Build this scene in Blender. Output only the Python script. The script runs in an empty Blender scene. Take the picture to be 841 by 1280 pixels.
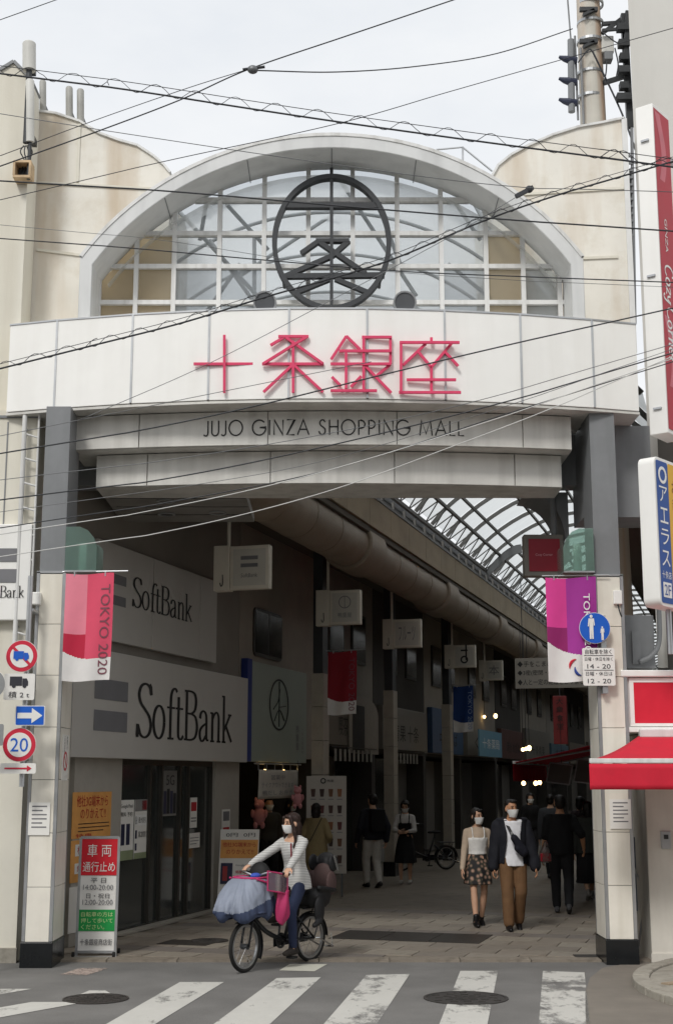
import bpy, bmesh, math, random
from mathutils import Vector, Matrix, noise
random.seed(7)
R = math.radians
sc = bpy.context.scene
COL = sc.collection
# ------------------------------------------------------------------ camera, sky, sun, exposure
F, CX, CY, TILT, CAMH = 1700.0, 420.5, 640.0, R(11.05), 2.05
cam = bpy.data.cameras.new('camera')
camo = bpy.data.objects.new('camera', cam); COL.objects.link(camo)
camo.location = (0, 0, CAMH); camo.rotation_euler = (R(90) + TILT, 0, 0)
cam.sensor_fit = 'VERTICAL'; cam.sensor_height = 36.0; cam.lens = F / 1280 * 36.0
cam.clip_start = 0.1; cam.clip_end = 3000
sc.camera = camo
SUN_EL, SUN_AZ = R(44), R(203)          # azimuth clockwise from +Y: behind the camera, a little left
world = bpy.data.worlds.new('World'); sc.world = world; world.use_nodes = True
nt = world.node_tree; N = nt.nodes; N.clear()
out = N.new('ShaderNodeOutputWorld'); bg = N.new('ShaderNodeBackground'); bg.inputs[1].default_value = 0.1
sky = N.new('ShaderNodeTexSky'); sky.sky_type = 'NISHITA'; sky.sun_disc = False
sky.sun_elevation = SUN_EL; sky.sun_rotation = SUN_AZ; sky.air_density = 1.5; sky.dust_density = 4
hs = N.new('ShaderNodeHueSaturation'); hs.inputs['Saturation'].default_value = 0.3
tc = N.new('ShaderNodeTexCoord'); mp = N.new('ShaderNodeMapping'); mp.inputs['Scale'].default_value = (1.6, 1.6, 4.0)
nz = N.new('ShaderNodeTexNoise'); nz.inputs['Scale'].default_value = 1.7; nz.inputs['Detail'].default_value = 6; nz.inputs['Roughness'].default_value = .55
cr = N.new('ShaderNodeValToRGB'); cr.color_ramp.elements[0].position = .32; cr.color_ramp.elements[1].position = .66
cr.color_ramp.elements[0].color = (7.6, 7.9, 8.3, 1); cr.color_ramp.elements[1].color = (9.2, 9.25, 9.3, 1)
mx = N.new('ShaderNodeMixRGB'); mx.inputs[0].default_value = .9
L_ = nt.links.new
L_(sky.outputs[0], hs.inputs['Color']); L_(tc.outputs['Generated'], mp.inputs[0]); L_(mp.outputs[0], nz.inputs['Vector'])
L_(nz.outputs[0], cr.inputs[0]); L_(hs.outputs[0], mx.inputs[1]); L_(cr.outputs[0], mx.inputs[2]); L_(mx.outputs[0], bg.inputs[0]); L_(bg.outputs[0], out.inputs[0])
sd = bpy.data.lights.new('sun', 'SUN'); sd.energy = 1.5; sd.angle = R(12); sd.color = (1, .975, .935)
so = bpy.data.objects.new('sun', sd); COL.objects.link(so)
svec = Vector((math.sin(SUN_AZ) * math.cos(SUN_EL), math.cos(SUN_AZ) * math.cos(SUN_EL), math.sin(SUN_EL)))
so.rotation_euler = svec.to_track_quat('Z', 'Y').to_euler(); so.location = (-6, -10, 20)
sc.view_settings.view_transform = 'Standard'; sc.view_settings.look = 'None'
sc.view_settings.exposure = 0.2; sc.view_settings.gamma = 1.0; sc.view_settings.use_curve_mapping = False
# ------------------------------------------------------------------ frames and pixel helpers
I4 = Matrix.Identity(4)
TH = R(16.5)
A0 = Vector((-3.8, 15.6, 0))
ARC = Matrix.Translation(A0) @ Matrix.Rotation(-TH, 4, 'Z')      # arcade frame: x across (t), y along (s)
ARCI = ARC.inverted()
def ray(px, py):
    x = (px - CX) / F; y = (CY - py) / F
    return Vector((x, math.cos(TILT) - math.sin(TILT) * y, math.sin(TILT) + math.cos(TILT) * y))
CAM = Vector((0, 0, CAMH))
def pY(px, py, Y):
    d = ray(px, py); return CAM + d * (Y / d.y)
def pG(px, py, z=0.0):
    d = ray(px, py); return CAM + d * ((z - CAMH) / d.z)
def pT(px, py, t):
    c = ARCI @ CAM; d = ARCI.to_3x3() @ ray(px, py); return c + d * ((t - c.x) / d.x)
def pS(px, py, s):
    c = ARCI @ CAM; d = ARCI.to_3x3() @ ray(px, py); return c + d * ((s - c.y) / d.y)
# ------------------------------------------------------------------ materials
def lin(c):
    if isinstance(c, str):
        c = [int(c[i:i + 2], 16) / 255 for i in (1, 3, 5)]
        return [(v / 12.92 if v <= .04045 else ((v + .055) / 1.055) ** 2.4) for v in c]
    return list(c)
MATS = {}
def pm(name, col, rough=.6, metal=0, var=.1, scale=5, bump=0, bscale=40, spec=.4, streak=None, emit=0, dirt=None, trans=0):
    """procedural principled: colour mottling, optional vertical run-off streaks and speckled wear, optional bump"""
    if name in MATS: return MATS[name]
    m = bpy.data.materials.new(name); m.use_nodes = True; MATS[name] = m
    t = m.node_tree; n = t.nodes; b = n['Principled BSDF']; k = t.links.new
    c = lin(col)
    b.inputs['Roughness'].default_value = rough; b.inputs['Metallic'].default_value = metal
    b.inputs['Specular IOR Level'].default_value = spec
    co = n.new('ShaderNodeTexCoord')
    nz = n.new('ShaderNodeTexNoise'); nz.inputs['Scale'].default_value = scale; nz.inputs['Detail'].default_value = 6; nz.inputs['Roughness'].default_value = .6
    k(co.outputs['Object'], nz.inputs['Vector'])
    r = n.new('ShaderNodeValToRGB'); r.color_ramp.elements[0].position = .3; r.color_ramp.elements[1].position = .7
    r.color_ramp.elements[0].color = [v * (1 - var) for v in c] + [1]; r.color_ramp.elements[1].color = [min(1, v * (1 + var)) for v in c] + [1]
    k(nz.outputs[0], r.inputs[0]); last = r.outputs[0]
    if streak:
        sc_, amt = lin(streak[0]), streak[1]
        mpn = n.new('ShaderNodeMapping'); mpn.inputs['Scale'].default_value = (streak[2], streak[2], streak[3]); k(co.outputs['Object'], mpn.inputs[0])
        n2 = n.new('ShaderNodeTexNoise'); n2.inputs['Scale'].default_value = 1; n2.inputs['Detail'].default_value = 5; k(mpn.outputs[0], n2.inputs['Vector'])
        r2 = n.new('ShaderNodeValToRGB'); r2.color_ramp.elements[0].position = .45; r2.color_ramp.elements[1].position = .75
        r2.color_ramp.elements[0].color = (0, 0, 0, 1); r2.color_ramp.elements[1].color = (amt, amt, amt, 1); k(n2.outputs[0], r2.inputs[0])
        mxn = n.new('ShaderNodeMixRGB'); mxn.inputs[2].default_value = sc_ + [1]; k(r2.outputs[0], mxn.inputs[0]); k(last, mxn.inputs[1]); last = mxn.outputs[0]
    if dirt:
        n3 = n.new('ShaderNodeTexNoise'); n3.inputs['Scale'].default_value = dirt[2]; n3.inputs['Detail'].default_value = 8; n3.inputs['Roughness'].default_value = .7; k(co.outputs['Object'], n3.inputs['Vector'])
        r3 = n.new('ShaderNodeValToRGB'); r3.color_ramp.elements[0].position = .5; r3.color_ramp.elements[1].position = .68
        r3.color_ramp.elements[0].color = (0, 0, 0, 1); r3.color_ramp.elements[1].color = (dirt[1],) * 3 + (1,); k(n3.outputs[0], r3.inputs[0])
        m3 = n.new('ShaderNodeMixRGB'); m3.inputs[2].default_value = lin(dirt[0]) + [1]; k(r3.outputs[0], m3.inputs[0]); k(last, m3.inputs[1]); last = m3.outputs[0]
    k(last, b.inputs['Base Color'])
    rr = n.new('ShaderNodeMapRange'); rr.inputs[3].default_value = max(.02, rough - .1); rr.inputs[4].default_value = min(1, rough + .1)
    k(nz.outputs[0], rr.inputs[0]); k(rr.outputs[0], b.inputs['Roughness'])
    if bump:
        nb = n.new('ShaderNodeTexNoise'); nb.inputs['Scale'].default_value = bscale; nb.inputs['Detail'].default_value = 4; k(co.outputs['Object'], nb.inputs['Vector'])
        bn = n.new('ShaderNodeBump'); bn.inputs['Strength'].default_value = bump; bn.inputs['Distance'].default_value = .01
        k(nb.outputs[0], bn.inputs['Height']); k(bn.outputs[0], b.inputs['Normal'])
    if emit:
        b.inputs['Emission Color'].default_value = c + [1]; b.inputs['Emission Strength'].default_value = emit
    if trans: b.inputs['Transmission Weight'].default_value = trans
    return m
def sheet(name, col, clear=.5, translucent=.5, gloss=.08):
    """thin sheet: see-through + light-passing + a little gloss"""
    if name in MATS: return MATS[name]
    m = bpy.data.materials.new(name); m.use_nodes = True; MATS[name] = m
    t = m.node_tree; n = t.nodes; k = t.links.new; n.clear(); c = lin(col) + [1]
    o = n.new('ShaderNodeOutputMaterial'); tr = n.new('ShaderNodeBsdfTransparent'); tr.inputs[0].default_value = c
    tl = n.new('ShaderNodeBsdfTranslucent'); tl.inputs[0].default_value = c
    df = n.new('ShaderNodeBsdfDiffuse'); df.inputs[0].default_value = c
    gl = n.new('ShaderNodeBsdfGlossy'); gl.inputs['Roughness'].default_value = .12
    a = n.new('ShaderNodeMixShader'); a.inputs[0].default_value = translucent; k(df.outputs[0], a.inputs[1]); k(tl.outputs[0], a.inputs[2])
    co = n.new('ShaderNodeTexCoord'); nz = n.new('ShaderNodeTexNoise'); nz.inputs['Scale'].default_value = 2.5; nz.inputs['Detail'].default_value = 5; k(co.outputs['Object'], nz.inputs['Vector'])
    mr = n.new('ShaderNodeMapRange'); mr.inputs[3].default_value = max(0, clear - .12); mr.inputs[4].default_value = min(1, clear + .12); k(nz.outputs[0], mr.inputs[0])
    b = n.new('ShaderNodeMixShader'); k(mr.outputs[0], b.inputs[0]); k(a.outputs[0], b.inputs[1]); k(tr.outputs[0], b.inputs[2])
    fr = n.new('ShaderNodeFresnel'); fr.inputs[0].default_value = 1.45
    g = n.new('ShaderNodeMath'); g.operation = 'MULTIPLY'; g.inputs[1].default_value = gloss * 8; g.use_clamp = True; k(fr.outputs[0], g.inputs[0])
    e = n.new('ShaderNodeMixShader'); k(g.outputs[0], e.inputs[0]); k(b.outputs[0], e.inputs[1]); k(gl.outputs[0], e.inputs[2]); k(e.outputs[0], o.inputs[0])
    return m
def worn(name, col, thr=.5, scale=7, soft=.12, stretch=(1, 1, 1)):
    """road paint rubbed away in patches so the surface below shows"""
    if name in MATS: return MATS[name]
    m = bpy.data.materials.new(name); m.use_nodes = True; MATS[name] = m
    t = m.node_tree; n = t.nodes; k = t.links.new; b = n['Principled BSDF']; o = n['Material Output']
    b.inputs['Roughness'].default_value = .8
    co = n.new('ShaderNodeTexCoord'); mpn = n.new('ShaderNodeMapping'); mpn.inputs['Scale'].default_value = stretch; k(co.outputs['Object'], mpn.inputs[0])
    nz = n.new('ShaderNodeTexNoise'); nz.inputs['Scale'].default_value = scale; nz.inputs['Detail'].default_value = 9; nz.inputs['Roughness'].default_value = .72; k(mpn.outputs[0], nz.inputs['Vector'])
    n2 = n.new('ShaderNodeTexNoise'); n2.inputs['Scale'].default_value = 1.3; n2.inputs['Detail'].default_value = 2; k(mpn.outputs[0], n2.inputs['Vector'])
    ad = n.new('ShaderNodeMath'); ad.operation = 'MULTIPLY_ADD'; ad.inputs[1].default_value = .8; k(n2.outputs[0], ad.inputs[0]); k(nz.outputs[0], ad.inputs[2])
    mr = n.new('ShaderNodeMapRange'); mr.inputs[1].default_value = thr + .4 - soft; mr.inputs[2].default_value = thr + .4 + soft; k(ad.outputs[0], mr.inputs[0])
    r = n.new('ShaderNodeValToRGB'); c = lin(col); r.color_ramp.elements[0].color = [v * .72 for v in c] + [1]; r.color_ramp.elements[1].color = c + [1]; k(nz.outputs[0], r.inputs[0]); k(r.outputs[0], b.inputs['Base Color'])
    tr = n.new('ShaderNodeBsdfTransparent'); ms = n.new('ShaderNodeMixShader'); k(mr.outputs[0], ms.inputs[0]); k(b.outputs[0], ms.inputs[1]); k(tr.outputs[0], ms.inputs[2]); k(ms.outputs[0], o.inputs[0])
    return m
def wave_mat(name, c1, c2, scale, axis='Z', rough=.85):
    if name in MATS: return MATS[name]
    m = bpy.data.materials.new(name); m.use_nodes = True; MATS[name] = m
    t = m.node_tree; n = t.nodes; k = t.links.new; b = n['Principled BSDF']; b.inputs['Roughness'].default_value = rough
    co = n.new('ShaderNodeTexCoord'); w = n.new('ShaderNodeTexWave'); w.bands_direction = axis; w.inputs['Scale'].default_value = scale; w.inputs['Distortion'].default_value = .6; w.inputs['Detail'].default_value = 1
    k(co.outputs['Object'], w.inputs['Vector'])
    r = n.new('ShaderNodeValToRGB'); r.color_ramp.elements[0].position = .15; r.color_ramp.elements[1].position = .4
    r.color_ramp.elements[0].color = lin(c2) + [1]; r.color_ramp.elements[1].color = lin(c1) + [1]; k(w.outputs[1], r.inputs[0]); k(r.outputs[0], b.inputs['Base Color'])
    return m
def floral_mat(name):
    m = bpy.data.materials.new(name); m.use_nodes = True
    t = m.node_tree; n = t.nodes; k = t.links.new; b = n['Principled BSDF']; b.inputs['Roughness'].default_value = .8
    co = n.new('ShaderNodeTexCoord'); v = n.new('ShaderNodeTexVoronoi'); v.inputs['Scale'].default_value = 17; k(co.outputs['Object'], v.inputs['Vector'])
    r = n.new('ShaderNodeValToRGB'); e = r.color_ramp.elements; e[0].position = .0; e[0].color = lin('#c09a86') + [1]; e[1].position = .62; e[1].color = lin('#1d1a1c') + [1]
    x = e.new(.3); x.color = lin('#8d6f62') + [1]; x = e.new(.45); x.color = lin('#4c4636') + [1]
    k(v.outputs[0], r.inputs[0]); k(r.outputs[0], b.inputs['Base Color']); return m
# ------------------------------------------------------------------ mesh builder
def cr_path(pts, n=8):
    """Catmull-Rom through points"""
    P = [Vector(p) for p in pts]; P = [P[0] * 2 - P[1]] + P + [P[-1] * 2 - P[-2]]; o = []
    for i in range(1, len(P) - 2):
        a, b, c, d = P[i - 1:i + 3]
        for j in range(n):
            t = j / n
            o.append(.5 * ((2 * b) + (c - a) * t + (2 * a - 5 * b + 4 * c - d) * t * t + (3 * b - a - 3 * c + d) * t ** 3))
    o.append(P[-2]); return o
TXT = {}
def text_geo(s):
    if s not in TXT:
        c = bpy.data.curves.new('t', 'FONT'); c.body = s; c.resolution_u = 3; c.align_x = 'LEFT'
        o = bpy.data.objects.new('t', c); COL.objects.link(o)
        dg = bpy.context.evaluated_depsgraph_get(); dg.update()
        m = bpy.data.meshes.new_from_object(o.evaluated_get(dg))
        vs = [(v.co.x, v.co.y) for v in m.vertices]; fs = [tuple(p.vertices) for p in m.polygons]
        bpy.data.objects.remove(o); bpy.data.curves.remove(c); bpy.data.meshes.remove(m)
        xs = [v[0] for v in vs]; ys = [v[1] for v in vs]
        TXT[s] = (vs, fs, min(xs), max(xs), min(ys), max(ys))
    return TXT[s]
class MB:
    def __init__(s, frame=I4): s.v = []; s.f = []; s.mi = []; s.frame = frame; s.cur = 0
    def add(s, vs, fs):
        o = len(s.v); s.v += [Vector(v) for v in vs]; s.f += [tuple(i + o for i in f) for f in fs]; s.mi += [s.cur] * len(fs); return s
    def box(s, x0, x1, y0, y1, z0, z1):
        return s.add([(x0, y0, z0), (x1, y0, z0), (x1, y1, z0), (x0, y1, z0), (x0, y0, z1), (x1, y0, z1), (x1, y1, z1), (x0, y1, z1)],
                     [(0, 3, 2, 1), (4, 5, 6, 7), (0, 1, 5, 4), (1, 2, 6, 5), (2, 3, 7, 6), (3, 0, 4, 7)])
    def obox(s, c, ax, ay, az, hx, hy, hz):
        c = Vector(c); ax = Vector(ax).normalized() * hx; ay = Vector(ay).normalized() * hy; az = Vector(az).normalized() * hz
        vs = [c + ax * i + ay * j + az * k for k in (-1, 1) for (i, j) in ((-1, -1), (1, -1), (1, 1), (-1, 1))]
        return s.add(vs, [(0, 3, 2, 1), (4, 5, 6, 7), (0, 1, 5, 4), (1, 2, 6, 5), (2, 3, 7, 6), (3, 0, 4, 7)])
    def bar(s, p, q, w, d, nrm=(0, -1, 0), off=0):
        p = Vector(p); q = Vector(q); a = (q - p); n = Vector(nrm).normalized(); l = a.length
        side = a.cross(n).normalized(); n = side.cross(a).normalized()
        return s.obox((p + q) / 2 + n * off, a, side, n, l / 2, w / 2, d / 2)
    def tube(s, pts, r, n=8, closed=False):
        P = [Vector(p) for p in pts]; m = len(P); rs = r if isinstance(r, (list, tuple)) else [r] * m
        vs = []; up = None
        for i in range(m):
            a = P[(i + 1) % m] if (closed or i < m - 1) else P[i]; b = P[i - 1] if (closed or i > 0) else P[i]
            t = (a - b).normalized()
            if up is None:
                up = Vector((0, 0, 1)) if abs(t.z) < .9 else Vector((1, 0, 0))
            u = (up - t * up.dot(t)).normalized(); up = u; w = t.cross(u)
            vs += [P[i] + (u * math.cos(2 * math.pi * j / n) + w * math.sin(2 * math.pi * j / n)) * rs[i] for j in range(n)]
        fs = []
        for i in range(m if closed else m - 1):
            k = (i + 1) % m
            fs += [(i * n + j, i * n + (j + 1) % n, k * n + (j + 1) % n, k * n + j) for j in range(n)]
        if not closed: fs += [tuple(range(n - 1, -1, -1)), tuple(range((m - 1) * n, m * n))]
        return s.add(vs, fs)
    def cyl(s, p, q, r, n=16, r2=None): return s.tube([p, q], [r, r if r2 is None else r2], n)
    def prism(s, poly, O, U, V, t):
        """2-D polygon in the plane (O,U,V) extruded by vector t"""
        O = Vector(O); U = Vector(U); V = Vector(V); t = Vector(t); n = len(poly)
        a = [O + U * x + V * y for x, y in poly]; b = [p + t for p in a]
        fs = [tuple(range(n)), tuple(range(2 * n - 1, n - 1, -1))] + [(i, i + n, (i + 1) % n + n, (i + 1) % n) for i in range(n)]
        return s.add(a + b, fs)
    def poly(s, pts): return s.add(pts, [tuple(range(len(pts)))])
    def ell(s, c, r, nu=16, nv=10, M=None):
        c = Vector(c); vs = [(0, 0, -1)]
        for i in range(1, nv):
            a = -math.pi / 2 + math.pi * i / nv
            vs += [(math.cos(a) * math.cos(2 * math.pi * j / nu), math.cos(a) * math.sin(2 * math.pi * j / nu), math.sin(a)) for j in range(nu)]
        vs.append((0, 0, 1))
        vs = [Vector((x * r[0], y * r[1], z * r[2])) for x, y, z in vs]
        if M is not None: vs = [M @ v for v in vs]
        fs = [(0, 1 + (j + 1) % nu, 1 + j) for j in range(nu)]
        for i in range(nv - 2):
            a = 1 + i * nu; b = a + nu
            fs += [(a + j, a + (j + 1) % nu, b + (j + 1) % nu, b + j) for j in range(nu)]
        k = 1 + (nv - 2) * nu; e = len(vs) - 1
        fs += [(k + j, k + (j + 1) % nu, e) for j in range(nu)]
        return s.add([c + v for v in vs], fs)
    def loft(s, rings, cap=True):
        n = len(rings[0]); vs = [p for r in rings for p in r]
        fs = [(i * n + j, i * n + (j + 1) % n, (i + 1) * n + (j + 1) % n, (i + 1) * n + j) for i in range(len(rings) - 1) for j in range(n)]
        if cap: fs += [tuple(range(n - 1, -1, -1)), tuple(range((len(rings) - 1) * n, len(rings) * n))]
        return s.add(vs, fs)
    def grid(s, fn, nu, nv, mfn=None, skip=None):
        vs = [fn(i / nu, j / nv) for j in range(nv + 1) for i in range(nu + 1)]; o = len(s.v); s.v += [Vector(v) for v in vs]
        for j in range(nv):
            for i in range(nu):
                if skip and skip((i + .5) / nu, (j + .5) / nv): continue
                a = o + j * (nu + 1) + i; s.f.append((a, a + 1, a + nu + 2, a + nu + 1)); s.mi.append(mfn((i + .5) / nu, (j + .5) / nv) if mfn else s.cur)
        return s
    def ring(s, c, U, V, t, r0, r1, n=48):
        c = Vector(c); U = Vector(U); V = Vector(V); t = Vector(t); vs = []
        for rr, o in ((r0, 0), (r1, 0), (r1, 1), (r0, 1)):
            ra, rb = rr if isinstance(rr, tuple) else (rr, rr)
            vs += [c + U * ra * math.cos(2 * math.pi * j / n) + V * rb * math.sin(2 * math.pi * j / n) + t * o for j in range(n)]
        fs = []
        for k in range(4):
            fs += [(k * n + j, k * n + (j + 1) % n, ((k + 1) % 4) * n + (j + 1) % n, ((k + 1) % 4) * n + j) for j in range(n)]
        return s.add(vs, fs)
    def disc(s, c, U, V, r, n=40):
        c = Vector(c); U = Vector(U); V = Vector(V); ra, rb = r if isinstance(r, tuple) else (r, r)
        return s.poly([c + U * ra * math.cos(2 * math.pi * j / n) + V * rb * math.sin(2 * math.pi * j / n) for j in range(n)])
    def text(s, t, O, U, V, w, h, align='c', fn=None, keep=False):
        """lettering scaled to fill w x h; O = centre; U, V unit vectors"""
        vs, fs, x0, x1, y0, y1 = text_geo(t); kx = w / (x1 - x0); ky = h / (y1 - y0)
        if keep: kx = ky = min(kx, ky)
        O = Vector(O); U = Vector(U); V = Vector(V); cx = (x0 + x1) / 2; cy = (y0 + y1) / 2
        if align == 'l': cx = x0
        if fn: return s.add([fn((x - cx) * kx, (y - cy) * ky) for x, y in vs], fs)
        return s.add([O + U * ((x - cx) * kx) + V * ((y - cy) * ky) for x, y in vs], fs)
    def build(s, name, mat, parent=None, smooth=False, bevel=0, origin=None, solid=0, autos=False, kind=None):
        W = [s.frame @ v for v in s.v]
        if parent is None:
            if origin is None:
                lo = [min(v[i] for v in W) for i in range(3)]; hi = [max(v[i] for v in W) for i in range(3)]
                origin = Vector(((lo[0] + hi[0]) / 2, (lo[1] + hi[1]) / 2, lo[2]))
            else: origin = s.frame @ Vector(origin)
            M = Matrix.Translation(origin) @ s.frame.to_3x3().to_4x4()
        else: M = WM[parent.name]
        Mi = M.inverted(); me = bpy.data.meshes.new(name)
        me.from_pydata([Mi @ v for v in W], [], s.f)
        for m in (mat if isinstance(mat, (list, tuple)) else [mat]): me.materials.append(m)
        if isinstance(mat, (list, tuple)): me.polygons.foreach_set('material_index', s.mi)
        if smooth: me.polygons.foreach_set('use_smooth', [True] * len(me.polygons))
        me.update(); o = bpy.data.objects.new(name, me); COL.objects.link(o)
        if parent is None: o.matrix_world = M; o.matrix_basis = M
        else: o.parent = parent
        WM[o.name] = M
        if bevel:
            b = o.modifiers.new('bevel', 'BEVEL'); b.width = bevel; b.segments = 2; b.limit_method = 'ANGLE'
        if solid:
            b = o.modifiers.new('solid', 'SOLIDIFY'); b.thickness = solid
        if autos:
            bm = bmesh.new(); bm.from_mesh(me)
            for e in bm.edges: e.smooth = len(e.link_faces) == 2 and e.calc_face_angle(0) < R(35)
            for f in bm.faces: f.smooth = True
            bm.to_mesh(me); bm.free()
        if kind: o['kind'] = kind
        return o
WM = {}
def raw(name, mb, mat):
    me = bpy.data.meshes.new(name); me.from_pydata(mb.v, [], mb.f); me.materials.append(mat); me.update(); return me
def tag(o, label, cat, group=None):
    o['label'] = label; o['category'] = cat
    if group: o['group'] = group
    return o
def struct(o): o['kind'] = 'structure'; return o
def thing(name, label, cat, loc=(0, 0, 0), frame=I4, group=None, rz=0):
    o = bpy.data.objects.new(name, None); COL.objects.link(o); o.empty_display_size = .1
    M = Matrix.Translation(frame @ Vector(loc)) @ frame.to_3x3().to_4x4() @ Matrix.Rotation(rz, 4, 'Z')
    o.matrix_basis = M; WM[o.name] = M
    return tag(o, label, cat, group)
def copy_tree(o, parent=None):
    c = o.copy(); COL.objects.link(c); c.parent = parent
    for ch in o.children: copy_tree(ch, c)
    return c
XA, YA, ZA = Vector((1, 0, 0)), Vector((0, 1, 0)), Vector((0, 0, 1))
def rrect(w, h, r, n=5):
    o = []
    for cx, cy, a0 in ((w / 2 - r, h / 2 - r, 0), (-w / 2 + r, h / 2 - r, 90), (-w / 2 + r, -h / 2 + r, 180), (w / 2 - r, -h / 2 + r, 270)):
        o += [(cx + r * math.cos(R(a0 + 90 * i / n)), cy + r * math.sin(R(a0 + 90 * i / n))) for i in range(n + 1)]
    return o
# ------------------------------------------------------------------ palette
white_panel = pm('white enamel panel', '#f3f2ee', .35, var=.02, scale=3, streak=('#c9c4b8', .16, 5, .35))
cream_tile = pm('cream tile', '#e9e4d8', .4, var=.05, scale=4, streak=('#b0a78f', .35, 5, .6))
grey_band = pm('grey aluminium band', '#d2d0ca', .45, metal=.1, var=.06, scale=3, streak=('#7f7c75', .35, 5, .4))
steel_grey = pm('painted steel grey', '#808284', .5, var=.07, scale=4, streak=('#5d5f60', .3, 6, .5))
steel_dark = pm('dark steel', '#3c3e40', .45, metal=.2, var=.15)
alu = pm('aluminium', '#b9bbbd', .35, metal=.7, var=.08)
white_steel = pm('white painted steel', '#dcdcda', .45, var=.05, streak=('#8d8a80', .4, 9, .7))
arch_white = pm('arch white', '#d5d6d5', .45, var=.05, scale=2, streak=('#8f9090', .3, 4, .5))
emblem_mat = pm('emblem charcoal', '#333538', .5, var=.1)
black = pm('black rubber', '#151515', .7, var=.2)
black_gloss = pm('black gloss stone', '#1b1d1f', .2, var=.2)
pink = pm('letter pink', '#da3f68', .4, var=.06)
red = pm('red cloth', '#c81f36', .8, var=.08, bump=.15, bscale=200)
red_plastic = pm('red panel', '#d62b3f', .35, var=.04)
ink = pm('ink', '#262626', .6, var=.05)
ink_grey = pm('ink grey', '#77777a', .6, var=.05)
white = pm('white', '#efefec', .5, var=.03)
cable = pm('cable black', '#34363a', .55, var=.1)
cable_grey = pm('cable grey', '#6c6e70', .45, metal=.5, var=.1)
glass = sheet('glass', '#8f9a98', .78, .3, .2)
dark_glass = sheet('dark glass', '#5d6462', .6, .2, .3)
paper = pm('paper', '#e8e6e0', .7, var=.03)
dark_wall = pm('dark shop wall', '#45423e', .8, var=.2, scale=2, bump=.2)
beige_wall = pm('beige wall', '#8f8a82', .8, var=.1, scale=2, bump=.2)
# ================================================================== GROUND
asphalt = pm('asphalt', (.165, .16, .152), .9, var=.22, scale=1.2, bump=.5, bscale=160, dirt=((.27, .26, .245), .55, 75), streak=((.10, .097, .092), .5, .35, .35))
apron_mat = pm('brown asphalt apron', (.2, .178, .15), .9, var=.15, scale=2, bump=.4, bscale=140)
mb = MB()
mb.add([(-400, -300, 0), (400, -300, 0), (400, 900, 0), (-400, 900, 0)], [(0, 1, 2, 3)])
road = struct(mb.build('road', asphalt, origin=(0, 0, 0)))
stripe_mat = [worn('road paint %d' % i, '#cfcdc6', th, 6, .1, (1, .5, 1)) for i, th in enumerate((.66, .70, .6, .58, .55))]
# crosswalk: band edges measured on the road, running towards the right-hand vanishing point
for i, (a, b, c, d) in enumerate([((225, 1228), (280, 1228), (195, 1280), (134, 1280)), ((346, 1223), (401, 1222), (338, 1280), (268, 1280)),
                                  ((458, 1219), (512, 1218), (471, 1280), (405, 1280)), ((575, 1214), (622, 1214), (609, 1280), (549, 1280)), ((678, 1214), (730, 1216), (737, 1280), (673, 1280))]):
    P = [pG(*p) for p in (a, b, c, d)]
    P[2] = P[1] + (P[2] - P[1]) * 2.6; P[3] = P[0] + (P[3] - P[0]) * 2.6      # the bands go on towards the camera
    m = MB(); m.poly([Vector((p.x, p.y, .004)) for p in (P[3], P[2], P[1], P[0])]); m.build('crosswalk_stripe', stripe_mat[i], road)
P = [pG(*p) for p in ((60, 1253), (0, 1278))]
m = MB(); m.poly([(P[0].x - .15, P[0].y, .004), (-4.6, 10.8, .004), (-4.1, 10.8, .004), (P[0].x + .35, P[0].y, .004)][::1]); m.build('crosswalk_stripe', stripe_mat[1], road)
m = MB(); m.poly([pG(-40, 1250, .004), pG(18, 1240, .004), pG(40, 1236, .004), pG(-20, 1236, .004)]); m.build('crosswalk_stripe', stripe_mat[3], road)
pale_mark = worn('pale marking', '#d4d2c4', .78, 9, .1); faded = worn('faded red marking', '#b9a79c', .62, 14, .1)
m = MB(); m.poly([pG(349, 1213, .004), pG(393, 1214, .004), pG(409, 1205, .004), pG(362, 1205, .004)]); m.build('pale_marking', pale_mark, road)
m = MB(); m.poly([pG(75, 1218, .004), pG(108, 1219, .004), pG(137, 1210, .004), pG(100, 1210, .004)]); m.build('faded_marking', faded, road)
m = MB(); m.poly([pG(100, 1243, .004), pG(141, 1243, .004), pG(132, 1238, .004), pG(112, 1238, .004)]); m.build('pale_marking', stripe_mat[2], road)
iron = pm('cast iron', (.055, .05, .046), .55, metal=.4, var=.3, scale=12, bump=.4, bscale=60)
def manhole(px, py, r, label, z=0.0):
    c = pG(px, py, z); c.z = z
    t = thing('manhole_cover', label, 'manhole', c)
    m = MB(); m.ring(c + ZA * .001, XA, YA, ZA * .008, r * .93, r, 48); m.build('rim', iron, t)
    m = MB(); m.prism([(r * .92 * math.cos(2 * math.pi * i / 40), r * .92 * math.sin(2 * math.pi * i / 40)) for i in range(40)], c + ZA * .006, XA, YA, ZA * -.004); m.build('plate', iron, t)
    m = MB()
    for a in range(6):
        for k in range(1, 6):
            an = R(60 * a + (30 if k % 2 else 0)); rr = r * .16 * k
            m.box(c.x + rr * math.cos(an) - .035, c.x + rr * math.cos(an) + .035, c.y + rr * math.sin(an) - .02, c.y + rr * math.sin(an) + .02, z + .005, z + .011)
    m.build('tread', iron, t)
manhole(582, 1248, .40, 'large round iron manhole cover between two crosswalk stripes')
manhole(120, 1249, .31, 'small round iron manhole cover on plain asphalt by the first stripes')
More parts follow.
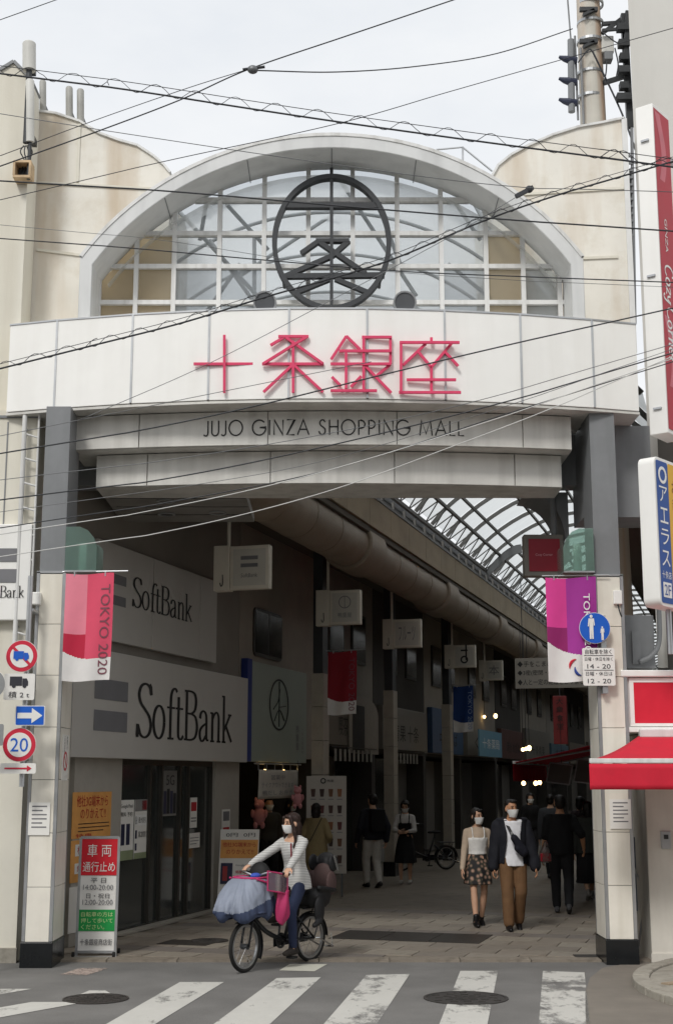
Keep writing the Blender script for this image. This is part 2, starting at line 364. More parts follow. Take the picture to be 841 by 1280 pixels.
# corner pavement on the right
m = MB()
ap = [(733, 1300), (731, 1262), (731, 1240), (737, 1222), (752, 1210), (790, 1203)]
pts = [pG(x, y, .004) for x, y in ap]; pts = [Vector((pts[0].x + .1, 9.0, .004))] + pts + [Vector((9, 16.1, .004)), Vector((9, 9.0, .004))]
m.poly(pts); struct(m.build('apron', apron_mat))
kc = Vector((5.66, 13.9, 0)); kr = 2.55
kerb_mat = pm('kerb concrete', '#9a958a', .85, var=.15, scale=5, bump=.4, dirt=('#6b655a', .5, 9))
kt = thing('kerb', 'curved row of pale concrete kerb stones round the corner pavement', 'kerb', kc)
for i in range(16):
    a0 = R(112 + i * 9.2); a1 = R(112 + (i + 1) * 9.2 - .6); q = []
    for r_ in (kr, kr + .17):
        for a in (a0, (a0 + a1) / 2, a1): q.append((kc.x + r_ * math.cos(a), kc.y + r_ * math.sin(a)))
    ol = [q[0], q[1], q[2], q[5], q[4], q[3]]
    m = MB(); m.prism(ol, (0, 0, -.02), XA, YA, ZA * (.10 + random.uniform(-.004, .004))); m.build('kerb_stone', kerb_mat, kt, bevel=.01)
m = MB(); m.prism([(kc.x + kr * .998 * math.cos(R(a)), kc.y + kr * .998 * math.sin(R(a))) for a in range(0, 360, 6)], (0, 0, 0), XA, YA, ZA * .055)
pav = struct(m.build('pavement', kerb_mat))
paver_mats = [pm('corner paver %d' % i, c, .85, var=.1, scale=6, bump=.3) for i, c in enumerate(('#a8977f', '#b7a68d', '#9a8a75', '#ac9c88'))]
PW, PL = .108, .218; n_p = 0; pmesh = {}
for iy in range(-12, 14):
    for ix in range(-8, 6):
        x = -1.35 + ix * PL + (PL / 2 if iy % 2 else 0); y = iy * PW; a = R(33)
        wx = kc.x + x * math.cos(a) - y * math.sin(a); wy = kc.y + x * math.sin(a) + y * math.cos(a)
        rr = math.hypot(wx - kc.x, wy - kc.y)
        if rr > kr - .17 or wx > 4.7 or n_p >= 290: continue
        k = (ix * 7 + iy * 3) % 4
        if k not in pmesh:
            mm = MB(); mm.box(-PL / 2 + .004, PL / 2 - .004, -PW / 2 + .004, PW / 2 - .004, 0, .03); pmesh[k] = raw('paver', mm, paver_mats[k])
        ob = bpy.data.objects.new('paver', pmesh[k]); COL.objects.link(ob); ob.parent = pav
        ob.matrix_basis = WM[pav.name].inverted() @ Matrix.Translation((wx, wy, .04 + random.uniform(-.002, .002))) @ Matrix.Rotation(a, 4, 'Z'); n_p += 1
# ================================================================== ARCADE FLOOR
floor_mat = pm('arcade slab bedding', '#6a6259', .8, var=.15, scale=1.5, bump=.2)
m = MB(); m.add([(-30, 16.1, .008), (30, 16.1, .008), (60, 140, .008), (-30, 140, .008)], [(0, 1, 2, 3)])
fl = struct(m.build('arcade_floor', pm('arcade far paving', '#7d7468', .6, var=.15, scale=.9, bump=.15, dirt=('#4c463f', .5, 3)), origin=(0, 16.1, 0)))
fl_inv = WM[fl.name].inverted()
tile_mats = [pm('arcade slab %d' % i, c, .55, var=.14, scale=4, bump=.12, dirt=('#5e554a', .5, 5)) for i, c in enumerate(('#8b8378', '#877e73', '#91897d', '#81796f', '#77706a'))]
tm = {}; cnt = 0
ROWS = []; s = -3.2
while s < 7.6:
    ROWS.append(s); s += .45
for ri, s in enumerate(ROWS):
    for ti in range(-1, 13):
        t0 = ti * .6 + (.3 if ri % 2 else 0) + .02; c = ARC @ Vector((t0 + .3, s + .225, 0)); sx = -3.55 + (c.y - 15.6) * .296
        if c.y < 16.36 or c.x > 3.7 or c.x < sx - .2 or cnt >= 300: continue
        k = 4 if ri % 6 == 5 else ((ti * 5 + ri * 3 + (ti * ri) % 3) % 4)
        if k not in tm:
            mm = MB(); mm.box(-.294, .294, -.219, .219, 0, .03); tm[k] = raw('paving_slab', mm, tile_mats[k])
        ob = bpy.data.objects.new('paving_slab', tm[k]); COL.objects.link(ob); ob.parent = fl
        ob.matrix_basis = fl_inv @ Matrix.Translation((c.x, c.y, -.012 + random.uniform(-.0015, .0015))) @ Matrix.Rotation(-TH, 4, 'Z'); cnt += 1
# straight edge course of slabs along the road
edge_mat = pm('edge course', '#857c70', .6, var=.14, scale=4, bump=.15, dirt=('#5a5248', .6, 5))
mm = MB(); mm.box(-.395, .395, -.13, .13, 0, .03); x = -3.0; ed = None
while x < 3.6:
    if ed is None: ed = raw('edge_slab', mm, edge_mat)
    ob = bpy.data.objects.new('edge_slab', ed); COL.objects.link(ob); ob.parent = fl
    ob.matrix_basis = fl_inv @ Matrix.Translation((x, 16.2, -.004 + random.uniform(-.001, .001))); x += .8
grate_mat = pm('drain plate', '#3b3733', .5, metal=.3, var=.25, scale=9, bump=.3)
def plate(px, label, z=.021):
    P = [ARCI @ pG(*p, z) for p in px]; t0, t1 = P[0].x, P[1].x; s0, s1 = P[0].y, P[2].y
    m = MB(ARC); n = max(1, round((t1 - t0) / .6)); r = thing('drain_cover', label, 'drain cover', ((t0 + t1) / 2, (s0 + s1) / 2, z - .004), ARC)
    for i in range(n):
        a = t0 + (t1 - t0) * i / n; b = t0 + (t1 - t0) * (i + 1) / n - .012
        m = MB(ARC); m.box(a, b, s0, s1, z - .004, z + .004); m.build('plate', grate_mat, r)
plate([(410, 1173), (602, 1178), (410, 1162)], 'long row of dark steel drain plates across the arcade mouth')
plate([(196, 1180), (262, 1181), (200, 1174)], 'short dark drain plate on the slabs beside the phone shop door')
manhole(262, 1176, .24, 'small dark manhole cover in the arcade paving', .022)
m = MB(); m.box(2.75, 3.02, 16.3, 16.55, .02, .028); tag(m.build('drain_cover', grate_mat), 'small square dark drain lid at the foot of the right gate pillar', 'drain cover')
# ================================================================== GATE
XC = -.1
gate = thing('arcade_gate', 'white shopping street gateway with round arch window and wide curved signboard', 'gateway', (XC, 16, 0))
def pillar(x0, x1, y0, y1, inner):
    core = MB(); core.box(x0 + .02, x1 - .02, y0 + .02, y1 - .02, .2, 6.38); p = core.build('pillar', steel_grey, gate, bevel=.004)
    m = MB(); m.box(x0 - .015, x1 + .015, y0 - .015, y1 + .015, 0, .27); m.build('base_block', black_gloss, p, bevel=.006)
    z = .275
    for i in range(7):
        z1 = z + .585
        m = MB(); m.box(x0 + .035, x1 - .035, y0 - .004, y0 + .016, z, z1 - .006); m.build('panel', cream_tile, p, bevel=.003)
        xs = (x1 - .016, x1 + .004) if inner > 0 else (x0 - .004, x0 + .016)
        m = MB(); m.box(xs[0], xs[1], y0 + .04, y1 - .04, z, z1 - .006); m.build('panel', cream_tile, p, bevel=.003)
        z = z1
    m = MB()
    for xx, yy in ((x0 + .015, y0 + .01), (x1 - .015, y0 + .01), (x0 + .015, y1 - .01), (x1 - .015, y1 - .01)): m.box(xx - .018, xx + .018, yy - .018, yy + .018, .28, 4.39)
    m.build('corner_trim', alu, p)
    m = MB(); m.box(x0 - .005, x1 + .005, y0 - .008, y1 + .005, 4.375, 4.40); m.build('cap', alu, p)
    return p
pl = pillar(-3.46, -3.13, 15.6, 16.25, 1)
pr = pillar(3.02, 3.36, 15.85, 16.45, -1)
# sign box: convex in plan
def YS(x): return 15.36 + .04 * (x - XC) ** 2
zb, zt = 6.40, 7.50
edges = [pY(p, 450, 15.36 + .04 * ((p - 411) / 105.) ** 2).x for p in (10, 70, 165, 261, 361, 459, 556, 651, 741, 797)]
front = [(x, YS(x)) for x in edges]
m = MB(); ol = [(x, y + .06) for x, y in front] + [(edges[-1], 16.75), (edges[0], 16.75)]
m.prism(ol, (0, 0, zb), XA, YA, ZA * (zt - zb - .01)); sb = m.build('sign_box', white_panel, gate)
for i in range(len(front) - 1):
    (xa, ya), (xb, yb) = front[i], front[i + 1]
    d = Vector((xb - xa, yb - ya, 0)).normalized(); nrm = Vector((d.y, -d.x, 0))
    a = Vector((xa, ya, 0)) + d * .008; b = Vector((xb, yb, 0)) - d * .008
    m = MB(); c = (a + b) / 2 + nrm * -.028; m.obox((c.x, c.y, (zb + zt) / 2 + .003), d, nrm, ZA, (b - a).length / 2, .03, (zt - zb) / 2); m.build('panel', white_panel, sb, bevel=.006)
for i, (x, y) in enumerate(front[1:-1]):
    m = MB(); m.box(x - .012, x + .012, y - .012, y + .03, zb + .01, zt); m.build('joint_strip', alu, sb)
m = MB(); m.prism([(x, y + .01) for x, y in front] + [(edges[-1], 16.7), (edges[0], 16.7)], (0, 0, zb - .035), XA, YA, ZA * .03); m.build('soffit', grey_band, sb)
m = MB(); m.prism([(x, y - .012) for x, y in front] + [(x, y + .03) for x, y in front[::-1]], (0, 0, zt), XA, YA, ZA * .02); m.build('top_trim', alu, sb)
# 十条銀座 raised bars, one mesh per character (pixel strokes taken on the sign plane)
def zx(x, y): return (230 + x / 2.273, 400 + y / 2.273)
STR = [[((28, 125), (203, 125)), ((115, 43), (115, 207))],
       [((246, 72), (290, 46)), ((268, 47), (354, 47)), ((350, 47), (226, 124)), ((290, 50), (394, 124)), ((222, 125), (397, 125)), ((310, 60), (310, 207)), ((308, 128), (226, 205)), ((312, 128), (395, 205))],
       [((461, 46), (418, 112)), ((461, 46), (500, 84)), ((440, 88), (588, 88)), ((416, 125), (588, 125)), ((460, 90), (460, 195)), ((420, 162), (446, 188)), ((503, 160), (474, 190)), ((416, 201), (548, 201)), ((510, 46), (510, 205)), ((505, 49), (590, 49)), ((586, 46), (586, 125)), ((584, 128), (548, 158)), ((512, 128), (588, 207))],
       [((612, 64), (782, 64)), ((702, 50), (702, 64)), ((616, 64), (616, 205)), ((686, 68), (622, 128)), ((664, 90), (700, 132)), ((760, 66), (704, 132)), ((742, 92), (778, 131)), ((702, 130), (702, 205)), ((632, 170), (772, 170)), ((610, 206), (786, 206))]]
for ch in STR:
    m = MB(); Y0 = 15.36 - .09
    for j, (a, b) in enumerate(ch):
        xm = pY(*zx(*a), Y0).x; yy = YS(xm) - .045 + j * .0012
        p = pY(*zx(*a), yy); q = pY(*zx(*b), yy); d = (q - p).normalized()
        m.bar(p, q, .031, .03, (0, -1, 0))
    m.build('raised_character', pink, sb)
# two grey bands below
def band(x0, x1, z0, z1, yc, k, seams, name):
    xs = [x0] + seams + [x1]; P = [(x, yc + k * (x - XC) ** 2) for x in xs]; fine = []
    m = MB(); m.prism([(x, y + .03) for x, y in P] + [(x1, 16.9), (x0, 16.9)], (0, 0, z0), XA, YA, ZA * (z1 - z0)); r = m.build(name, grey_band, gate)
    for i in range(len(P) - 1):
        n = 5; f = [(P[i][0] + .006 + (P[i + 1][0] - P[i][0] - .012) * j / n) for j in range(n + 1)]
        m = MB(); m.prism([(x, yc + k * (x - XC) ** 2) for x in f] + [(x, yc + k * (x - XC) ** 2 + .028) for x in f[::-1]], (0, 0, z0 + .004), XA, YA, ZA * (z1 - z0 - .006)); m.build('panel', grey_band, r, bevel=.003)
    return r
b1 = band(pY(90, 540, 16).x, pY(714, 540, 16).x, 5.94, 6.355, 15.74, .03, [pY(175, 540, 15.95).x, pY(335, 540, 15.76).x, pY(496, 540, 15.76).x, pY(653, 540, 15.9).x], 'upper_band')
b2 = band(pY(119, 590, 16.2).x, pY(703, 590, 16.2).x, 5.53, 5.93, 16.02, .03, [pY(184, 590, 16.15).x, pY(338, 590, 16.03).x, pY(493, 590, 16.03).x, pY(644, 590, 16.1).x], 'lower_band')
# geometric sans lettering from strokes
def sans(ch):
    C = lambda cx, cy, rx, ry, a0, a1, n=18: [(cx + rx * math.cos(R(a0 + (a1 - a0) * i / n)), cy + ry * math.sin(R(a0 + (a1 - a0) * i / n))) for i in range(n + 1)]
    G = {'J': (.34, [[(.28, 1)] + C(.13, .18, .15, .18, 0, -150)]), 'U': (.6, [[(.07, 1)] + C(.3, .27, .23, .27, 180, 360) + [(.53, 1)]]),
         'O': (.98, [C(.49, .5, .45, .5, 0, 360, 32)]), 'G': (.95, [C(.49, .5, .45, .5, 42, 360, 30) + [(.52, .5)]]), 'I': (.2, [[(.1, 0), (.1, 1)]]),
         'N': (.76, [[(.08, 0), (.08, 1), (.68, 0), (.68, 1)]]), 'Z': (.62, [[(.05, 1), (.57, 1), (.05, 0), (.57, 0)]]), 'A': (.8, [[(.02, 0), (.4, 1), (.78, 0)], [(.17, .36), (.63, .36)]]),
         'S': (.55, [cr_path([(.46, .83, 0), (.36, .97, 0), (.2, .96, 0), (.11, .8, 0), (.16, .63, 0), (.33, .5, 0), (.47, .34, 0), (.44, .12, 0), (.28, .01, 0), (.12, .08, 0), (.06, .24, 0)], 4)]),
         'H': (.72, [[(.08, 0), (.08, 1)], [(.64, 0), (.64, 1)], [(.08, .53), (.64, .53)]]), 'P': (.55, [[(.08, 0), (.08, .96), (.22, .96)] + C(.22, .7, .27, .26, 90, -90) + [(.08, .44)]]),
         'M': (.95, [[(.06, 0), (.18, 1), (.475, .12), (.77, 1), (.89, 0)]]), 'L': (.46, [[(.08, 1), (.08, .04), (.44, .04)]]), ' ': (.34, [])}
    return G[ch]
def ribbon(m, path, w, fn, thin=None):
    """flat stroke along a 2-D path; with thin set, upright runs are thick and level runs thin"""
    P = [Vector((p[0], p[1], 0)) for p in path]; n = len(P); L, Rr = [], []
    for i in range(n):
        a = P[min(i + 1, n - 1)] - P[max(i - 1, 0)]; a.normalize(); nn = Vector((-a.y, a.x, 0)); ww = w if thin is None else thin + (w - thin) * abs(a.y) ** 1.5
        if 0 < i < n - 1:
            d1 = (P[i] - P[i - 1]).normalized(); cs = max(.5, abs(d1.dot(a))); ww = ww / cs
        L.append(fn(P[i] + nn * ww / 2)); Rr.append(fn(P[i] - nn * ww / 2))
    m.add(L + Rr, [(i, i + 1, n + i + 1, n + i) for i in range(n - 1)])
def lettering(name, s, parent, mat, x0, x1, zc, h, yfn, wgt=.09, gap=.13):
    adv = sum(sans(c)[0] for c in s) + gap * (len(s) - 1); kx = (x1 - x0) / adv; x = 0
    m = MB(); j = 0
    for c in s:
        w, st = sans(c)
        for p in st:
            j += 1
            ribbon(m, p, wgt, lambda v, x=x, j=j: (x0 + (x + v.x) * kx, yfn(x0 + (x + v.x) * kx) - .004 - (j % 3) * .001, zc + (v.y - .5) * h))
        x += w + gap
    return m.build(name, mat, parent)
lettering('lettering', 'JUJO GINZA SHOPPING MALL', b1, ink, pY(255, 536, 15.8).x, pY(580, 536, 15.8).x, 6.155, .185, lambda x: 15.74 + .03 * (x - XC) ** 2)
# ceiling under the gate with round downlights
ceil_mat = pm('gate ceiling', '#8b8883', .6, var=.08, streak=('#55524c', .4, 2, 2))
m = MB(); m.prism([(pY(119, 607, 16.2).x, 16.35), (pY(703, 610, 16.2).x, 16.35), (2.5, 17.0), (-1.15, 17.0), (-1.15, 18.7), (-3.0, 18.7)], (0, 0, 5.56), XA, YA, ZA * .1); ce = m.build('ceiling', ceil_mat, gate)
for (x, y) in ((-2.2, 17.2), (-1.6, 18.0), (-2.3, 18.1)):
    m = MB(); m.ring((x, y, 5.555), XA, YA, ZA * -.012, .09, .12, 24); m.build('downlight', alu, ce)
for i in range(3):
    m = MB(); m.box(-2.9, -1.16, 17.05 + i * .55, 17.06 + i * .55, 5.553, 5.559); m.build('ceiling_joint', steel_dark, ce)
# big beams tying the columns
m = MB(); m.box(-3.4, 3.3, 16.92, 17.25, 5.7, 6.38); m.build('beam', steel_grey, gate)
m = MB(); m.box(3.05, 3.9, 16.46, 17.2, 5.2, 6.36); m.build('beam', steel_grey, gate)
# curved bracket beneath the right end
m = MB(); bp = [(0, 0), (-.55, 0)] + [(-.55 + .5 * math.sin(R(a)), -.62 * (1 - math.cos(R(a)))) for a in range(10, 91, 10)] + [(0, -.9)]
m.prism(bp, (3.0, 17.3, 5.69), XA, ZA, YA * .9); m.build('bracket', steel_grey, gate)
# arch
ZSP, RISE, HALF = 8.36, 1.63, 3.10
RA = (HALF ** 2 + RISE ** 2) / (2 * RISE); ZCEN = ZSP + RISE - RA; AX = XC + .04
A_MAX = math.asin(HALF / RA)
def arcp(r, n=40, amax=None):
    am = A_MAX if amax is None else amax
    return [(AX + r * math.sin(-am + 2 * am * i / n), ZCEN + r * math.cos(-am + 2 * am * i / n)) for i in range(n + 1)]
YF, YG = 15.86, 16.5
ax_l, ax_r = AX - HALF, AX + HALF
def arch_solid(m, ro, ri, y0, y1, leg0):
    o = arcp(ro); i = arcp(ri); o = [(o[0][0], leg0)] + o + [(o[-1][0], leg0)]; i = [(i[0][0], leg0)] + i + [(i[-1][0], leg0)]
    n = len(o); vs = []
    for (x, z) in o: vs.append((x, y0, z))
    for (x, z) in i: vs.append((x, y0, z))
    for (x, z) in o: vs.append((x, y1, z))
    for (x, z) in i: vs.append((x, y1, z))
    fs = []
    for k in range(n - 1):
        fs += [(k, n + k, n + k + 1, k + 1), (2 * n + k, 2 * n + k + 1, 3 * n + k + 1, 3 * n + k), (k, k + 1, 2 * n + k + 1, 2 * n + k), (n + k, 3 * n + k, 3 * n + k + 1, n + k + 1)]
    fs += [(0, 2 * n, 3 * n, n), (n - 1, 2 * n - 1, 4 * n - 1, 3 * n - 1)]
    m.add(vs, fs)
m = MB(); arch_solid(m, RA, RA - .19, YF, YG, zt + .02); ar = m.build('arch', arch_white, gate, bevel=.012, autos=True)
m = MB(); arch_solid(m, RA + .012, RA - .03, YF - .012, YF + .05, ZSP); m.build('edge_trim', white_steel, ar)
for a in (-.62, -.3, 0, .3, .62):
    m = MB(); p = Vector((AX + (RA - .192) * math.sin(a), YF + .01, ZCEN + (RA - .192) * math.cos(a))); m.bar(p, p + YA * .66, .012, .006, (-math.sin(a), 0, -math.cos(a))); m.build('joint_strip', steel_grey, ar)
# glazing grid at the back of the arch
RI = RA - .19
def ztop(x):
    d = RI ** 2 - (x - AX) ** 2; return max(zt, ZCEN + math.sqrt(max(d, 0))) if abs(x - AX) < RI * math.sin(A_MAX) else zt
YM = YG - .03
gx = [pY(p, 375, YM).x for p in (124, 170, 217, 273.5, 329.5, 385, 441, 497, 552, 608, 654, 699)]
gz = [zt + .06] + [pY(420, p, YM).z for p in (379, 334, 293, 251)]
gl = MB(); gl.box(ax_l + .2, ax_r - .2, YM - .04, YM + .04, zt + .02, zt + .09); glz = gl.build('glazing_frame', white_steel, gate)
def arch_z(x, r=RI): return ZCEN + math.sqrt(max(0.001, r * r - (x - AX) ** 2))
def arch_x(z, r=RI):
    if z <= ZSP - .1: return HALF - .2
    d = r * r - (z - ZCEN) ** 2
    return min(HALF - .2, math.sqrt(d)) if d > 0 else 0
for x in gx:
    m = MB(); zt_ = arch_z(x) if abs(x - AX) < HALF - .25 else ZSP - .02
    m.box(x - .028, x + .028, YM - .05, YM + .05, zt + .08, zt_ + .03); m.build('mullion', white_steel, glz)
for z in gz[1:]:
    hw = arch_x(z); m = MB(); m.box(AX - hw - .05, AX + hw + .05, YM - .046, YM + .046, z - .028, z + .028); m.build('transom', white_steel, glz)
pane_clear = sheet('arch glass', '#e3e7e9', .82, .7, .08); pane_tan = sheet('weathered tan sheet', '#d8cbb2', .2, .75, .06)
pane_grey = sheet('grey arch glass', '#c6ccd0', .6, .6, .14)
zs = gz + [ZSP + RISE + .2]
for i in range(len(gx) - 1):
    for j in range(len(zs) - 1):
        x0, x1, z0, z1 = gx[i] + .03, gx[i + 1] - .03, zs[j] + .03, zs[j + 1] - .03
        top = [(x0 + (x1 - x0) * k / 6, min(z1, (arch_z(x0 + (x1 - x0) * k / 6) if abs(x0 + (x1 - x0) * k / 6 - AX) < HALF - .12 else ZSP))) for k in range(7)]
        if max(z for _, z in top) < z0 + .02: continue
        top = [(x, max(z, z0 + .004)) for x, z in top]
        m = MB(); m.poly([(x0, YM + .01, z0), (x1, YM + .01, z0)] + [(x, YM + .01, z) for x, z in top[::-1]])
        mt = pane_tan if (i in (0, 1, 9) and j < 3) else (pane_grey if (i in (2, 3, 8, 10) and j < 2) else pane_clear)
        m.build('pane', mt, glz)
# vault and trusses behind the glazing
m = MB()
n = 30; ys = [17.4, 18.9, 20.5]; vault_steel = pm('vault steel pale', '#b4b8bb', .5); RV = RA - .32; vp = arcp(RV, n)
vault_mat = sheet('vault sheet', '#f4f5f5', .4, .95, .02)
m.grid(lambda u, v: (vp[round(u * n)][0], 16.35 + 4.4 * v, vp[round(u * n)][1]), n, 8); vt = m.build('vault_roof', vault_mat, gate, smooth=True)
for y in ys:
    m = MB(); m.tube([(x, y, z) for x, z in arcp(RV - .06, 30)], .026, 8); m.build('vault_rib', vault_steel, vt)
m = MB(); m.poly([(x, 20.75, z) for x, z in vp] + [(vp[-1][0], 20.75, 7.3), (vp[0][0], 20.75, 7.3)]); m.build('end_sheet', vault_mat, vt)
for k, (a, b, y) in enumerate([((222, 262), (345, 395), 16.9), ((283, 255), (335, 312), 16.7), ((258, 255), (250, 300), 16.7), ((262, 300), (330, 395), 17.3), ((300, 330), (255, 395), 17.3), ((318, 290), (318, 395), 17.6),
                               ((425, 225), (520, 370), 16.9), ((470, 250), (500, 330), 17.2), ((570, 255), (600, 300), 16.8), ((590, 250), (640, 340), 16.8), ((560, 330), (640, 395), 17.2), ((160, 330), (230, 275), 17.0), ((300, 345), (420, 265), 17.8)]):
    m = MB(); m.tube([pY(*a, y), pY(*b, y)], .028, 8); m.build('truss_bar', vault_steel, vt)
# emblem: ring and strokes standing proud of the glazing
em = MB(); YE = 16.22
c = pY(414.5, 301, YE); rx = (pY(489, 301, YE) - pY(340, 301, YE)).x / 2; rz = (pY(414, 216, YE) - pY(414, 386, YE)).z / 2
em.ring(c, XA, ZA, YA * .12, (rx - .06, rz - .06), (rx, rz), 72); emb = em.build('emblem_ring', emblem_mat, gate, autos=True)
def ex(x, y): return pY(300 + x / 3.823, 190 + y / 3.823, YE)
m = MB(); w = .065
for j, (a, b, ww) in enumerate([((437, 72), (437, 745), .05), ((200, 250), (675, 250), .085), ((362, 418), (522, 418), .055), ((292, 478), (372, 422), .065), ((372, 420), (600, 575), .07), ((520, 418), (440, 490), .07), ((440, 490), (215, 588), .07), ((200, 588), (690, 582), .075), ((428, 600), (262, 668), .07), ((455, 600), (610, 665), .07)]):
    m.bar(ex(*a), ex(*b), ww * .85, .1 - j * .003, (0, -1, 0), -.06)
m.build('emblem_strokes', emblem_mat, emb)
m = MB()
for x, z in ((c.x, c.z - rz + .03), (c.x - rx * .8, c.z - rz * .58), (c.x + rx * .8, c.z - rz * .58), (c.x, c.z + rz - .05)): m.cyl((x, YE + .05, z), (x, YM, z), .02, 8)
m.build('emblem_stay', steel_dark, emb)
# spotlights on top of the sign
for px, lb in ((332, 'round grey spotlight on the sign top, under the left of the emblem'), (505, 'round grey spotlight on the sign top, under the right of the emblem')):
    p = pY(px, 384, 15.6); p.z = zt + .02
    t = thing('spotlight', lb, 'spotlight', p)
    m = MB(); m.cyl(p, p + ZA * .06, .03, 10); m.build('bracket', steel_dark, t)
    m = MB(); q = p + ZA * .13; m.tube([q + Vector((0, -.17, -.045)), q + Vector((0, -.1, -.03)), q + Vector((0, .06, 0)), q + Vector((0, .1, .02))], [.135, .14, .10, .05], 20); m.build('housing', pm('spot grey', '#5b5d60', .5), t, smooth=False, autos=True)
    m = MB(); m.ring(q + Vector((0, -.17, -.045)), XA, Vector((0, .2, -1)).normalized(), Vector((0, -.012, 0)), .12, .14, 24); m.build('rim', alu, t)
# side shells (weathered cream half vaults)
shell_mat = pm('weathered cream sheet', '#e3dfd5', .6, var=.06, scale=1.5, streak=('#a98a5e', .6, 2.2, .3), dirt=('#b5a688', .25, 2.2))
shell_pale = pm('pale shell sheet', '#d9d5c8', .55, var=.06, scale=1.5, streak=('#b0a385', .5, 2, .5))
def shell(pts, y, depth, seams, edge_x, flip):
    P = [pY(a, b, y) for a, b in pts]; x_out, x_in = P[0].x, P[-1].x; z0 = zt - .05
    poly = [(p.x, p.z) for p in P]; base = [(x_in, z0), (x_out, z0)]
    m = MB(); m.prism(poly + base, (0, y, 0), XA, ZA, YA * depth); r = m.build('side_shell', shell_mat, gate, autos=True)
    m = MB()
    for (x, z), (x2, z2) in zip(poly[:-1], poly[1:]): m.bar((x, y + depth / 2, z + .012), (x2, y + depth / 2, z2 + .012), depth + .06, .03, (0, 0, 1))
    m.build('shell_rim', white_steel, r)
    m = MB(); m.box(x_out - .035, x_out + .035, y - .03, y + .03, z0, P[0].z); m.build('edge_post', white_steel, r)
    for (a, b) in seams:
        p, q = pY(*a, y - .01), pY(*b, y - .01); m = MB(); m.bar(p, q, .035, .02, (0, -1, 0)); m.build('seam_strip', shell_pale, r)
    return r
shell([(46, 140), (70, 143), (100, 153), (125, 168), (150, 177), (172, 183), (192, 196), (205, 207), (213, 217)], 16.7, 2.2, [((46, 228), (190, 236)), ((46, 312), (110, 320)), ((100, 155), (97, 228))], 0, 1)
shell([(779, 149), (750, 155), (722, 160), (690, 170), (660, 183), (638, 195), (622, 208), (614, 222)], 16.9, 2.2, [((779, 235), (650, 243)), ((772, 321), (700, 324))], 0, -1)
m = MB(); m.tube([pY(545, 187, 17.5), pY(578, 184, 17.5), pY(615, 214, 17.5)], .014, 6); m.tube([pY(578, 184, 17.5), pY(578, 205, 17.5)], .014, 6); m.build('roof_rail', alu, gate)
# ================================================================== NEIGHBOUR BUILDINGS
cream_wall = pm('cream render wall', '#e0dccf', .8, var=.05, scale=1.2, bump=.15, streak=('#a89d84', .4, 2.5, .25))
pale_wall = pm('pale grey wall', '#cfcdc7', .8, var=.04, scale=1.2, bump=.12, streak=('#a5a29a', .3, 2, .2))
lb = thing('building', 'cream rendered corner building left of the gateway, with antennas on its roof', 'building', (-6.5, 18, 0))
YL = 16.05
xr = pY(24, 1100, YL).x
m = MB(); m.prism([(-12, YL), (xr, YL), (xr, YL + .9), (-3.95, YL + .95), (-3.95, 24), (-12, 24)], (0, 0, 0), XA, YA, ZA * 6.45); w_ = m.build('wall', cream_wall, lb)
YU = 16.15
pts = [pY(-60, 100, YU), pY(0, 90, YU), pY(18, 79, YU), pY(39, 100, YU), pY(39, 130, YU)]
m = MB(); m.prism([(-12, 10.6)] + [(p.x, p.z) for p in pts[1:]] + [(pts[-1].x, 6.452), (-12, 6.452)], (0, YU, 0), XA, ZA, YA * .5); uw = m.build('upper_wall', cream_wall, lb)
m = MB()
for a, b in zip(pts[1:-2], pts[2:-1]): m.bar(a + YA * .25 + ZA * .02, b + YA * .25 + ZA * .02, .56, .04, (0, 0, 1))
m.build('parapet_cap', steel_grey, lb)
m = MB(); m.box(-12, -4.1, 16.66, 24, 6.46, 10.0); m.build('rear_wall', pale_wall, lb)
for z in (6.35, 4.4): m = MB(); m.box(-12, xr + .015, YL - .02, YL, z, z + .03); m.build('string_joint', steel_grey, w_)
m = MB(); m.box(-12, xr + .02, YL - .06, YL - .001, 0.0, .16); m.build('plinth', kerb_mat, w_)
for x in (-4.0, -4.5): m = MB(); m.box(x, x + .015, YL - .008, YL, .2, 6.3); m.build('wall_joint', steel_grey, w_)
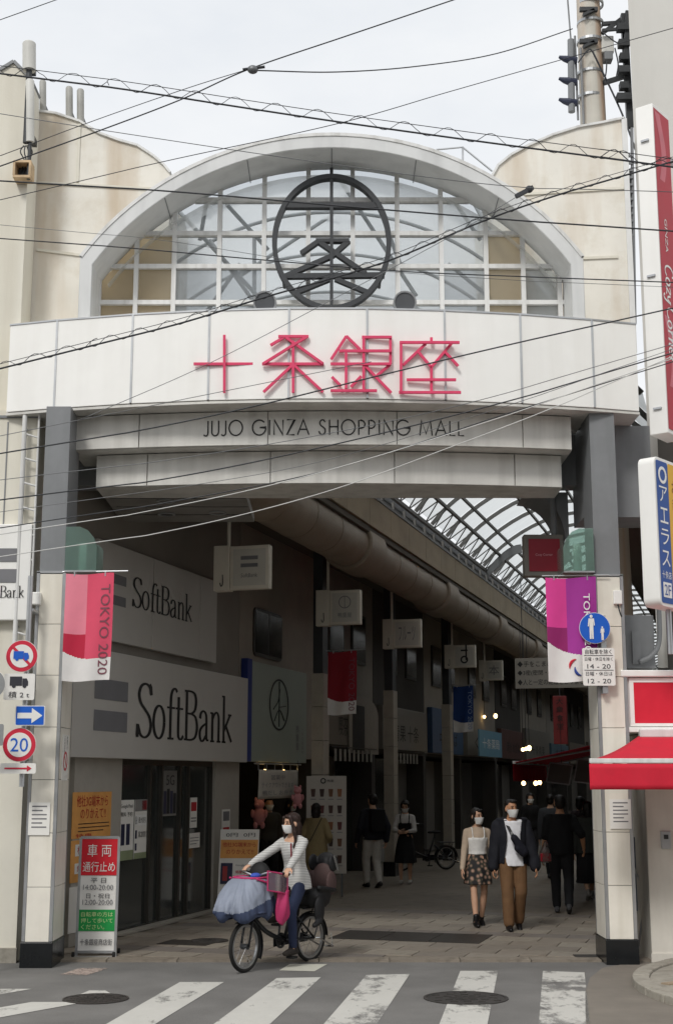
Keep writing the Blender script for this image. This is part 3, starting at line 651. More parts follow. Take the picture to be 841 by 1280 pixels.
# sign of the phone shop on the cream building
def stripes_logo(m, O, U, V, w, h, gap):
    O = Vector(O)
    for k in (0, 1): m.add([O + V * (-k * gap) + U * a + V * b for a, b in ((0, 0), (w, 0), (w, h), (0, h))], [(0, 1, 2, 3)])
GLY = {'S': (.46, [[(.42, .8), (.40, .95), (.36, 1.0)], [(.42, .80), (.37, .94), (.25, 1.0), (.12, .95), (.06, .80), (.11, .64), (.24, .52), (.36, .40), (.42, .24), (.38, .08), (.25, 0), (.12, .05), (.04, .22)], [(.03, .24), (.03, .0)]]),
       'o': (.42, [[(.21 + .165 * math.cos(R(a)), .31 + .31 * math.sin(R(a))) for a in range(0, 361, 15)]]),
       'f': (.29, [[(.35, .93), (.29, .99), (.21, .96), (.16, .84), (.15, .62), (.15, 0)], [(.03, .61), (.29, .61)], [(.06, .01), (.26, .01)]]),
       't': (.29, [[(.12, .84), (.12, .62), (.12, .14), (.15, .03), (.22, .01), (.29, .08)], [(.02, .61), (.27, .61)]]),
       'B': (.52, [[(.10, 0), (.10, 1)], [(.02, .985), (.26, .985), (.38, .93), (.42, .78), (.38, .62), (.26, .54), (.11, .54)], [(.26, .54), (.41, .47), (.47, .28), (.42, .09), (.28, .015), (.02, .015)]]),
       'a': (.40, [[(.05, .46), (.08, .57), (.17, .62), (.26, .56), (.285, .42), (.285, .12), (.31, .03), (.37, .03)], [(.28, .37), (.15, .31), (.06, .22), (.05, .10), (.10, .01), (.18, .02), (.28, .13)]]),
       'n': (.44, [[(.10, 0), (.10, .61)], [(.10, .46), (.17, .57), (.26, .62), (.33, .55), (.345, .40), (.345, 0)], [(.02, .60), (.12, .60)], [(.03, .012), (.18, .012)], [(.27, .012), (.42, .012)]]),
       'k': (.44, [[(.10, 0), (.10, 1)], [(.02, .985), (.12, .985)], [(.10, .24), (.34, .60)], [(.18, .36), (.40, .02)], [(.03, .012), (.18, .012)], [(.26, .60), (.40, .60)]])}
def serif_word(m, s, O, U, V, N, w, h):
    adv = sum(GLY[c][0] for c in s); kx = w / adv; x = 0; j = 0; O = Vector(O)
    for c in s:
        for p in GLY[c][1]:
            j += 1; q = cr_path([(a, b, 0) for a, b in p], 5) if len(p) > 3 else p
            ribbon(m, q, .082, lambda v, x=x, j=j: O + U * ((x + v.x) * kx) + V * (v.y * h) + N * (.004 + (j % 4) * .0008), .04)
        x += GLY[c][0]
t = thing('shop_sign', 'white signboard with two grey bars on the cream building, left of the ladder', 'sign', (-4.6, YL, 3.8))
p0, p1 = pY(41, 655, YL - .12), pY(41, 775, YL - .12)
m = MB(); m.box(-6.2, p0.x, YL - .12, YL + .0, p1.z, p0.z); m.build('board', white_panel, t, bevel=.01)
m = MB(); a = pY(21, 702, YL - .13); m.box(-5.6, a.x, YL - .128, YL - .12, a.z, a.z + .16); a = pY(21, 728, YL - .13); m.box(-5.6, a.x, YL - .128, YL - .12, a.z, a.z + .16); m.build('grey_bars', ink_grey, t)
m = MB(); a = pY(22, 747, YL - .124); serif_word(m, 'SoftBank', (a.x - .44, YL - .124, a.z), XA, ZA, -YA, .52, .14); m.build('lettering', ink, t)
# ladder on the cream building
lad = thing('ladder', 'narrow white steel wall ladder climbing beside the left gate column', 'ladder', (-3.7, 15.95, 3))
xa, xb = pY(26, 650, 15.95), pY(44, 650, 15.95)
for x, n_ in ((xa.x, 0), (xb.x, 1)): m = MB(); m.tube([(x, 15.95, 3.55), (x, 15.95, 6.4)], .03 if n_ == 0 else .014, 10); m.build('rail', white_steel, lad)
z = 3.7
while z < 6.3: m = MB(); m.tube([(xa.x, 15.95, z + .03), (xb.x, 15.95, z - .02)], .012, 8); m.build('rung', white_steel, lad); z += .3
m = MB()
for z in (3.8, 5.2, 6.2): m.bar((xa.x, 15.95, z), (xa.x, YL + .02, z), .04, .02, (0, 0, 1))
m.build('wall_bracket', alu, lad)
# rooftop antennas
ant_mat = pm('antenna grey', '#c9c8c2', .5, var=.05); pipe_mat = pm('pipe grey', '#a09f99', .5, var=.1)
def antenna(px, py0, py1, r, label, mat, foot, cap=None):
    y = 16.0 if px < 45 else 16.8; a = pY(px, py0, y); b = pY(px, py1, y)
    t = thing('rooftop_antenna', label, 'antenna', b, group='pipes and antennas on the cream roof')
    m = MB(); m.tube([b, (a + b) / 2, a - ZA * .02, a], [r, r, r, r * .8], 20); m.build('tube', mat, t, autos=True)
    m = MB(); m.tube([b - ZA * foot, b], r * .45, 10); m.build('mast', steel_dark, t)
    m = MB(); m.obox((b.x, y + .12, b.z + .1), XA, YA, ZA, .03, .14, .04); m.build('clamp', steel_dark, t)
antenna(37, 53, 88, .085, 'fat white antenna drum on the highest pole at the roof edge', ant_mat, 1.0)
antenna(38, 100, 178, .055, 'slim white antenna tube below the fat drum', ant_mat, .5)
antenna(54, 101, 142, .045, 'grey roof pipe close behind the slim antenna', pipe_mat, .4)
antenna(87, 109, 150, .048, 'shorter of two grey roof pipes above the cream shell, nearer the antennas', pipe_mat, .3)
antenna(101, 112, 156, .048, 'outer grey roof pipe above the curved top of the left shell', pipe_mat, .3)
t = thing('antenna_box', 'small rusty open steel box hung on the cream wall below the antennas', 'box', pY(30, 229, 16.9))
bx = pY(30, 215, 16.04); rust = pm('rusty steel', '#c2a988', .8, var=.3, scale=9)
m = MB()
for dz in (-.1, .1): m.box(bx.x - .11, bx.x + .11, bx.y - .1, bx.y + .1, bx.z + dz - .015, bx.z + dz + .015)
for dx in (-.1, .1): m.box(bx.x + dx - .014, bx.x + dx + .014, bx.y - .1, bx.y + .1, bx.z - .084, bx.z + .084)
m.build('case', rust, t); m = MB(); m.box(bx.x - .08, bx.x + .08, bx.y + .06, bx.y + .08, bx.z - .08, bx.z + .08); m.build('back', steel_dark, t)
m = MB()
for k in range(4):
    p = pY(30 + k * 2, 182, 16.05); m.tube(cr_path([p, p + Vector((.03 * (k - 1), -.03, -.1)), p + Vector((.02, .0, -.22)), p + Vector((.03 * k - .05, .05, -.38))], 5), .008, 6)
tag(m.build('antenna_cable', cable), 'tangle of black antenna cables above the rusty box', 'cable')
# right-hand tall building
rb = thing('building', 'tall pale grey blank-walled building right of the gateway', 'building', (7, 20, 0))
xl = pY(787, 60, 17.1).x
m = MB(); m.prism([(xl, 17.1), (14, 17.1), (14, 30), (xl + 3.2, 30)], (0, 0, 3.4), XA, YA, ZA * 16); m.build('wall', pale_wall, rb)
m = MB(); m.prism([(xl - .15, 17.25), (14, 17.25), (14, 30), (xl + 3.2, 30)], (0, 0, 0), XA, YA, ZA * 3.39); m.build('lower_wall', dark_wall, rb)
# red and white shop at the right
rs = thing('corner_shop', 'white corner shop with red fascia panel under the tall grey building', 'shop', (5, 16.4, 0))
wall_white = pm('shop white wall', '#d9d5cb', .7, var=.05, streak=('#9d968a', .35, 3, .4))
x0 = pY(814, 1190, 16.05).x
m = MB(); m.box(x0, 9, 16.05, 17.2, 0, 2.55); sw = m.build('wall', wall_white, rs, bevel=.01)
m = MB(); m.box(x0 - .01, 9, 16.03, 16.05, 0, .1); m.build('skirting', wall_white, sw)
a, b = pY(779, 838, 15.9), pY(779, 909, 15.9)
m = MB(); m.box(a.x, 9, 15.9, 17.1, b.z, a.z - .08); fs_ = m.build('fascia', white_panel, rs, bevel=.006)
m = MB(); m.box(a.x - .05, 9, 15.83, 17.12, a.z - .078, a.z); m.build('cornice', white_panel, fs_, bevel=.012)
m = MB(); m.box(a.x - .03, 9, 15.85, 17.12, b.z - .06, b.z - .002); m.build('ledge', white_panel, fs_, bevel=.01)
c0, c1 = pY(791, 853, 15.88), pY(791, 904, 15.88)
m = MB(); m.box(c0.x, 9, 15.885, 15.899, c1.z, c0.z); m.build('red_panel', red_plastic, fs_)
m = MB(); m.box(c0.x - .05, 9, 15.878, 15.9, c0.z + .001, c0.z + .05); m.box(c0.x - .05, c0.x - .001, 15.877, 15.9, c1.z, c0.z); m.box(c0.x - .05, 9, 15.876, 15.9, c1.z - .035, c1.z - .001); m.build('panel_frame', white_panel, fs_)
m = MB(); p = pY(832, 1050, 16.02); m.box(p.x - .055, p.x + .055, 16.02, 16.05, p.z - .1, p.z + .1); ip = m.build('intercom', alu, rs, bevel=.006)
m = MB(); m.box(p.x - .025, p.x + .025, 16.012, 16.02, p.z + .01, p.z + .06); m.build('speaker_grille', steel_dark, ip)
# display clutter in the dark gap
t = thing('folding_rack', 'folded aluminium display rack in the dark gap beside the right pillar', 'rack', (3.62, 16.5, .02))
m = MB(); m.tube([(3.5, 16.5, .05), (3.72, 16.6, 1.25)], .012, 8); m.build('leg', alu, t); m = MB(); m.tube([(3.74, 16.45, .35), (3.52, 16.62, 1.0)], .012, 8); m.build('leg', alu, t); m = MB(); m.box(3.46, 3.56, 16.7, 16.74, .5, 1.35); m.build('panel', pm('blue grey sheet', '#5b6576', .5), t)
# awning: red cloth, aluminium bar, scalloped valance
def awning(name, label, A, B, C, D, drop, parent_frame=I4, matc=red):
    """A,B wall edge left/right; D,C front edge left/right"""
    A, B, C, D = [Vector(v) for v in (A, B, C, D)]
    t = thing(name, label, 'awning', (A + D) / 2, parent_frame)
    sag = lambda u, v: Vector((0, 0, -.035 * math.sin(math.pi * v) - .008 * math.sin(u * 37) * v))
    m = MB(parent_frame); m.grid(lambda u, v: A.lerp(B, u).lerp(D.lerp(C, u), v) + sag(u, v), 40, 10); m.build('canopy_cloth', matc, t, smooth=True, solid=.004)
    outw = ((D + C) / 2 - (A + B) / 2); outw.z = 0; outw.normalize()
    m = MB(parent_frame); m.bar(D, C, .055, .05, (0, 0, 1)); m.build('front_bar', white_steel, t, bevel=.008)
    m = MB(parent_frame); m.grid(lambda u, v: D.lerp(C, u) + outw * (.02 + .012 * math.sin(u * 60) * v) + Vector((0, 0, -.03 - drop * v)), 90, 5); m.build('valance', matc, t, smooth=True, solid=.003)
    for u in (.06, .94):
        p = A.lerp(B, u) + Vector((0, 0, -.1)); q = D.lerp(C, u) + Vector((0, 0, -.02)); e = p.lerp(q, .5) + (C - D).normalized() * (.25 if u < .5 else -.25) + Vector((0, 0, -.04))
        m = MB(parent_frame); m.tube([p, e, q], .018, 8); m.build('folding_arm', alu, t)
    m = MB(parent_frame); m.bar(A + Vector((0, 0, .03)), B + Vector((0, 0, .03)), .1, .1, (0, 0, 1)); m.build('roller_case', white_steel, t, bevel=.015)
    return t
D = pY(736, 951, 14.75); aw_z = pY(798, 920, 15.85)
awning('awning', 'bright red shop awning under the red fascia panel, over the right pillar', (aw_z.x, 15.84, aw_z.z), (7, 15.84, aw_z.z), (7, 14.75, D.z), D, .27)
# inner awning in the arcade
e0 = pS(752, 925, 9.2); e1 = pS(642, 953, 9.2)
awning('awning', 'dark red awning projecting into the arcade behind the right gate pillar', (7.15, 9.2, e0.z + .32), (7.15, 13.2, e0.z + .32), (e1.x, 13.2, e1.z), (e1.x, 9.2, e1.z), .28, ARC)
# vertical projecting signs at the right
def proj_sign(name, label, corner, z0, z1, wside, wface, ang, rad, faces, parts):
    """box standing on a corner: white narrow side to the left, printed face to the right-rear"""
    c = Vector((corner[0], corner[1], 0)); u = Vector((math.cos(ang), math.sin(ang), 0)); v = Vector((-math.sin(ang), math.cos(ang), 0))
    t = thing(name, label, 'sign', (c.x, c.y, z0))
    h = z1 - z0
    prof = [(x + wface / 2, y + h / 2) for x, y in rrect(wface, h, rad)]
    m = MB(); m.prism(prof, (c.x, c.y, z0), u, ZA, v * wside); bd = m.build('case', white_panel, t, autos=True, bevel=.008)
    return t, c, u, v, h
cor = pY(814.5, 128.6, 15.0)
ang = math.atan2(.35, .27)
t, c, u, v, h = proj_sign('vertical_sign', 'tall narrow red and white vertical sign with flowing script lettering', (cor.x, 15.0), 5.9, cor.z, .22, .46, ang, .01, None, None)
nf = -v
cozy_red = pm('cozy red', '#b8253d', .35, var=.08, scale=2)
m = MB(); m.prism([(.02, .05), (.44, .05), (.44, h - .05), (.02, h - .05)], Vector((c.x, c.y, 5.9)) + nf * .004, u, ZA, nf * .002); m.build('red_face', cozy_red, t)
m = MB(); O = Vector((c.x, c.y, 5.9)) + u * .2 + nf * .010; m.text('GINZA', O + ZA * (h * .60), -ZA, u, .42, .07); O2 = Vector((c.x, c.y, 5.9)) + u * .2 + nf * .010; m.build('small_lettering', white, t)
m = MB()
# script word "Cozy Corner" running downwards
SCR = {'C': (.5, [[(.42, .82), (.36, .98), (.2, .98), (.06, .7), (.04, .35), (.14, .04), (.32, .0), (.46, .16)]]), 'o': (.36, [[(.18 + .14 * math.cos(R(a)), .27 + .27 * math.sin(R(a))) for a in range(40, 401, 20)]]), 'z': (.34, [[(.04, .46), (.16, .55), (.28, .48), (.06, .04), (.2, .1), (.34, .02)]]),
       'y': (.38, [[(.04, .52), (.1, .2), (.22, .18), (.32, .52), (.24, -.2), (.1, -.32), (.04, -.18)]]), 'r': (.3, [[(.04, .5), (.1, .52), (.1, 0)], [(.1, .3), (.2, .54), (.3, .48)]]), 'n': (.4, [[(.04, .5), (.1, .52), (.1, 0)], [(.1, .3), (.2, .54), (.3, .44), (.3, .08), (.38, .02)]]), 'e': (.34, [[(.06, .26), (.28, .32), (.22, .54), (.08, .44), (.05, .18), (.16, .0), (.32, .12)]]), ' ': (.12, [])}
x = 0; j = 0
for ch in 'Cozy Corner':
    for p in SCR[ch][1]:
        j += 1; ribbon(m, cr_path([(a, b, 0) for a, b in p], 5), .085, lambda q, x=x, j=j: Vector((c.x, c.y, 5.9)) + u * (.12 + q.y * .22) + nf * (.009 + .0008 * (j % 3)) - ZA * ((x + q.x) * .31) + ZA * (h * .51))
    x += SCR[ch][0]
m.build('script_lettering', white, t)
for zz in (1.0, .15):
    m = MB(); m.grid(lambda a, b: Vector((c.x, c.y, 5.9)) + u * (.10 + .14 * b + .08 * math.sin(a * 4)) + nf * .0075 + ZA * (h * .74 * zz + .12 + a * .85), 16, 2); m.build('pale_flourish', pm('cozy pale', '#cf6f7c', .4), t)
for zz in (.3, 1.9, 3.6):
    m = MB(); m.obox(Vector((c.x, c.y, 5.9 + zz)) + v * .11 - u * .012, v, u, ZA, .05, .012, .012); m.build('latch', alu, t)
    m = MB(); m.obox(Vector((c.x, c.y, 5.9 + zz)) + u * .82 + v * .11, u, v, ZA, .36, .025, .025); m.build('bracket', alu, t)
blue = pm('sign blue', '#1f4f9c', .4, var=.05); yellow = pm('sign yellow', '#e3b23a', .4, var=.05)
cb = pY(816, 569, 14.9)
z1b, z0b = cb.z, pY(817, 757, 14.9).z
t, c, u, v, h = proj_sign('vertical_sign', 'short rounded blue and yellow vertical sign hung below the red one', (cb.x, 14.9), z0b, z1b, .2, .66, R(50), .09, None, None)
nf = -v; O = Vector((c.x, c.y, z0b)); m = MB(); m.prism([(x + .18, y + h / 2) for x, y in rrect(.28, h - .08, .03)], O + nf * .004, u, ZA, nf * .002); m.build('blue_face', blue, t)
m = MB(); m.prism([(x + .475, y + h / 2) for x, y in rrect(.30, h - .08, .03)], O + nf * .004, u, ZA, nf * .002); m.build('yellow_face', yellow, t)
m = MB(); k = O + u * .18 + nf * .009; m.ring(k + ZA * (h - .2), u, ZA, nf * .002, .065, .1, 28); m.build('logo_ring', white, t)
for i, ch in enumerate('アエラス'): m = MB(); m.text(ch, k + ZA * (h - .42 - i * .245), u, ZA, .19, .18); m.build('character', white, t)
m = MB(); m.text('十条店', k + ZA * .36, u, ZA, .22, .085); m.build('lettering', white, t)
m = MB(); m.prism(rrect(.2, .17, .01), k + ZA * .19, u, ZA, nf * .001); pbx = m.build('floor_plate', white, t)
m = MB(); m.text('2F', k + ZA * .19 + nf * .004, u, ZA, .15, .12); m.build('floor_number', blue, t)
m = MB(); k = O + u * .475 + nf * .009
for i, ch in enumerate('お部屋探しは'): m = MB(); m.text(ch, k + ZA * (h - .3 - i * .2), u, ZA, .15, .14); m.build('character', pm('sign brown', '#7d4a22', .5), t)
m = MB(); m.cyl(O + u * .4 + v * .1 - ZA * .5, O + u * .4 + v * .1, .03, 10); m.build('stay', alu, t)
for zz in (.4, 1.2): m = MB(); m.obox(O + u * .95 + v * .1 + ZA * zz, u, v, ZA, .35, .03, .03); m.build('bracket', alu, t)
# grey service box in the gap, with conduit
p = pY(800, 800, 16.7); t = thing('service_box', 'weathered grey service box with bent conduits in the gap right of the gate', 'service box', (p.x, 16.8, p.z - .35))
m = MB(); m.box(p.x - .2, p.x + .16, 16.65, 16.95, p.z - .35, p.z + .3); m.build('case', steel_grey, t, bevel=.01)
m = MB(); m.box(p.x - .12, p.x - .02, 16.62, 16.65, p.z - .3, p.z + .1); m.build('cover', steel_grey, t)
m = MB(); m.tube(cr_path([(p.x - .05, 16.6, p.z - .28), (p.x + .1, 16.58, p.z - .2), (p.x + .2, 16.58, p.z - .02), (p.x + .22, 16.6, p.z + .5)], 6), .03, 10); m.build('conduit', steel_grey, t, smooth=True)
# ================================================================== OPPOSITE SIDE OF THE STREET (behind the camera)
for i, (xa_, xb_, hh, colr) in enumerate(((-26, -9, 11.5, '#a39c90'), (-8.9, 3.5, 10, '#8f8b85'), (3.6, 14, 12.5, '#9c948c'), (14.1, 28, 10.5, '#857f78'))):
    t = thing('building', ['beige', 'grey', 'pale brown', 'dark grey'][i] + ' street building facing the gateway from across the road', 'building', ((xa_ + xb_) / 2, -9, 0))
    m = MB(); m.box(xa_, xb_, -17, -9, 0, hh); w_ = m.build('wall', pm('opposite wall %d' % i, colr, .8, var=.08, scale=1), t)
    for fz in (1.0, 4.3, 7.4):
        n_ = int((xb_ - xa_) / 2.6)
        for j in range(n_):
            xx = xa_ + (j + .5) * (xb_ - xa_) / n_; m = MB(); m.box(xx - .8, xx + .8, -9.0, -8.95, fz, fz + 1.5); wi = m.build('window', alu, t); m = MB(); m.box(xx - .72, xx + .72, -8.949, -8.94, fz + .08, fz + 1.42); m.build('pane', pm('opposite glass', '#22282b', .12, spec=.6), wi)
# ================================================================== UTILITY POLE
conc = pm('pole concrete', '#c6c2b8', .85, var=.08, scale=3, bump=.2, streak=('#b07a45', .8, 4.5, .15))
pole = thing('utility_pole', 'rust-streaked concrete utility pole with insulators and brackets behind the right shell', 'utility pole', (pY(738, 400, 17.6).x, 18.2, 0))
pa, pb = pY(741, 155, 18.2), pY(733, -30, 18.2)
m = MB(); m.tube([Vector((pa.x + .12, 18.2, 0)), pa, pb, pb + (pb - pa) * .6], [.21, .185, .165, .15], 24); m.build('shaft', conc, pole, autos=True)
m = MB()
for yy in (8, 32, 55, 95, 125): p = pY(738 - (yy - 95) * .0, yy, 18.2); m.ring(p - XA * .01, XA, YA, ZA * .04, .17, .195, 24)
m.build('band_clamp', alu, pole)
m = MB()
for yy in (12, 52): m = MB(); p = pY(735, yy, 17.98); m.obox(p, XA, YA, ZA, .13, .03, .03); m.obox(p + ZA * -.05, (1, 0, .5), YA, (-.5, 0, 1), .09, .03, .02); m.build('clamp', steel_dark, pole)
for yy in (75, 102, 128):
    p = pY(712, yy, 18.0); m = MB(); m.tube([p + Vector((-.16, 0, .05)), p + Vector((-.08, 0, .02)), p, p + Vector((.1, 0, -.01))], [.02, .045, .06, .05], 12); m.build('insulator', pm('insulator', '#2b3044', .35), pole)
m = MB(); m.tube([pY(713, 50, 18.0), pY(714, 140, 18.0)], .05, 10); m.tube([pY(718, 45, 18.05), pY(722, 150, 18.05)], .016, 8); m.tube([pY(709, 0, 18.0), pY(713, 50, 18.0)], .012, 6); m.tube([pY(725, 60, 17.98), pY(729, 155, 17.98)], .018, 8)
m.build('riser_pipe', steel_grey, pole)
m = MB(); p = pY(757, 60, 18.2); m.obox(p, XA, YA, ZA, .09, .12, .13); m.build('junction_box', pm('box white', '#d3d2cc', .5), pole, bevel=.01)
m = MB(); p = pY(759, 72, 18.1); m.obox(p, XA, YA, ZA, .06, .08, .06); m.build('junction_base', steel_grey, pole)
m = MB(); q = [pY(752, 42, 18.1), pY(778, 22, 18.1), pY(784, 18, 18.1)]; m.bar(q[0], q[1], .05, .05); m.bar(pY(752, 30, 18.1), pY(782, 28, 18.1), .05, .05); m.bar(pY(752, 38, 18.0), pY(776, 36, 18.0), .04, .04); m.build('bracket_arm', steel_dark, pole); m = MB(); m.bar(pY(753, 104, 18.1), pY(782, 95, 18.1), .06, .06); m.build('bracket_arm', steel_dark, pole)
m = MB(); m.bar(pY(779, 18, 18.0), pY(787, 160, 18.0), .09, .08); m.bar(pY(784, 14, 17.9), pY(782, 75, 17.9), .07, .05)
for yy in (35, 55, 72, 88, 108, 122): p = pY(779, yy, 17.9); m.obox(p, XA, YA, ZA, .06 + (yy % 3) * .02, .06, .05)
m.build('cable_riser', steel_dark, pole)
m = MB()
for i, (a, b, c_) in enumerate([((752, 40), (768, 52), (778, 55)), ((722, 78), (735, 62), (740, 64)), ((740, 64), (776, 140), (800, 205)), ((758, 75), (757, 90), (755, 100)), ((768, 60), (772, 80), (770, 95))]):
    m.tube(cr_path([pY(*a, 17.9), pY(*b, 17.9), pY(*c_, 17.9 if i != 2 else 17.0)], 6), .014 if i == 2 else .01, 6)
m.build('service_drop', cable, pole)
# cable rack down the gap at the right edge of the shell
t = thing('cable_ladder', 'grey vertical cable ladder between the right shell and the tall building', 'cable ladder', pY(787, 400, 16.95))
for px in (782, 790): m = MB(); m.tube([pY(px - 1, 160, 16.95), pY(px + 3, 405, 16.95)], .022, 6); m.build('rail', steel_grey, t)
for k in range(12): a = pY(781, 195 + k * 9, 16.93); m = MB(); m.bar(a, a + XA * .1, .03, .03); m.build('rung', steel_grey, t)
m = MB(); m.bar(pY(786, 215, 17.05), pY(789, 400, 17.05), .07, .03); m.build('back_plate', steel_dark, t)
# ================================================================== ARCADE ROOF AND EAVES (arcade frame: x = t across, y = s along)
TE = 1.85                                   # inner edge of the left eaves
SEND = 72.0
roof = thing('arcade_roof', 'long arched translucent arcade roof on dark steel ribs', 'roof', (4.4, 3, 7), ARC)
zr = 7.22
roof_sheet = sheet('roof sheet', '#e9ecec', .45, .9, .02)
def vault_z(t): u = (t - 1.95) / 5.0; return zr + .1 + 1.25 * math.sin(math.pi * max(0, min(1, u))) ** .8
S0 = 4.9; NP = 44; step = 1.5
n = 16
for k in range(NP):
    s0 = S0 + k * step; m = MB(ARC); m.grid(lambda u, v: (1.95 + 5 * u, s0 + .03 + (step - .06) * v, vault_z(1.95 + 5 * u) + .07), n, 1); m.build('roof_panel', roof_sheet, roof, smooth=True)
rib_steel = pm('roof steel', '#6a6966', .5, metal=.2, var=.15)
m = MB(ARC); m.tube([(1.95 + 5 * i / 20, 0, vault_z(1.95 + 5 * i / 20)) for i in range(21)], .05, 8); first = None
m = MB(ARC); pts = [(1.95 + 5 * i / 20, S0, vault_z(1.95 + 5 * i / 20)) for i in range(21)]
for a, b in zip(pts[:-1], pts[1:]): m.bar(a, b, .042, .08, (0, 0, 1))
first = m.build('rib', rib_steel, roof)
Ri = WM[roof.name].inverted()
for k in range(1, NP + 1):
    o = bpy.data.objects.new('rib', first.data); COL.objects.link(o); o.parent = roof
    o.matrix_basis = Matrix.Translation((0, k * step, 0))
for t_ in (2.6, 3.4, 4.45, 5.5): m = MB(ARC); m.bar((t_, S0, vault_z(t_) - .03), (t_, S0 + NP * step, vault_z(t_) - .03), .05, .06, (0, 0, 1)); m.build('purlin', rib_steel, roof)
# edge truss on the left
m = MB(ARC); m.bar((1.98, S0 - 1, zr), (1.98, SEND, zr), .07, .07, (0, 0, 1)); m.bar((2.35, S0 - 1, zr + .38), (2.35, SEND, zr + .38), .06, .06, (0, 0, 1)); m.build('truss_chord', rib_steel, roof)
m = MB(ARC)
for k in range(60):
    s_ = S0 + k * .75
    m.tube([(1.98, s_, zr), (2.35, s_ + .375, zr + .38)], .014, 6); m.tube([(2.35, s_ + .375, zr + .38), (1.98, s_ + .75, zr)], .014, 6)
m.build('truss_web', rib_steel, roof)
for s_ in (9.5, 20, 32, 45):
    m = MB(ARC); pp = [(2.0 + .9 * i / 8, zr - .15 + .62 * math.sin(R(90 * i / 8))) for i in range(9)]; m.prism([(x, z + .16) for x, z in pp] + [(x + .02, z - .06) for x, z in pp[::-1]], (0, s_, 0), XA, ZA, YA * .05); m.build('perforated_bracket', steel_grey, roof)
# eaves: soffit, beige fascia, steel louvre posts, half-round duct
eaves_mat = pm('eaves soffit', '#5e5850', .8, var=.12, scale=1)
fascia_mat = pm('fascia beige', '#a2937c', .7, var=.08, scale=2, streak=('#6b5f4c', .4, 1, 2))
ev = thing('eaves', 'dark boarded eaves above the left-hand shops with beige fascia', 'eaves', (1, 3, 5.8), ARC)
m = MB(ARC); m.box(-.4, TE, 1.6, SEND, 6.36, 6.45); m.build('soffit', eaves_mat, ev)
for k in range(40):
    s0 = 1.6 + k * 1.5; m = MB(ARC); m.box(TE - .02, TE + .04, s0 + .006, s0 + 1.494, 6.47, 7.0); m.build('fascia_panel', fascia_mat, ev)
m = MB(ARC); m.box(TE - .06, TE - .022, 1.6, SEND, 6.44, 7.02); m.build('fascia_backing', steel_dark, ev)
m = MB(ARC); m.box(TE - .1, TE + .06, 1.6, SEND, 7.005, 7.05); m.build('ledge', steel_grey, ev)
for k in range(45): m = MB(ARC); m.box(TE - .02, TE + .03, 1.9 + k * .9, 1.96 + k * .9, 7.05, zr); m.build('louvre_post', rib_steel, ev)
for j in range(3): m = MB(ARC); m.box(TE - .04, TE - .02, 1.6, SEND, 7.06 + j * .055, 7.085 + j * .055); m.build('louvre_slat', rib_steel, ev)
m = MB(ARC); m.box(TE - .12, TE - .06, 1.6, SEND, 7.05, zr + .12); m.build('louvre_backing', steel_dark, ev)
duct_mat = pm('duct beige', '#96897a', .55, metal=.15, var=.1, scale=2, streak=('#6d5c46', .35, 1.5, 3))
dc = thing('duct', 'fat round beige duct with flared collars hung under the eaves edge', 'duct', (1.4, 3, 5.8), ARC)
cx, cz, rd = TE - .42, 6.17, .40
m = MB(ARC); m.tube([(cx, 1.3, cz), (cx, SEND, cz)], rd, 32); m.build('pipe', duct_mat, dc, autos=True)
for k in range(14):
    s_ = 2.4 + k * 6.8
    if s_ > SEND - 8: break
    m = MB(ARC); m.tube([(cx, s_, cz), (cx, s_ + .02, cz), (cx, s_ + 1.05, cz), (cx, s_ + 1.07, cz)], [rd + .05, rd + .075, rd + .075, rd + .05], 40); m.build('collar', duct_mat, dc, autos=True)
    for q in (2.4, 3.8, 5.2):
        m = MB(ARC); m.tube([(cx, s_ + q, cz), (cx, s_ + q + .04, cz)], rd + .008, 32); m.build('seam', duct_mat, dc, autos=True)
# ================================================================== PHONE SHOP (left corner)
shop_white = pm('shop board white', '#bcb9b3', .45, var=.03, scale=2)
ps = thing('phone_shop', 'corner phone shop with big white lettered boards and glass doors', 'shop', (0, 3.5, 0), ARC)
sA = pT(86, 1180, 0).y; sB = pT(296, 1100, 0).y
s_g0, s_g1 = pT(147, 1170, 0).y, pT(265, 1140, 0).y
m = MB(ARC); m.box(-.25, 0, sA, s_g0, 0, 2.42); m.build('wall', pm('shop lower wall', '#a6a198', .7, var=.06), ps); m = MB(ARC); m.box(-.25, 0.02, s_g1, sB, 0, 2.42); m.build('wall', pm('shop lower wall', '#a6a198', .7, var=.06), ps)
m = MB(ARC); m.box(-.6, -.02, sA - .3, sB, 2.4, 6.36); m.build('upper_wall', pm('shop upper wall', '#8b867e', .75, var=.08, scale=1.5), ps)
m = MB(ARC); m.box(-3.2, -3.1, sA, sB, 0, 2.4); m.box(-3.2, -.26, sA - .1, sA, 0, 2.4); m.box(-3.2, -.26, sB, sB + .1, 0, 2.4); m.box(-3.2, -.26, sA, sB, 2.3, 2.4); m.build('interior_wall', pm('shop interior white', '#c9c6c0', .6), ps)
m = MB(ARC); m.box(-3.1, -.01, sA, sB, .0, .03); m.build('interior_floor', beige_wall, ps)
tb = .16
zt1 = pT(309, 848, tb).z; zb1 = pT(309, 953, tb).z
sL0 = pT(87, 950, tb).y; sL1 = pT(309, 950, tb).y
m = MB(ARC); m.box(-.02, tb, sL0, sL1, zb1, zt1); bd1 = m.build('lower_board', shop_white, ps, bevel=.008)
NT = Vector((1, 0, 0)); US = Vector((0, 1, 0))
m = MB(ARC); a = pT(117, 915, tb + .004); b = pT(159, 915, tb + .004)
for yy0, yy1 in ((853, 878), (891, 916)):
    za, zb_ = pT(159, yy1, tb).z, pT(159, yy0, tb).z; m.add([(tb + .004, a.y, za), (tb + .004, b.y, za), (tb + .004, b.y, zb_), (tb + .004, a.y, zb_)], [(0, 1, 2, 3)])
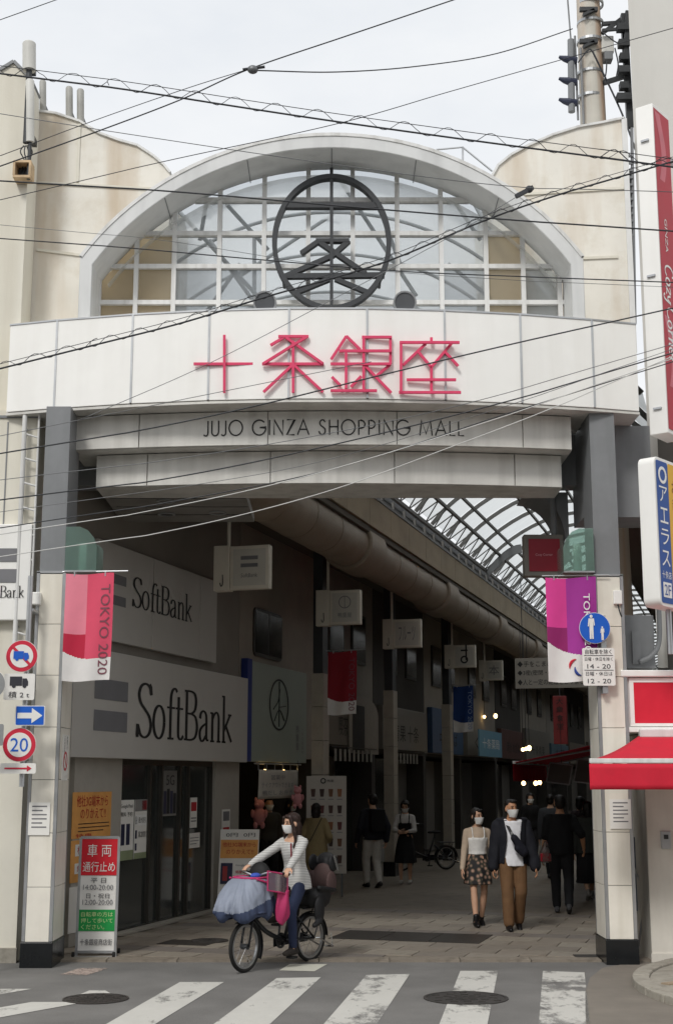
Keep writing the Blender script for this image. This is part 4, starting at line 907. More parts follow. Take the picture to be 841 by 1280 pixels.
m.build('grey_bars', ink_grey, bd1)
m = MB(ARC); a = pT(170, 921, tb); b = pT(290, 921, tb); serif_word(m, 'SoftBank', (tb, a.y, pT(170, 921, tb).z), US, ZA, NT, b.y - a.y, pT(182, 853, tb).z - pT(182, 920, tb).z); m.build('lettering', ink, bd1)
tb2 = .06
zt2, zb2 = pT(271, 727, tb2).z, pT(270, 829, tb2).z; sU0 = pT(120, 800, tb2).y; sU1 = pT(271, 800, tb2).y
sm = pT(250, 800, tb2).y; sm2 = pT(192, 750, tb2).y
for a, b in ((sU0, sm2), (sm2, sm), (sm, sU1)):
    m = MB(ARC); m.box(-.02, tb2, a + .008, b - .008, zb2, zt2); bd2 = m.build('upper_board', shop_white, ps, bevel=.006)
m = MB(ARC); a = pT(143, 740, tb2 + .005); b = pT(158, 740, tb2 + .005)
for yy0, yy1 in ((722, 734), (748, 760)):
    za, zb_ = pT(158, yy1, tb2).z, pT(158, yy0, tb2).z; m.add([(tb2 + .005, a.y - .35, za), (tb2 + .005, b.y, za), (tb2 + .005, b.y, zb_), (tb2 + .005, a.y - .35, zb_)], [(0, 1, 2, 3)])
m.build('grey_bars', ink_grey, ps)
m = MB(ARC); a = pT(165, 765, tb2); b = pT(240, 765, tb2); zb_ = pT(240, 781, tb2).z; serif_word(m, 'SoftBank', (tb2 + .002, a.y, zb_ + .03), US, ZA, NT, b.y - a.y, pT(175, 727, tb2).z - pT(175, 764, tb2).z); m.build('lettering', ink, ps)
# door front: frames, panes, tracks
frame_mat = pm('bronze frame', '#4a4843', .4, metal=.5, var=.1)
df = MB(ARC); df.box(-.12, -.03, s_g0, s_g1, 2.22, 2.32); dfo = df.build('door_frame', frame_mat, ps); df = MB(ARC); df.box(-.12, -.03, s_g0, s_g1, .025, .06); df.build('bottom_track', frame_mat, dfo)
xs = [s_g0 + (s_g1 - s_g0) * q for q in (0, .30, .42, .62, .72, 1)]
for s_ in xs: m = MB(ARC); m.box(-.115, -.025, s_ - .03, s_ + .03, .06, 2.22); m.build('stile', frame_mat, dfo)
for a, b in zip(xs[:-1], xs[1:]): m = MB(ARC); m.box(-.078, -.07, a + .03, b - .03, .06, 2.22); m.build('pane', dark_glass, dfo)
m = MB(ARC); m.box(-.02, .15, s_g0 - .2, s_g1 + .1, .022, .05); m.build('door_sill', pm('sill stone', '#9b968c', .6), ps)
# posters: paper sheets with printed blocks and lettering (on the shop's left-wall plane)
def poster(parent, t0, s0, s1, z0, z1, bgc, items, name='poster'):
    m = MB(ARC); m.box(t0, t0 + .006, s0, s1, z0, z1); p = m.build(name, bgc, parent)
    for kind, u0, u1, v0, v1, mt, txt in items:
        m = MB(ARC); a, b = s0 + (s1 - s0) * u0, s0 + (s1 - s0) * u1; c, d = z0 + (z1 - z0) * v0, z0 + (z1 - z0) * v1
        if kind == 'r': m.add([(t0 + .008, a, c), (t0 + .008, b, c), (t0 + .008, b, d), (t0 + .008, a, d)], [(0, 1, 2, 3)])
        else: m.text(txt, (t0 + .010, (a + b) / 2, (c + d) / 2), US, ZA, b - a, d - c)
        m.build('print', mt, p)
    return p
orange = pm('poster orange', '#e0a25a', .6, var=.12, scale=4); dred = pm('poster red', '#b3232b', .6); navy = pm('poster navy', '#2a2c48', .5); grn = pm('poster green', '#8f9a78', .6)
sp0, sp1 = pT(87, 1040, .002).y, pT(138, 1040, .002).y; zp1, zp0 = pT(112, 990, .002).z, pT(112, 1045, .002).z
poster(ps, .002, sp0 + .05, sp1, zp0 - .02, zp1, orange, [('t', .1, .9, .68, .93, dred, '他社3G端末から'), ('t', .2, .85, .42, .64, dred, 'のりかえて!!'), ('r', .15, .95, .3, .32, ink, ''), ('r', .15, .95, .22, .24, ink, ''), ('r', .15, .8, .14, .16, ink, ''), ('t', .1, .5, .02, .1, dred, '特典')])
poster(ps, .002, sp0 + .05, sp1, zp0 - .55, zp0 - .04, orange, [('r', .1, .55, .62, .9, paper, ''), ('t', .15, .5, .66, .86, dred, '機種'), ('r', .1, .55, .2, .45, paper, ''), ('t', .15, .5, .24, .4, dred, '無料')])
poster(ps, .002, sp0 + .05, sp1, zp0 - 1.15, zp0 - .6, paper, [('r', .2, .4, .2, .8, navy, ''), ('r', .5, .7, .2, .8, navy, ''), ('r', .2, .9, .06, .1, ink_grey, '')])
g = lambda q: s_g0 + (s_g1 - s_g0) * q
poster(ps, -.066, g(.02), g(.16), .95, 1.75, paper, [('t', .1, .9, .85, .93, ink, 'Google Pixel'), ('t', .1, .9, .72, .8, ink, '無料 予約'), ('r', .15, .4, .25, .6, navy, ''), ('r', .5, .75, .25, .6, navy, ''), ('r', 0, 1, 0, .16, grn, '')])
poster(ps, -.066, g(.17), g(.29), .95, 1.75, paper, [('r', .0, 1, .8, 1, pm('poster grey', '#8c8a88', .6), ''), ('r', .55, .95, .82, .98, dred, ''), ('r', .05, .95, .56, .74, white, ''), ('r', .05, .2, .58, .72, navy, ''), ('t', .3, .9, .6, .7, ink, '最大割引'), ('r', .05, .2, .34, .48, navy, ''), ('t', .3, .9, .36, .46, ink, '家族割'), ('r', .05, .2, .14, .26, navy, ''), ('r', 0, 1, 0, .1, grn, '')])
poster(ps, -.066, g(.45), g(.6), 1.5, 2.15, pm('dim poster', '#7c7a76', .6), [('t', .2, .8, .68, .9, ink, '5G'), ('r', .05, .25, .05, .55, navy, ''), ('r', .28, .48, .05, .6, ink, ''), ('r', .52, .72, .05, .55, navy, ''), ('r', .75, .95, .05, .5, ink, '')])
poster(ps, -.066, g(.76), g(.84), 1.3, 1.75, paper, [('r', .1, .9, .55, .85, dred, ''), ('r', .1, .9, .3, .34, ink_grey, ''), ('r', .1, .9, .2, .24, ink_grey, '')])
poster(ps, -.066, g(.75), g(.88), 1.0, 1.22, paper, [('r', .1, .9, .65, .7, ink_grey, ''), ('r', .1, .9, .45, .5, ink_grey, ''), ('r', .1, .7, .25, .3, ink_grey, '')])
poster(ps, .024, s_g1 + .3, s_g1 + .65, 1.15, 1.55, paper, [('r', .1, .9, .55, .92, ink_grey, ''), ('r', .1, .9, .08, .3, dred, '')])
# interior: counter and stand
m = MB(ARC); m.box(-2.2, -1.6, s_g0 + 1.6, s_g0 + 3.0, 0.03, .95); tag(m.build('service_counter', pm('counter wood', '#6b5848', .5), bevel=.02), 'brown service counter seen through the phone shop doors', 'counter')
t = thing('leaning_board', 'white display board leaning inside the phone shop door', 'display board', (-.45, g(.2), 0.03), ARC)
m = MB(ARC); m.prism([(g(.1), .05), (g(.26), .05), (g(.27), 1.0), (g(.13), 1.0)], (-.4, 0, 0), YA, ZA, Vector((-.03, 0, 0))); m.build('board', paper, t); m = MB(ARC); m.bar((-.45, g(.18), .04), (-.6, g(.2), .8), .03, .02, (1, 0, 0)); m.build('prop', alu, t)
# ================================================================== SHOP TWO: sign with round bamboo crest
s20, s21 = sB + .05, pT(395, 1080, 0).y
sh2 = thing('shop', 'narrow shop with pale green signboard and round dark crest beside the phone shop', 'shop', (0, (s20 + s21) / 2, 0), ARC)
brick_wall = pm('fine tile wall', '#9a9388', .7, var=.08, scale=3, bump=.5, bscale=60)
m = MB(ARC); m.box(-.6, -.03, s20, s21, 2.4, 6.36); m.build('upper_wall', brick_wall, sh2)
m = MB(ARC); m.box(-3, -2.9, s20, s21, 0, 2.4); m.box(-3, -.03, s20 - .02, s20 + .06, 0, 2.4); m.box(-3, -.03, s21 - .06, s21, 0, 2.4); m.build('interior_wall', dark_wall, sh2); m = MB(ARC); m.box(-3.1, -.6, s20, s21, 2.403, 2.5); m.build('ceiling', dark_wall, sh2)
tb3 = .1; a = pT(315, 900, tb3); b = pT(383, 900, tb3); zt3, zb3 = pT(383, 842, tb3).z, pT(383, 954, tb3).z
green_board = pm('pale green board', '#96a096', .4, var=.06, scale=2)
m = MB(ARC); m.box(-.03, tb3, a.y, b.y, zb3, zt3); bo = m.build('sign_board', green_board, sh2, bevel=.006)
m = MB(ARC); m.box(-.02, tb3 - .004, a.y - .22, a.y - .004, zb3, zt3 + .03); m.build('blue_edge', pm('blue edge', '#27397d', .5), sh2)
cc = pT(349, 881, tb3 + .004); rr_z = pT(349, 849, tb3).z - cc.z; rr_s = (pT(361, 881, tb3).y - pT(337, 881, tb3).y) / 2
m = MB(ARC); m.ring(cc, YA, ZA, Vector((.004, 0, 0)), (rr_s * .9, rr_z * .93), (rr_s, rr_z), 40)
m.tube([cc + ZA * rr_z * .9, cc - ZA * rr_z * .85], .012, 6); m.tube(cr_path([cc + Vector((.004, -rr_s * .6, -rr_z * .2)), cc + Vector((.004, -rr_s * .1, rr_z * .15)), cc + Vector((.004, rr_s * .05, rr_z * .6))], 5), .009, 5); m.tube(cr_path([cc + Vector((.004, -rr_s * .5, -rr_z * .65)), cc + Vector((.004, 0, -rr_z * .2)), cc + Vector((.004, rr_s * .55, -rr_z * .6))], 5), .009, 5); m.tube([cc + Vector((.004, -rr_s * .05, -rr_z * .1)), cc + Vector((.004, rr_s * .7, -rr_z * .02))], .007, 5)
m.build('crest', ink, bo)
m = MB(ARC)
for k, ch in enumerate('鴨重屋'): m.text(ch, (tb3 + .005, b.y - .55, zb3 + .62 - k * .16), US, ZA, .17, .13)
for k, ch in enumerate('十条店営業中'): m.text(ch, (tb3 + .005, b.y - .25, zb3 + .62 - k * .085), US, ZA, .1, .07)
m.build('lettering', ink_grey, bo)
m = MB(ARC); wa, wb = pT(318, 790, .0), pT(353, 790, 0); wz0, wz1 = pT(330, 822, 0).z, pT(330, 762, 0).z
m.prism([(y + (wa.y + wb.y) / 2, z + (wz0 + wz1) / 2) for y, z in rrect(wb.y - wa.y, wz1 - wz0, .12)], (-.03, 0, 0), YA, ZA, Vector((.03, 0, 0))); wn = m.build('window', frame_mat, sh2)
m = MB(ARC); mid = (wa.y + wb.y) / 2
for q0, q1 in ((wa.y + .06, mid - .03), (mid + .03, wb.y - .06)): m.add([(.004, q0, wz0 + .06), (.004, q1, wz0 + .06), (.004, q1, wz1 - .06), (.004, q0, wz1 - .06)], [(0, 1, 2, 3)])
m.build('pane', pm('dark window glass', '#1c2021', .15, spec=.6), wn)
# cloth with printed lines hung under the board
c0, c1 = pT(323, 962, .25), pT(372, 962, .25); zc0 = pT(347, 998, .25).z
t = thing('shop_curtain', 'pale printed cloth hung on clips below the pale green signboard', 'curtain', (.25, (c0.y + c1.y) / 2, zc0), ARC)
m = MB(ARC); m.grid(lambda u, v: (.25 + .015 * math.sin(u * 14 + v), c0.y + (c1.y - c0.y) * u, zc0 + (c0.z - zc0) * v), 30, 8); m.build('cloth', pm('curtain cloth', '#c3bdb2', .9, var=.06), t, smooth=True, solid=.003)
m = MB(ARC)
for k, s_ in enumerate(('営業中', 'テイクアウトできます', '鴨だし お弁当')): m.text(s_, (.275, (c0.y + c1.y) / 2 - .1, zc0 + .36 - k * .13), US, ZA, (c1.y - c0.y) * (.35, .8, .75)[k], .085)
m.build('lettering', ink_grey, t)
m = MB(ARC); m.tube([(.25, c0.y - .2, c0.z + .1), (.25, c1.y + .2, c0.z + .1)], .012, 6)
for k in range(6): yy = c0.y + (c1.y - c0.y) * k / 5; m.tube([(.25, yy, c0.z + .1), (.25, yy, c0.z - .01)], .008, 5)
m.build('rail', alu, t)
# pillars and shops beyond
lamp_glow = pm('warm lamp', '#ffd28a', .5, emit=9)
board_cols = ['#6e675d', '#7f7b74', '#3f5878', '#8a8479', '#5a3d38', '#77736c', '#516a78', '#6a6258']
ssn = s21
lens_ = [4.4, 5.2, 4.8, 6, 5.5, 7, 6.5, 8, 9, 8]
shop_lb = ['dark shop with round-topped board beyond the crest shop', 'dim shop behind the woman with the phone', 'dark shop with sky blue hanging board', 'dim shop beyond the blue board', 'shadowy shop with two warm wall lamps', 'far shop with beige board', 'far dim shop past the wall lamps', 'far shop with blue grey board', 'last but one far shop before the arcade end', 'far shop at the arcade end']
warm = []
for k, ln in enumerate(lens_):
    s0, s1 = ssn + .05, ssn + ln; ssn += ln
    t = thing('shop', shop_lb[k], 'shop', (0, (s0 + s1) / 2, 0), ARC, group='shops along the left side of the arcade')
    m = MB(ARC); m.box(-.6, -.03, s0, s1, 2.681, 6.36); m.build('upper_wall', [beige_wall, dark_wall, brick_wall][k % 3], t)
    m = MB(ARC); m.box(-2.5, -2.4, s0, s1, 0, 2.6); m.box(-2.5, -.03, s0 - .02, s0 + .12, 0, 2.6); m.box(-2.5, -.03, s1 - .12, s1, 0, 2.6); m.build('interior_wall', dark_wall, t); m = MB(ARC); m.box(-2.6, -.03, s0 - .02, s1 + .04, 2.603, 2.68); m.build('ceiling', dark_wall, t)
    bcol = pm('far board %d' % k, board_cols[k % 8], .5, var=.08)
    m = MB(ARC); m.box(-.02, .12, s0 + .3, s1 - .3, 2.7, 3.5 + .2 * (k % 3)); bo = m.build('sign_board', bcol, t, bevel=.01)
    m = MB(ARC); m.text(['喫茶 やすらぎ', '青果 十条', '中華そば', 'くすり', '時計 めがね', '十条青果', 'お茶', '惣菜', '肉の店', '本'][k], (.125, (s0 + s1) / 2, 3.1), US, ZA, (s1 - s0) * .5, .4); m.build('lettering', ink, bo)
    for q in (.3, .7):
        yc_ = s0 + (s1 - s0) * q; m = MB(ARC); m.box(-.03, .02, yc_ - .55, yc_ + .55, 4.5, 5.6); w_ = m.build('window', frame_mat, t)
        m = MB(ARC); m.add([(.025, yc_ - .48, 4.57), (.025, yc_ + .48, 4.57), (.025, yc_ + .48, 5.53), (.025, yc_ - .48, 5.53)], [(0, 1, 2, 3)]); m.build('pane', pm('dark window glass', '#1c2021', .15), w_)
    for q in (0, .33, .66):
        a, b = s0 + .15 + (s1 - s0 - .3) * q, s0 + .15 + (s1 - s0 - .3) * (q + .33); m = MB(ARC); m.box(-.5, -.46, a + .03, b - .03, .05, 2.5); m.build('door_leaf' if k % 2 else 'shutter', [frame_mat, dark_glass, pm('shutter grey', '#66635e', .6, bump=.3)][(k + int(q * 3)) % 3], t)
    if k in (0, 1):      # row of little tags under the board
        for j in range(9): m = MB(ARC); yy = s0 + .5 + j * .34; m.box(.2, .21, yy, yy + .16, 2.38, 2.62); m.build('hanging_tag', pm('tag cloth', '#8d8980', .9), t)
        m = MB(ARC); m.bar((.2, s0 + .3, 2.66), (.2, s0 + 3.8, 2.66), .02, .02, (1, 0, 0)); m.build('tag_rail', steel_dark, t)
# arched pale menu board, sky blue board
a, b = pT(436, 880, .15), pT(472, 880, .15)
m = MB(ARC); z0, z1 = pT(450, 942, .15).z, pT(450, 870, .15).z; w2 = (b.y - a.y) / 2
m.prism([(-w2, z0), (w2, z0), (w2, z1 - .4)] + [(w2 * math.cos(R(q)), z1 - .4 + .4 * math.sin(R(q))) for q in range(15, 180, 15)] + [(-w2, z1 - .4)], (.13, (a.y + b.y) / 2, 0), YA, ZA, Vector((.03, 0, 0)))
t = tag(m.build('hanging_board', pm('dim pale board', '#8d867c', .6, var=.1)), 'round-topped pale board with dark picture on the shop beyond the first banner', 'board')
m = MB(ARC); m.prism(rrect(w2 * .8, 1.0, .05), (.162, (a.y + b.y) / 2 - w2 * .4, (z0 + z1) / 2 - .1), YA, ZA, Vector((.004, 0, 0))); m.build('print', ink, t)
a, b = pT(598, 930, .6), pT(626, 930, .6)
m = MB(ARC); m.box(.58, .62, a.y, b.y, pT(612, 946, .6).z, pT(612, 914, .6).z); t = tag(m.build('hanging_board', pm('sky blue board', '#6f9db4', .5)), 'sky blue lettered board hung outside a far shop', 'board')
m = MB(ARC); m.text('十条薬局', (.625, (a.y + b.y) / 2, (pT(612, 946, .6).z + pT(612, 914, .6).z) / 2), US, ZA, (b.y - a.y) * .75, .3); m.build('lettering', white, t)
# far end and right-hand side
fe = thing('building', 'dark shop fronts closing the far end of the arcade', 'building', (4, SEND, 0), ARC)
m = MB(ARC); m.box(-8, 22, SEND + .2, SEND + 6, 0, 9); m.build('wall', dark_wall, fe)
for k in range(5): m = MB(ARC); m.box(-1 + k * 2.6, 1 + k * 2.6, SEND + .1, SEND + .199, 2.6, 3.4); m.build('sign_board', pm('far board %d' % (k + 1), '#777777'), fe)
rl = ['red-panelled shop with lamps on the right of the arcade, above the dark awning', 'shadowy shop behind the dark red awning', 'far shop on the right side of the arcade']
for k, (s0, s1) in enumerate(((3.6, 14), (14.05, 32), (32.05, SEND))):
    t = thing('shop', rl[k], 'shop', (7.2, (s0 + s1) / 2, 0), ARC); m = MB(ARC); m.box(7.2, 8.6, s0, s1, 2.4, 7.6); m.build('upper_wall', [dark_wall, beige_wall, dark_wall][k], t)
    m = MB(ARC); m.box(8.4, 8.6, s0, s1, 0, 2.39); m.box(7.25, 8.39, s0, s0 + .1, 0, 2.39); m.build('interior_wall', dark_wall, t); m = MB(ARC); m.box(7.2, 8.6, s0, s1, 7.602, 7.7); m.build('roof', steel_dark, t)
    for j in range(3): q = s0 + (s1 - s0) * (j + .5) / 3; m = MB(ARC); m.box(7.5, 8.1, q - .8, q + .8, .03, .85); m.build('counter', pm('counter wood', '#6b5848', .5), t)
m = MB(ARC); m.box(5.85, 7.19, 4.6, SEND, 6.4, 6.5); m.box(5.8, 5.849, 4.6, SEND, 6.38, 7.3); tag(m.build('eaves', eaves_mat), 'grey boarded eaves along the right side of the arcade roof', 'eaves')
# red vertical panel and dim frames seen between couple and pillar
p = pS(708, 905, 26); t = thing('vertical_sign', 'dark red vertical sign hanging deep in the arcade behind the long notice', 'sign', p, ARC)
a, b = pS(690, 870, 26), pS(709, 930, 26); m = MB(ARC); m.box(a.x, b.x, 26, 26.2, b.z, a.z); m.build('case', pm('dim red', '#7c2b2c', .5, var=.15), t, bevel=.01); m = MB(ARC)
for k, ch in enumerate('大衆食堂'): m.text(ch, ((a.x + b.x) / 2, 25.99, a.z - .15 - k * .24), XA, ZA, .2, .18)
m.build('lettering', ink, t)
m = MB(ARC); m.bar(((a.x + b.x) / 2, 26.1, a.z), ((a.x + b.x) / 2, 26.1, 7.2), .03, .03, (0, 1, 0)); m.build('hanger', steel_dark, t)
# ================================================================== ARCADE POSTS, BANNERS, BOX SIGNS
cl = pm('arcade post cream', '#a39c90', .5, var=.08)
def arc_post(px, label):
    q = pT(px, 1050, .75); s_ = q.y
    t = thing('arcade_post', label, 'post', (.75, s_, 0), ARC, group='cream posts along the left side of the arcade')
    m = MB(ARC); m.box(.62, .88, s_ - .2, s_ + .2, 0, .3); m.build('base', black_gloss, t)
    for k in range(6): m = MB(ARC); m.box(.64, .86, s_ - .18, s_ + .18, .305 + k * .6, .895 + k * .6); m.build('panel', cl, t, bevel=.004)
    m = MB(ARC); m.box(.66, .84, s_ - .16, s_ + .16, 3.9, 6.36); m.build('column', steel_dark, t)
    return s_
posts = [arc_post(400, 'cream arcade post beside the tall white menu panel'), arc_post(489, 'cream arcade post behind the woman with the phone'), arc_post(561, 'cream arcade post with blue banner, deep in the arcade')]
def banner(name, label, frame, O, U, V, w, h, cols, zone, word, wcol, rod=True, emblem=None):
    """hanging cloth; O top-left corner, U right, V down"""
    N_ = Vector(U).cross(Vector(V)).normalized(); O = Vector(O); U = Vector(U); V = Vector(V)
    t = thing(name, label, 'banner', O + U * w / 2 + V * h, frame, group='cloth event banners on the arcade posts')
    surf = lambda x, y, off=0: O + U * (x * (1 - .03 * (y / h) ** 2)) + V * (y + .012 * math.sin(x / w * 5)) - N_ * (.018 * math.sin(x / w * 9 + y * 2.5) * (.35 + y / h) + .02 * (y / h) ** 2 + off)
    m = MB(frame); m.grid(lambda a, b: surf(a * w, b * h), 64, 128, zone); m.build('cloth', cols, t, smooth=True)
    if word:
        m = MB(frame); vs = word; m.text(word, O, U, V, h * .84, w * .19, fn=lambda x, y: surf(w * .84 - y * -1 * 1.0, h * .66 + x, .006) if False else surf(w * .84 + y, h * .53 + x, .006)); m.build('lettering', wcol, t)
    if emblem:
        for mt, a0, a1, r_, cx_, cy_ in emblem:
            m = MB(frame); P = [surf(w * (cx_ + r_ * math.cos(R(a0 + (a1 - a0) * i / 12))), h * cy_ + w * r_ * 1.15 * math.sin(R(a0 + (a1 - a0) * i / 12)), .007) for i in range(13)]; m.tube(P, [.003 + .014 * math.sin(math.pi * i / 12) for i in range(13)], 6); m.build('emblem', mt, t)
    if rod:
        m = MB(frame); m.tube([O - U * .04 - V * .02, O + U * (w + .16) - V * .03], .008, 8); m.tube([O + U * .1 - V * .025, O + U * .1 + V * .03], .012, 6); m.tube([O + U * (w - .1) - V * .025, O + U * (w - .1) + V * .03], .012, 6); m.build('rod', alu, t)
    return t
def zoneA(u, v):
    if v > .70 + .20 * u - .09 * u * u * 1.6 + .03: return 2
    if u < .45: return 1 if v < .56 else 3
    return 0
cloth = lambda n_, c: pm(n_, c, .8, var=.05, bump=.1, bscale=150)
bl = pY(83, 717, 15.52); br_ = pY(143, 717, 15.52); bw = br_.x - bl.x; bh = bl.z - pY(83, 851, 15.52).z
banner('event_banner', 'red and white cloth banner on the left gate pillar', I4, bl, XA, -ZA, bw, bh, [cloth('banner red', '#d84f69'), cloth('banner light red', '#e08293'), cloth('banner white', '#dcd9d6'), cloth('banner deep red', '#b8223f')], zoneA, 'TOKYO 2020', pm('banner grey print', '#7d4a55', .7))
def zoneB(u, v):
    if v > .62 + .30 * u - .16 * u * u: return 2
    if u < .40: return 1 if v < .48 else 3
    return 0
bl = pY(681, 722, 15.8); br_ = pY(744, 722, 15.8); bw = br_.x - bl.x; bh = bl.z - pY(683, 852, 15.8).z
agR, agB, agG = pm('emblem red', '#c8283c', .6), pm('emblem blue', '#27418c', .6), pm('emblem green', '#2e7d5a', .6)
banner('event_banner', 'magenta and purple cloth banner on the right gate pillar', I4, bl, XA, -ZA, bw, bh, [cloth('banner purple', '#a03391'), cloth('banner magenta', '#d53f8f'), cloth('banner white', '#dcd9d6'), cloth('banner plum', '#8d1f62')], zoneB, None, white, True, [(agR, 170, 270, .13, .56, .86), (agB, 90, 190, .13, .66, .87), (agG, 20, 110, .11, .74, .92)])
tbn = MB(); O = pY(733, 762, 15.76); tbn.text('TOKYO 2020', O - ZA * .22, -ZA, XA, .82, .075); tbn.build('lettering', white, bpy.data.objects['event_banner.001'])
s1_ = posts[0]
q0, q1 = pS(410, 815, s1_), pS(446, 893, s1_)
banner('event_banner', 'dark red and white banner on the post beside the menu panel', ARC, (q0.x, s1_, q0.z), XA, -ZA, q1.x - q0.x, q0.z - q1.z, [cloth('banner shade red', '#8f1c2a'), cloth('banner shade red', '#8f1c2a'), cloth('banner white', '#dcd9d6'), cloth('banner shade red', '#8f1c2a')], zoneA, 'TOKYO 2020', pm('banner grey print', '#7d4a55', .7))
s3_ = posts[2]; q0, q1 = pS(566, 858, s3_), pS(592, 915, s3_)
banner('event_banner', 'navy blue and white banner deep in the arcade', ARC, (q0.x, s3_, q0.z), XA, -ZA, q1.x - q0.x, q0.z - q1.z, [cloth('banner navy', '#1d3c78'), cloth('banner navy', '#1d3c78'), cloth('banner white', '#dcd9d6'), cloth('banner navy', '#1d3c78')], zoneA, 'TOKYO 2020', pm('banner pale print', '#8da0c0', .7))
box_mat = pm('box sign cream', '#d8d2c4', .5, var=.05); box_face = pm('box sign face', '#c6c3b9', .4, var=.04)
def box_sign(px0, pxm, px1, py0, py1, tt, label, mark):
    """lit-box sign hung on a pole, facing down the arcade"""
    q = pT(pxm, (py0 + py1) / 2, tt); s_ = q.y; a, m_, b = pS(px0, py0, s_), pS(pxm, py0, s_), pS(px1, py1, s_)
    t = thing('hanging_sign', label, 'hanging sign', ((a.x + b.x) / 2, s_, b.z), ARC, group='box signs hung along the left side of the arcade')
    zc = (a.z + b.z) / 2; hh = (a.z - b.z) / 2
    m = MB(ARC); m.box(a.x, m_.x - .005, s_ - .02, s_ + .16, b.z - .015, a.z + .015); m.build('mounting_column', box_mat, t, bevel=.008)
    m = MB(ARC); m.box(m_.x, b.x, s_, s_ + .14, b.z, a.z); bx_ = m.build('case', box_mat, t, bevel=.01)
    w = b.x - m_.x; m = MB(ARC); m.box(m_.x + .05, b.x - .05, s_ - .006, s_ - .001, b.z + .05, a.z - .05); m.build('face', box_face, bx_)
    cx_ = (m_.x + b.x) / 2; m = MB(ARC)
    if mark == 'bars':
        for dz in (.11, -.0): m.add([(cx_ - w * .22, s_ - .009, zc + dz), (cx_ + w * .22, s_ - .009, zc + dz), (cx_ + w * .22, s_ - .009, zc + dz + .055), (cx_ - w * .22, s_ - .009, zc + dz + .055)], [(0, 1, 2, 3)])
        m.text('SoftBank', (cx_, s_ - .009, zc - .12), XA, ZA, w * .42, .06)
    elif mark == 'crest':
        m.ring((cx_, s_ - .007, zc + hh * .3), XA, ZA, Vector((0, -.002, 0)), .1, .115, 28); m.tube([(cx_, s_ - .008, zc + hh * .3 + .1), (cx_, s_ - .008, zc + hh * .3 - .1)], .006, 5); m.text('鴨重屋', (cx_, s_ - .009, zc - hh * .45), XA, ZA, w * .45, .09)
    elif mark == 'note': m.ring((cx_, s_ - .007, zc - hh * .3), XA, ZA, Vector((0, -.002, 0)), .06, .1, 24); m.obox((cx_ + .05, s_ - .008, zc + .1), XA, YA, ZA, .02, .002, .2); m.obox((cx_, s_ - .008, zc + .15), XA, YA, ZA, .09, .002, .02)
    else: m.text(mark, (cx_, s_ - .009, zc), XA, ZA, w * .6, hh * 1.0)
    m.build('print', ink_grey if mark != 'note' else ink, bx_)
    m = MB(ARC); xk = a.x + (m_.x - a.x) / 2; m.tube(cr_path([(xk - .02, s_ - .026, b.z + .1), (xk, s_ - .026, b.z + .05), (xk + .025, s_ - .026, b.z + .09), (xk + .02, s_ - .026, b.z + .22)], 5), .007, 5); m.build('small_mark', ink, t)
    m = MB(ARC); xp = a.x + (m_.x - a.x) * .8; m.tube([(xp, s_ + .07, a.z), (xp, s_ + .07, 6.36)], .028, 10); m.build('hanger_pole', box_mat, t)
box_sign(268, 288, 336, 684, 735, 1.0, 'hanging box sign with two grey bars near the phone shop boards', 'bars')
box_sign(395, 412, 450, 739, 780, 1.0, 'hanging box sign with small round crest', 'crest')
box_sign(478, 491, 526, 775, 809, 1.0, 'hanging box sign with two printed lines, past the crest box', 'フルーツ')
box_sign(555, 566, 594, 807, 834, 1.0, 'hanging box sign with a bold round mark on pale face', 'note')
box_sign(598, 606, 628, 826, 850, 1.0, 'last dim hanging box sign before the long notice', '本')
# red box sign by the right pillar
p0, p1 = pY(654, 668, 17.2), pY(705, 720, 17.2)
t = thing('hanging_sign', 'grey box sign with dark red square face beside the right glass lamp', 'hanging sign', ((p0.x + p1.x) / 2, 17.3, p1.z))
m = MB(); m.box(p0.x, p1.x, 17.2, 17.38, p1.z, p0.z); bx_ = m.build('case', pm('box grey', '#77736c', .5), t, bevel=.01); m = MB(); m.box(p0.x + .06, p1.x - .05, 17.19, 17.199, p1.z + .06, p0.z - .06); m.build('face', pm('deep red face', '#8d1a2c', .4), bx_)
m = MB(); m.text('Cozy Corner', ((p0.x + p1.x) / 2, 17.185, (p0.z + p1.z) / 2), XA, ZA, .22, .04); m.build('lettering', pm('pale pink', '#d9a0a8', .5), bx_)
m = MB(); m.box(p1.x, 3.02, 17.25, 17.34, (p0.z + p1.z) / 2 - .05, (p0.z + p1.z) / 2 + .05); m.tube([(p1.x - .1, 17.3, p0.z), (p1.x - .1, 17.3, 5.75)], .04, 10); m.build('arm', steel_grey, t)
# long notice
s_ = 21.0; a, b = pS(643, 823, s_), pS(741, 859, s_)
t = thing('hanging_notice', 'long pale notice with three lines of dark text hung across the arcade', 'notice', ((a.x + b.x) / 2, s_, b.z), ARC)
m = MB(ARC); m.box(a.x, b.x + .3, s_, s_ + .03, b.z, a.z); m.build('board', pm('notice board', '#8f8a82', .6, var=.05), t); hh = a.z - b.z; m = MB(ARC)
for k, tx in enumerate(('◆手をこまめに洗いましょう', '◆3密(密閉・密集・密接)を避け', '◆人と一定の距離をとりましょう')): m.text(tx, (a.x + .06, s_ - .006, a.z - hh * (.2 + .3 * k)), XA, ZA, (b.x - a.x) * .98, hh * .2, 'l')
m.build('lettering', ink, t)
for x in (a.x + .2, b.x - .1): m = MB(ARC); m.tube([(x, s_ + .015, a.z), (x, s_ + .015, 7.2)], .01, 6); m.build('hanger', steel_dark, t)
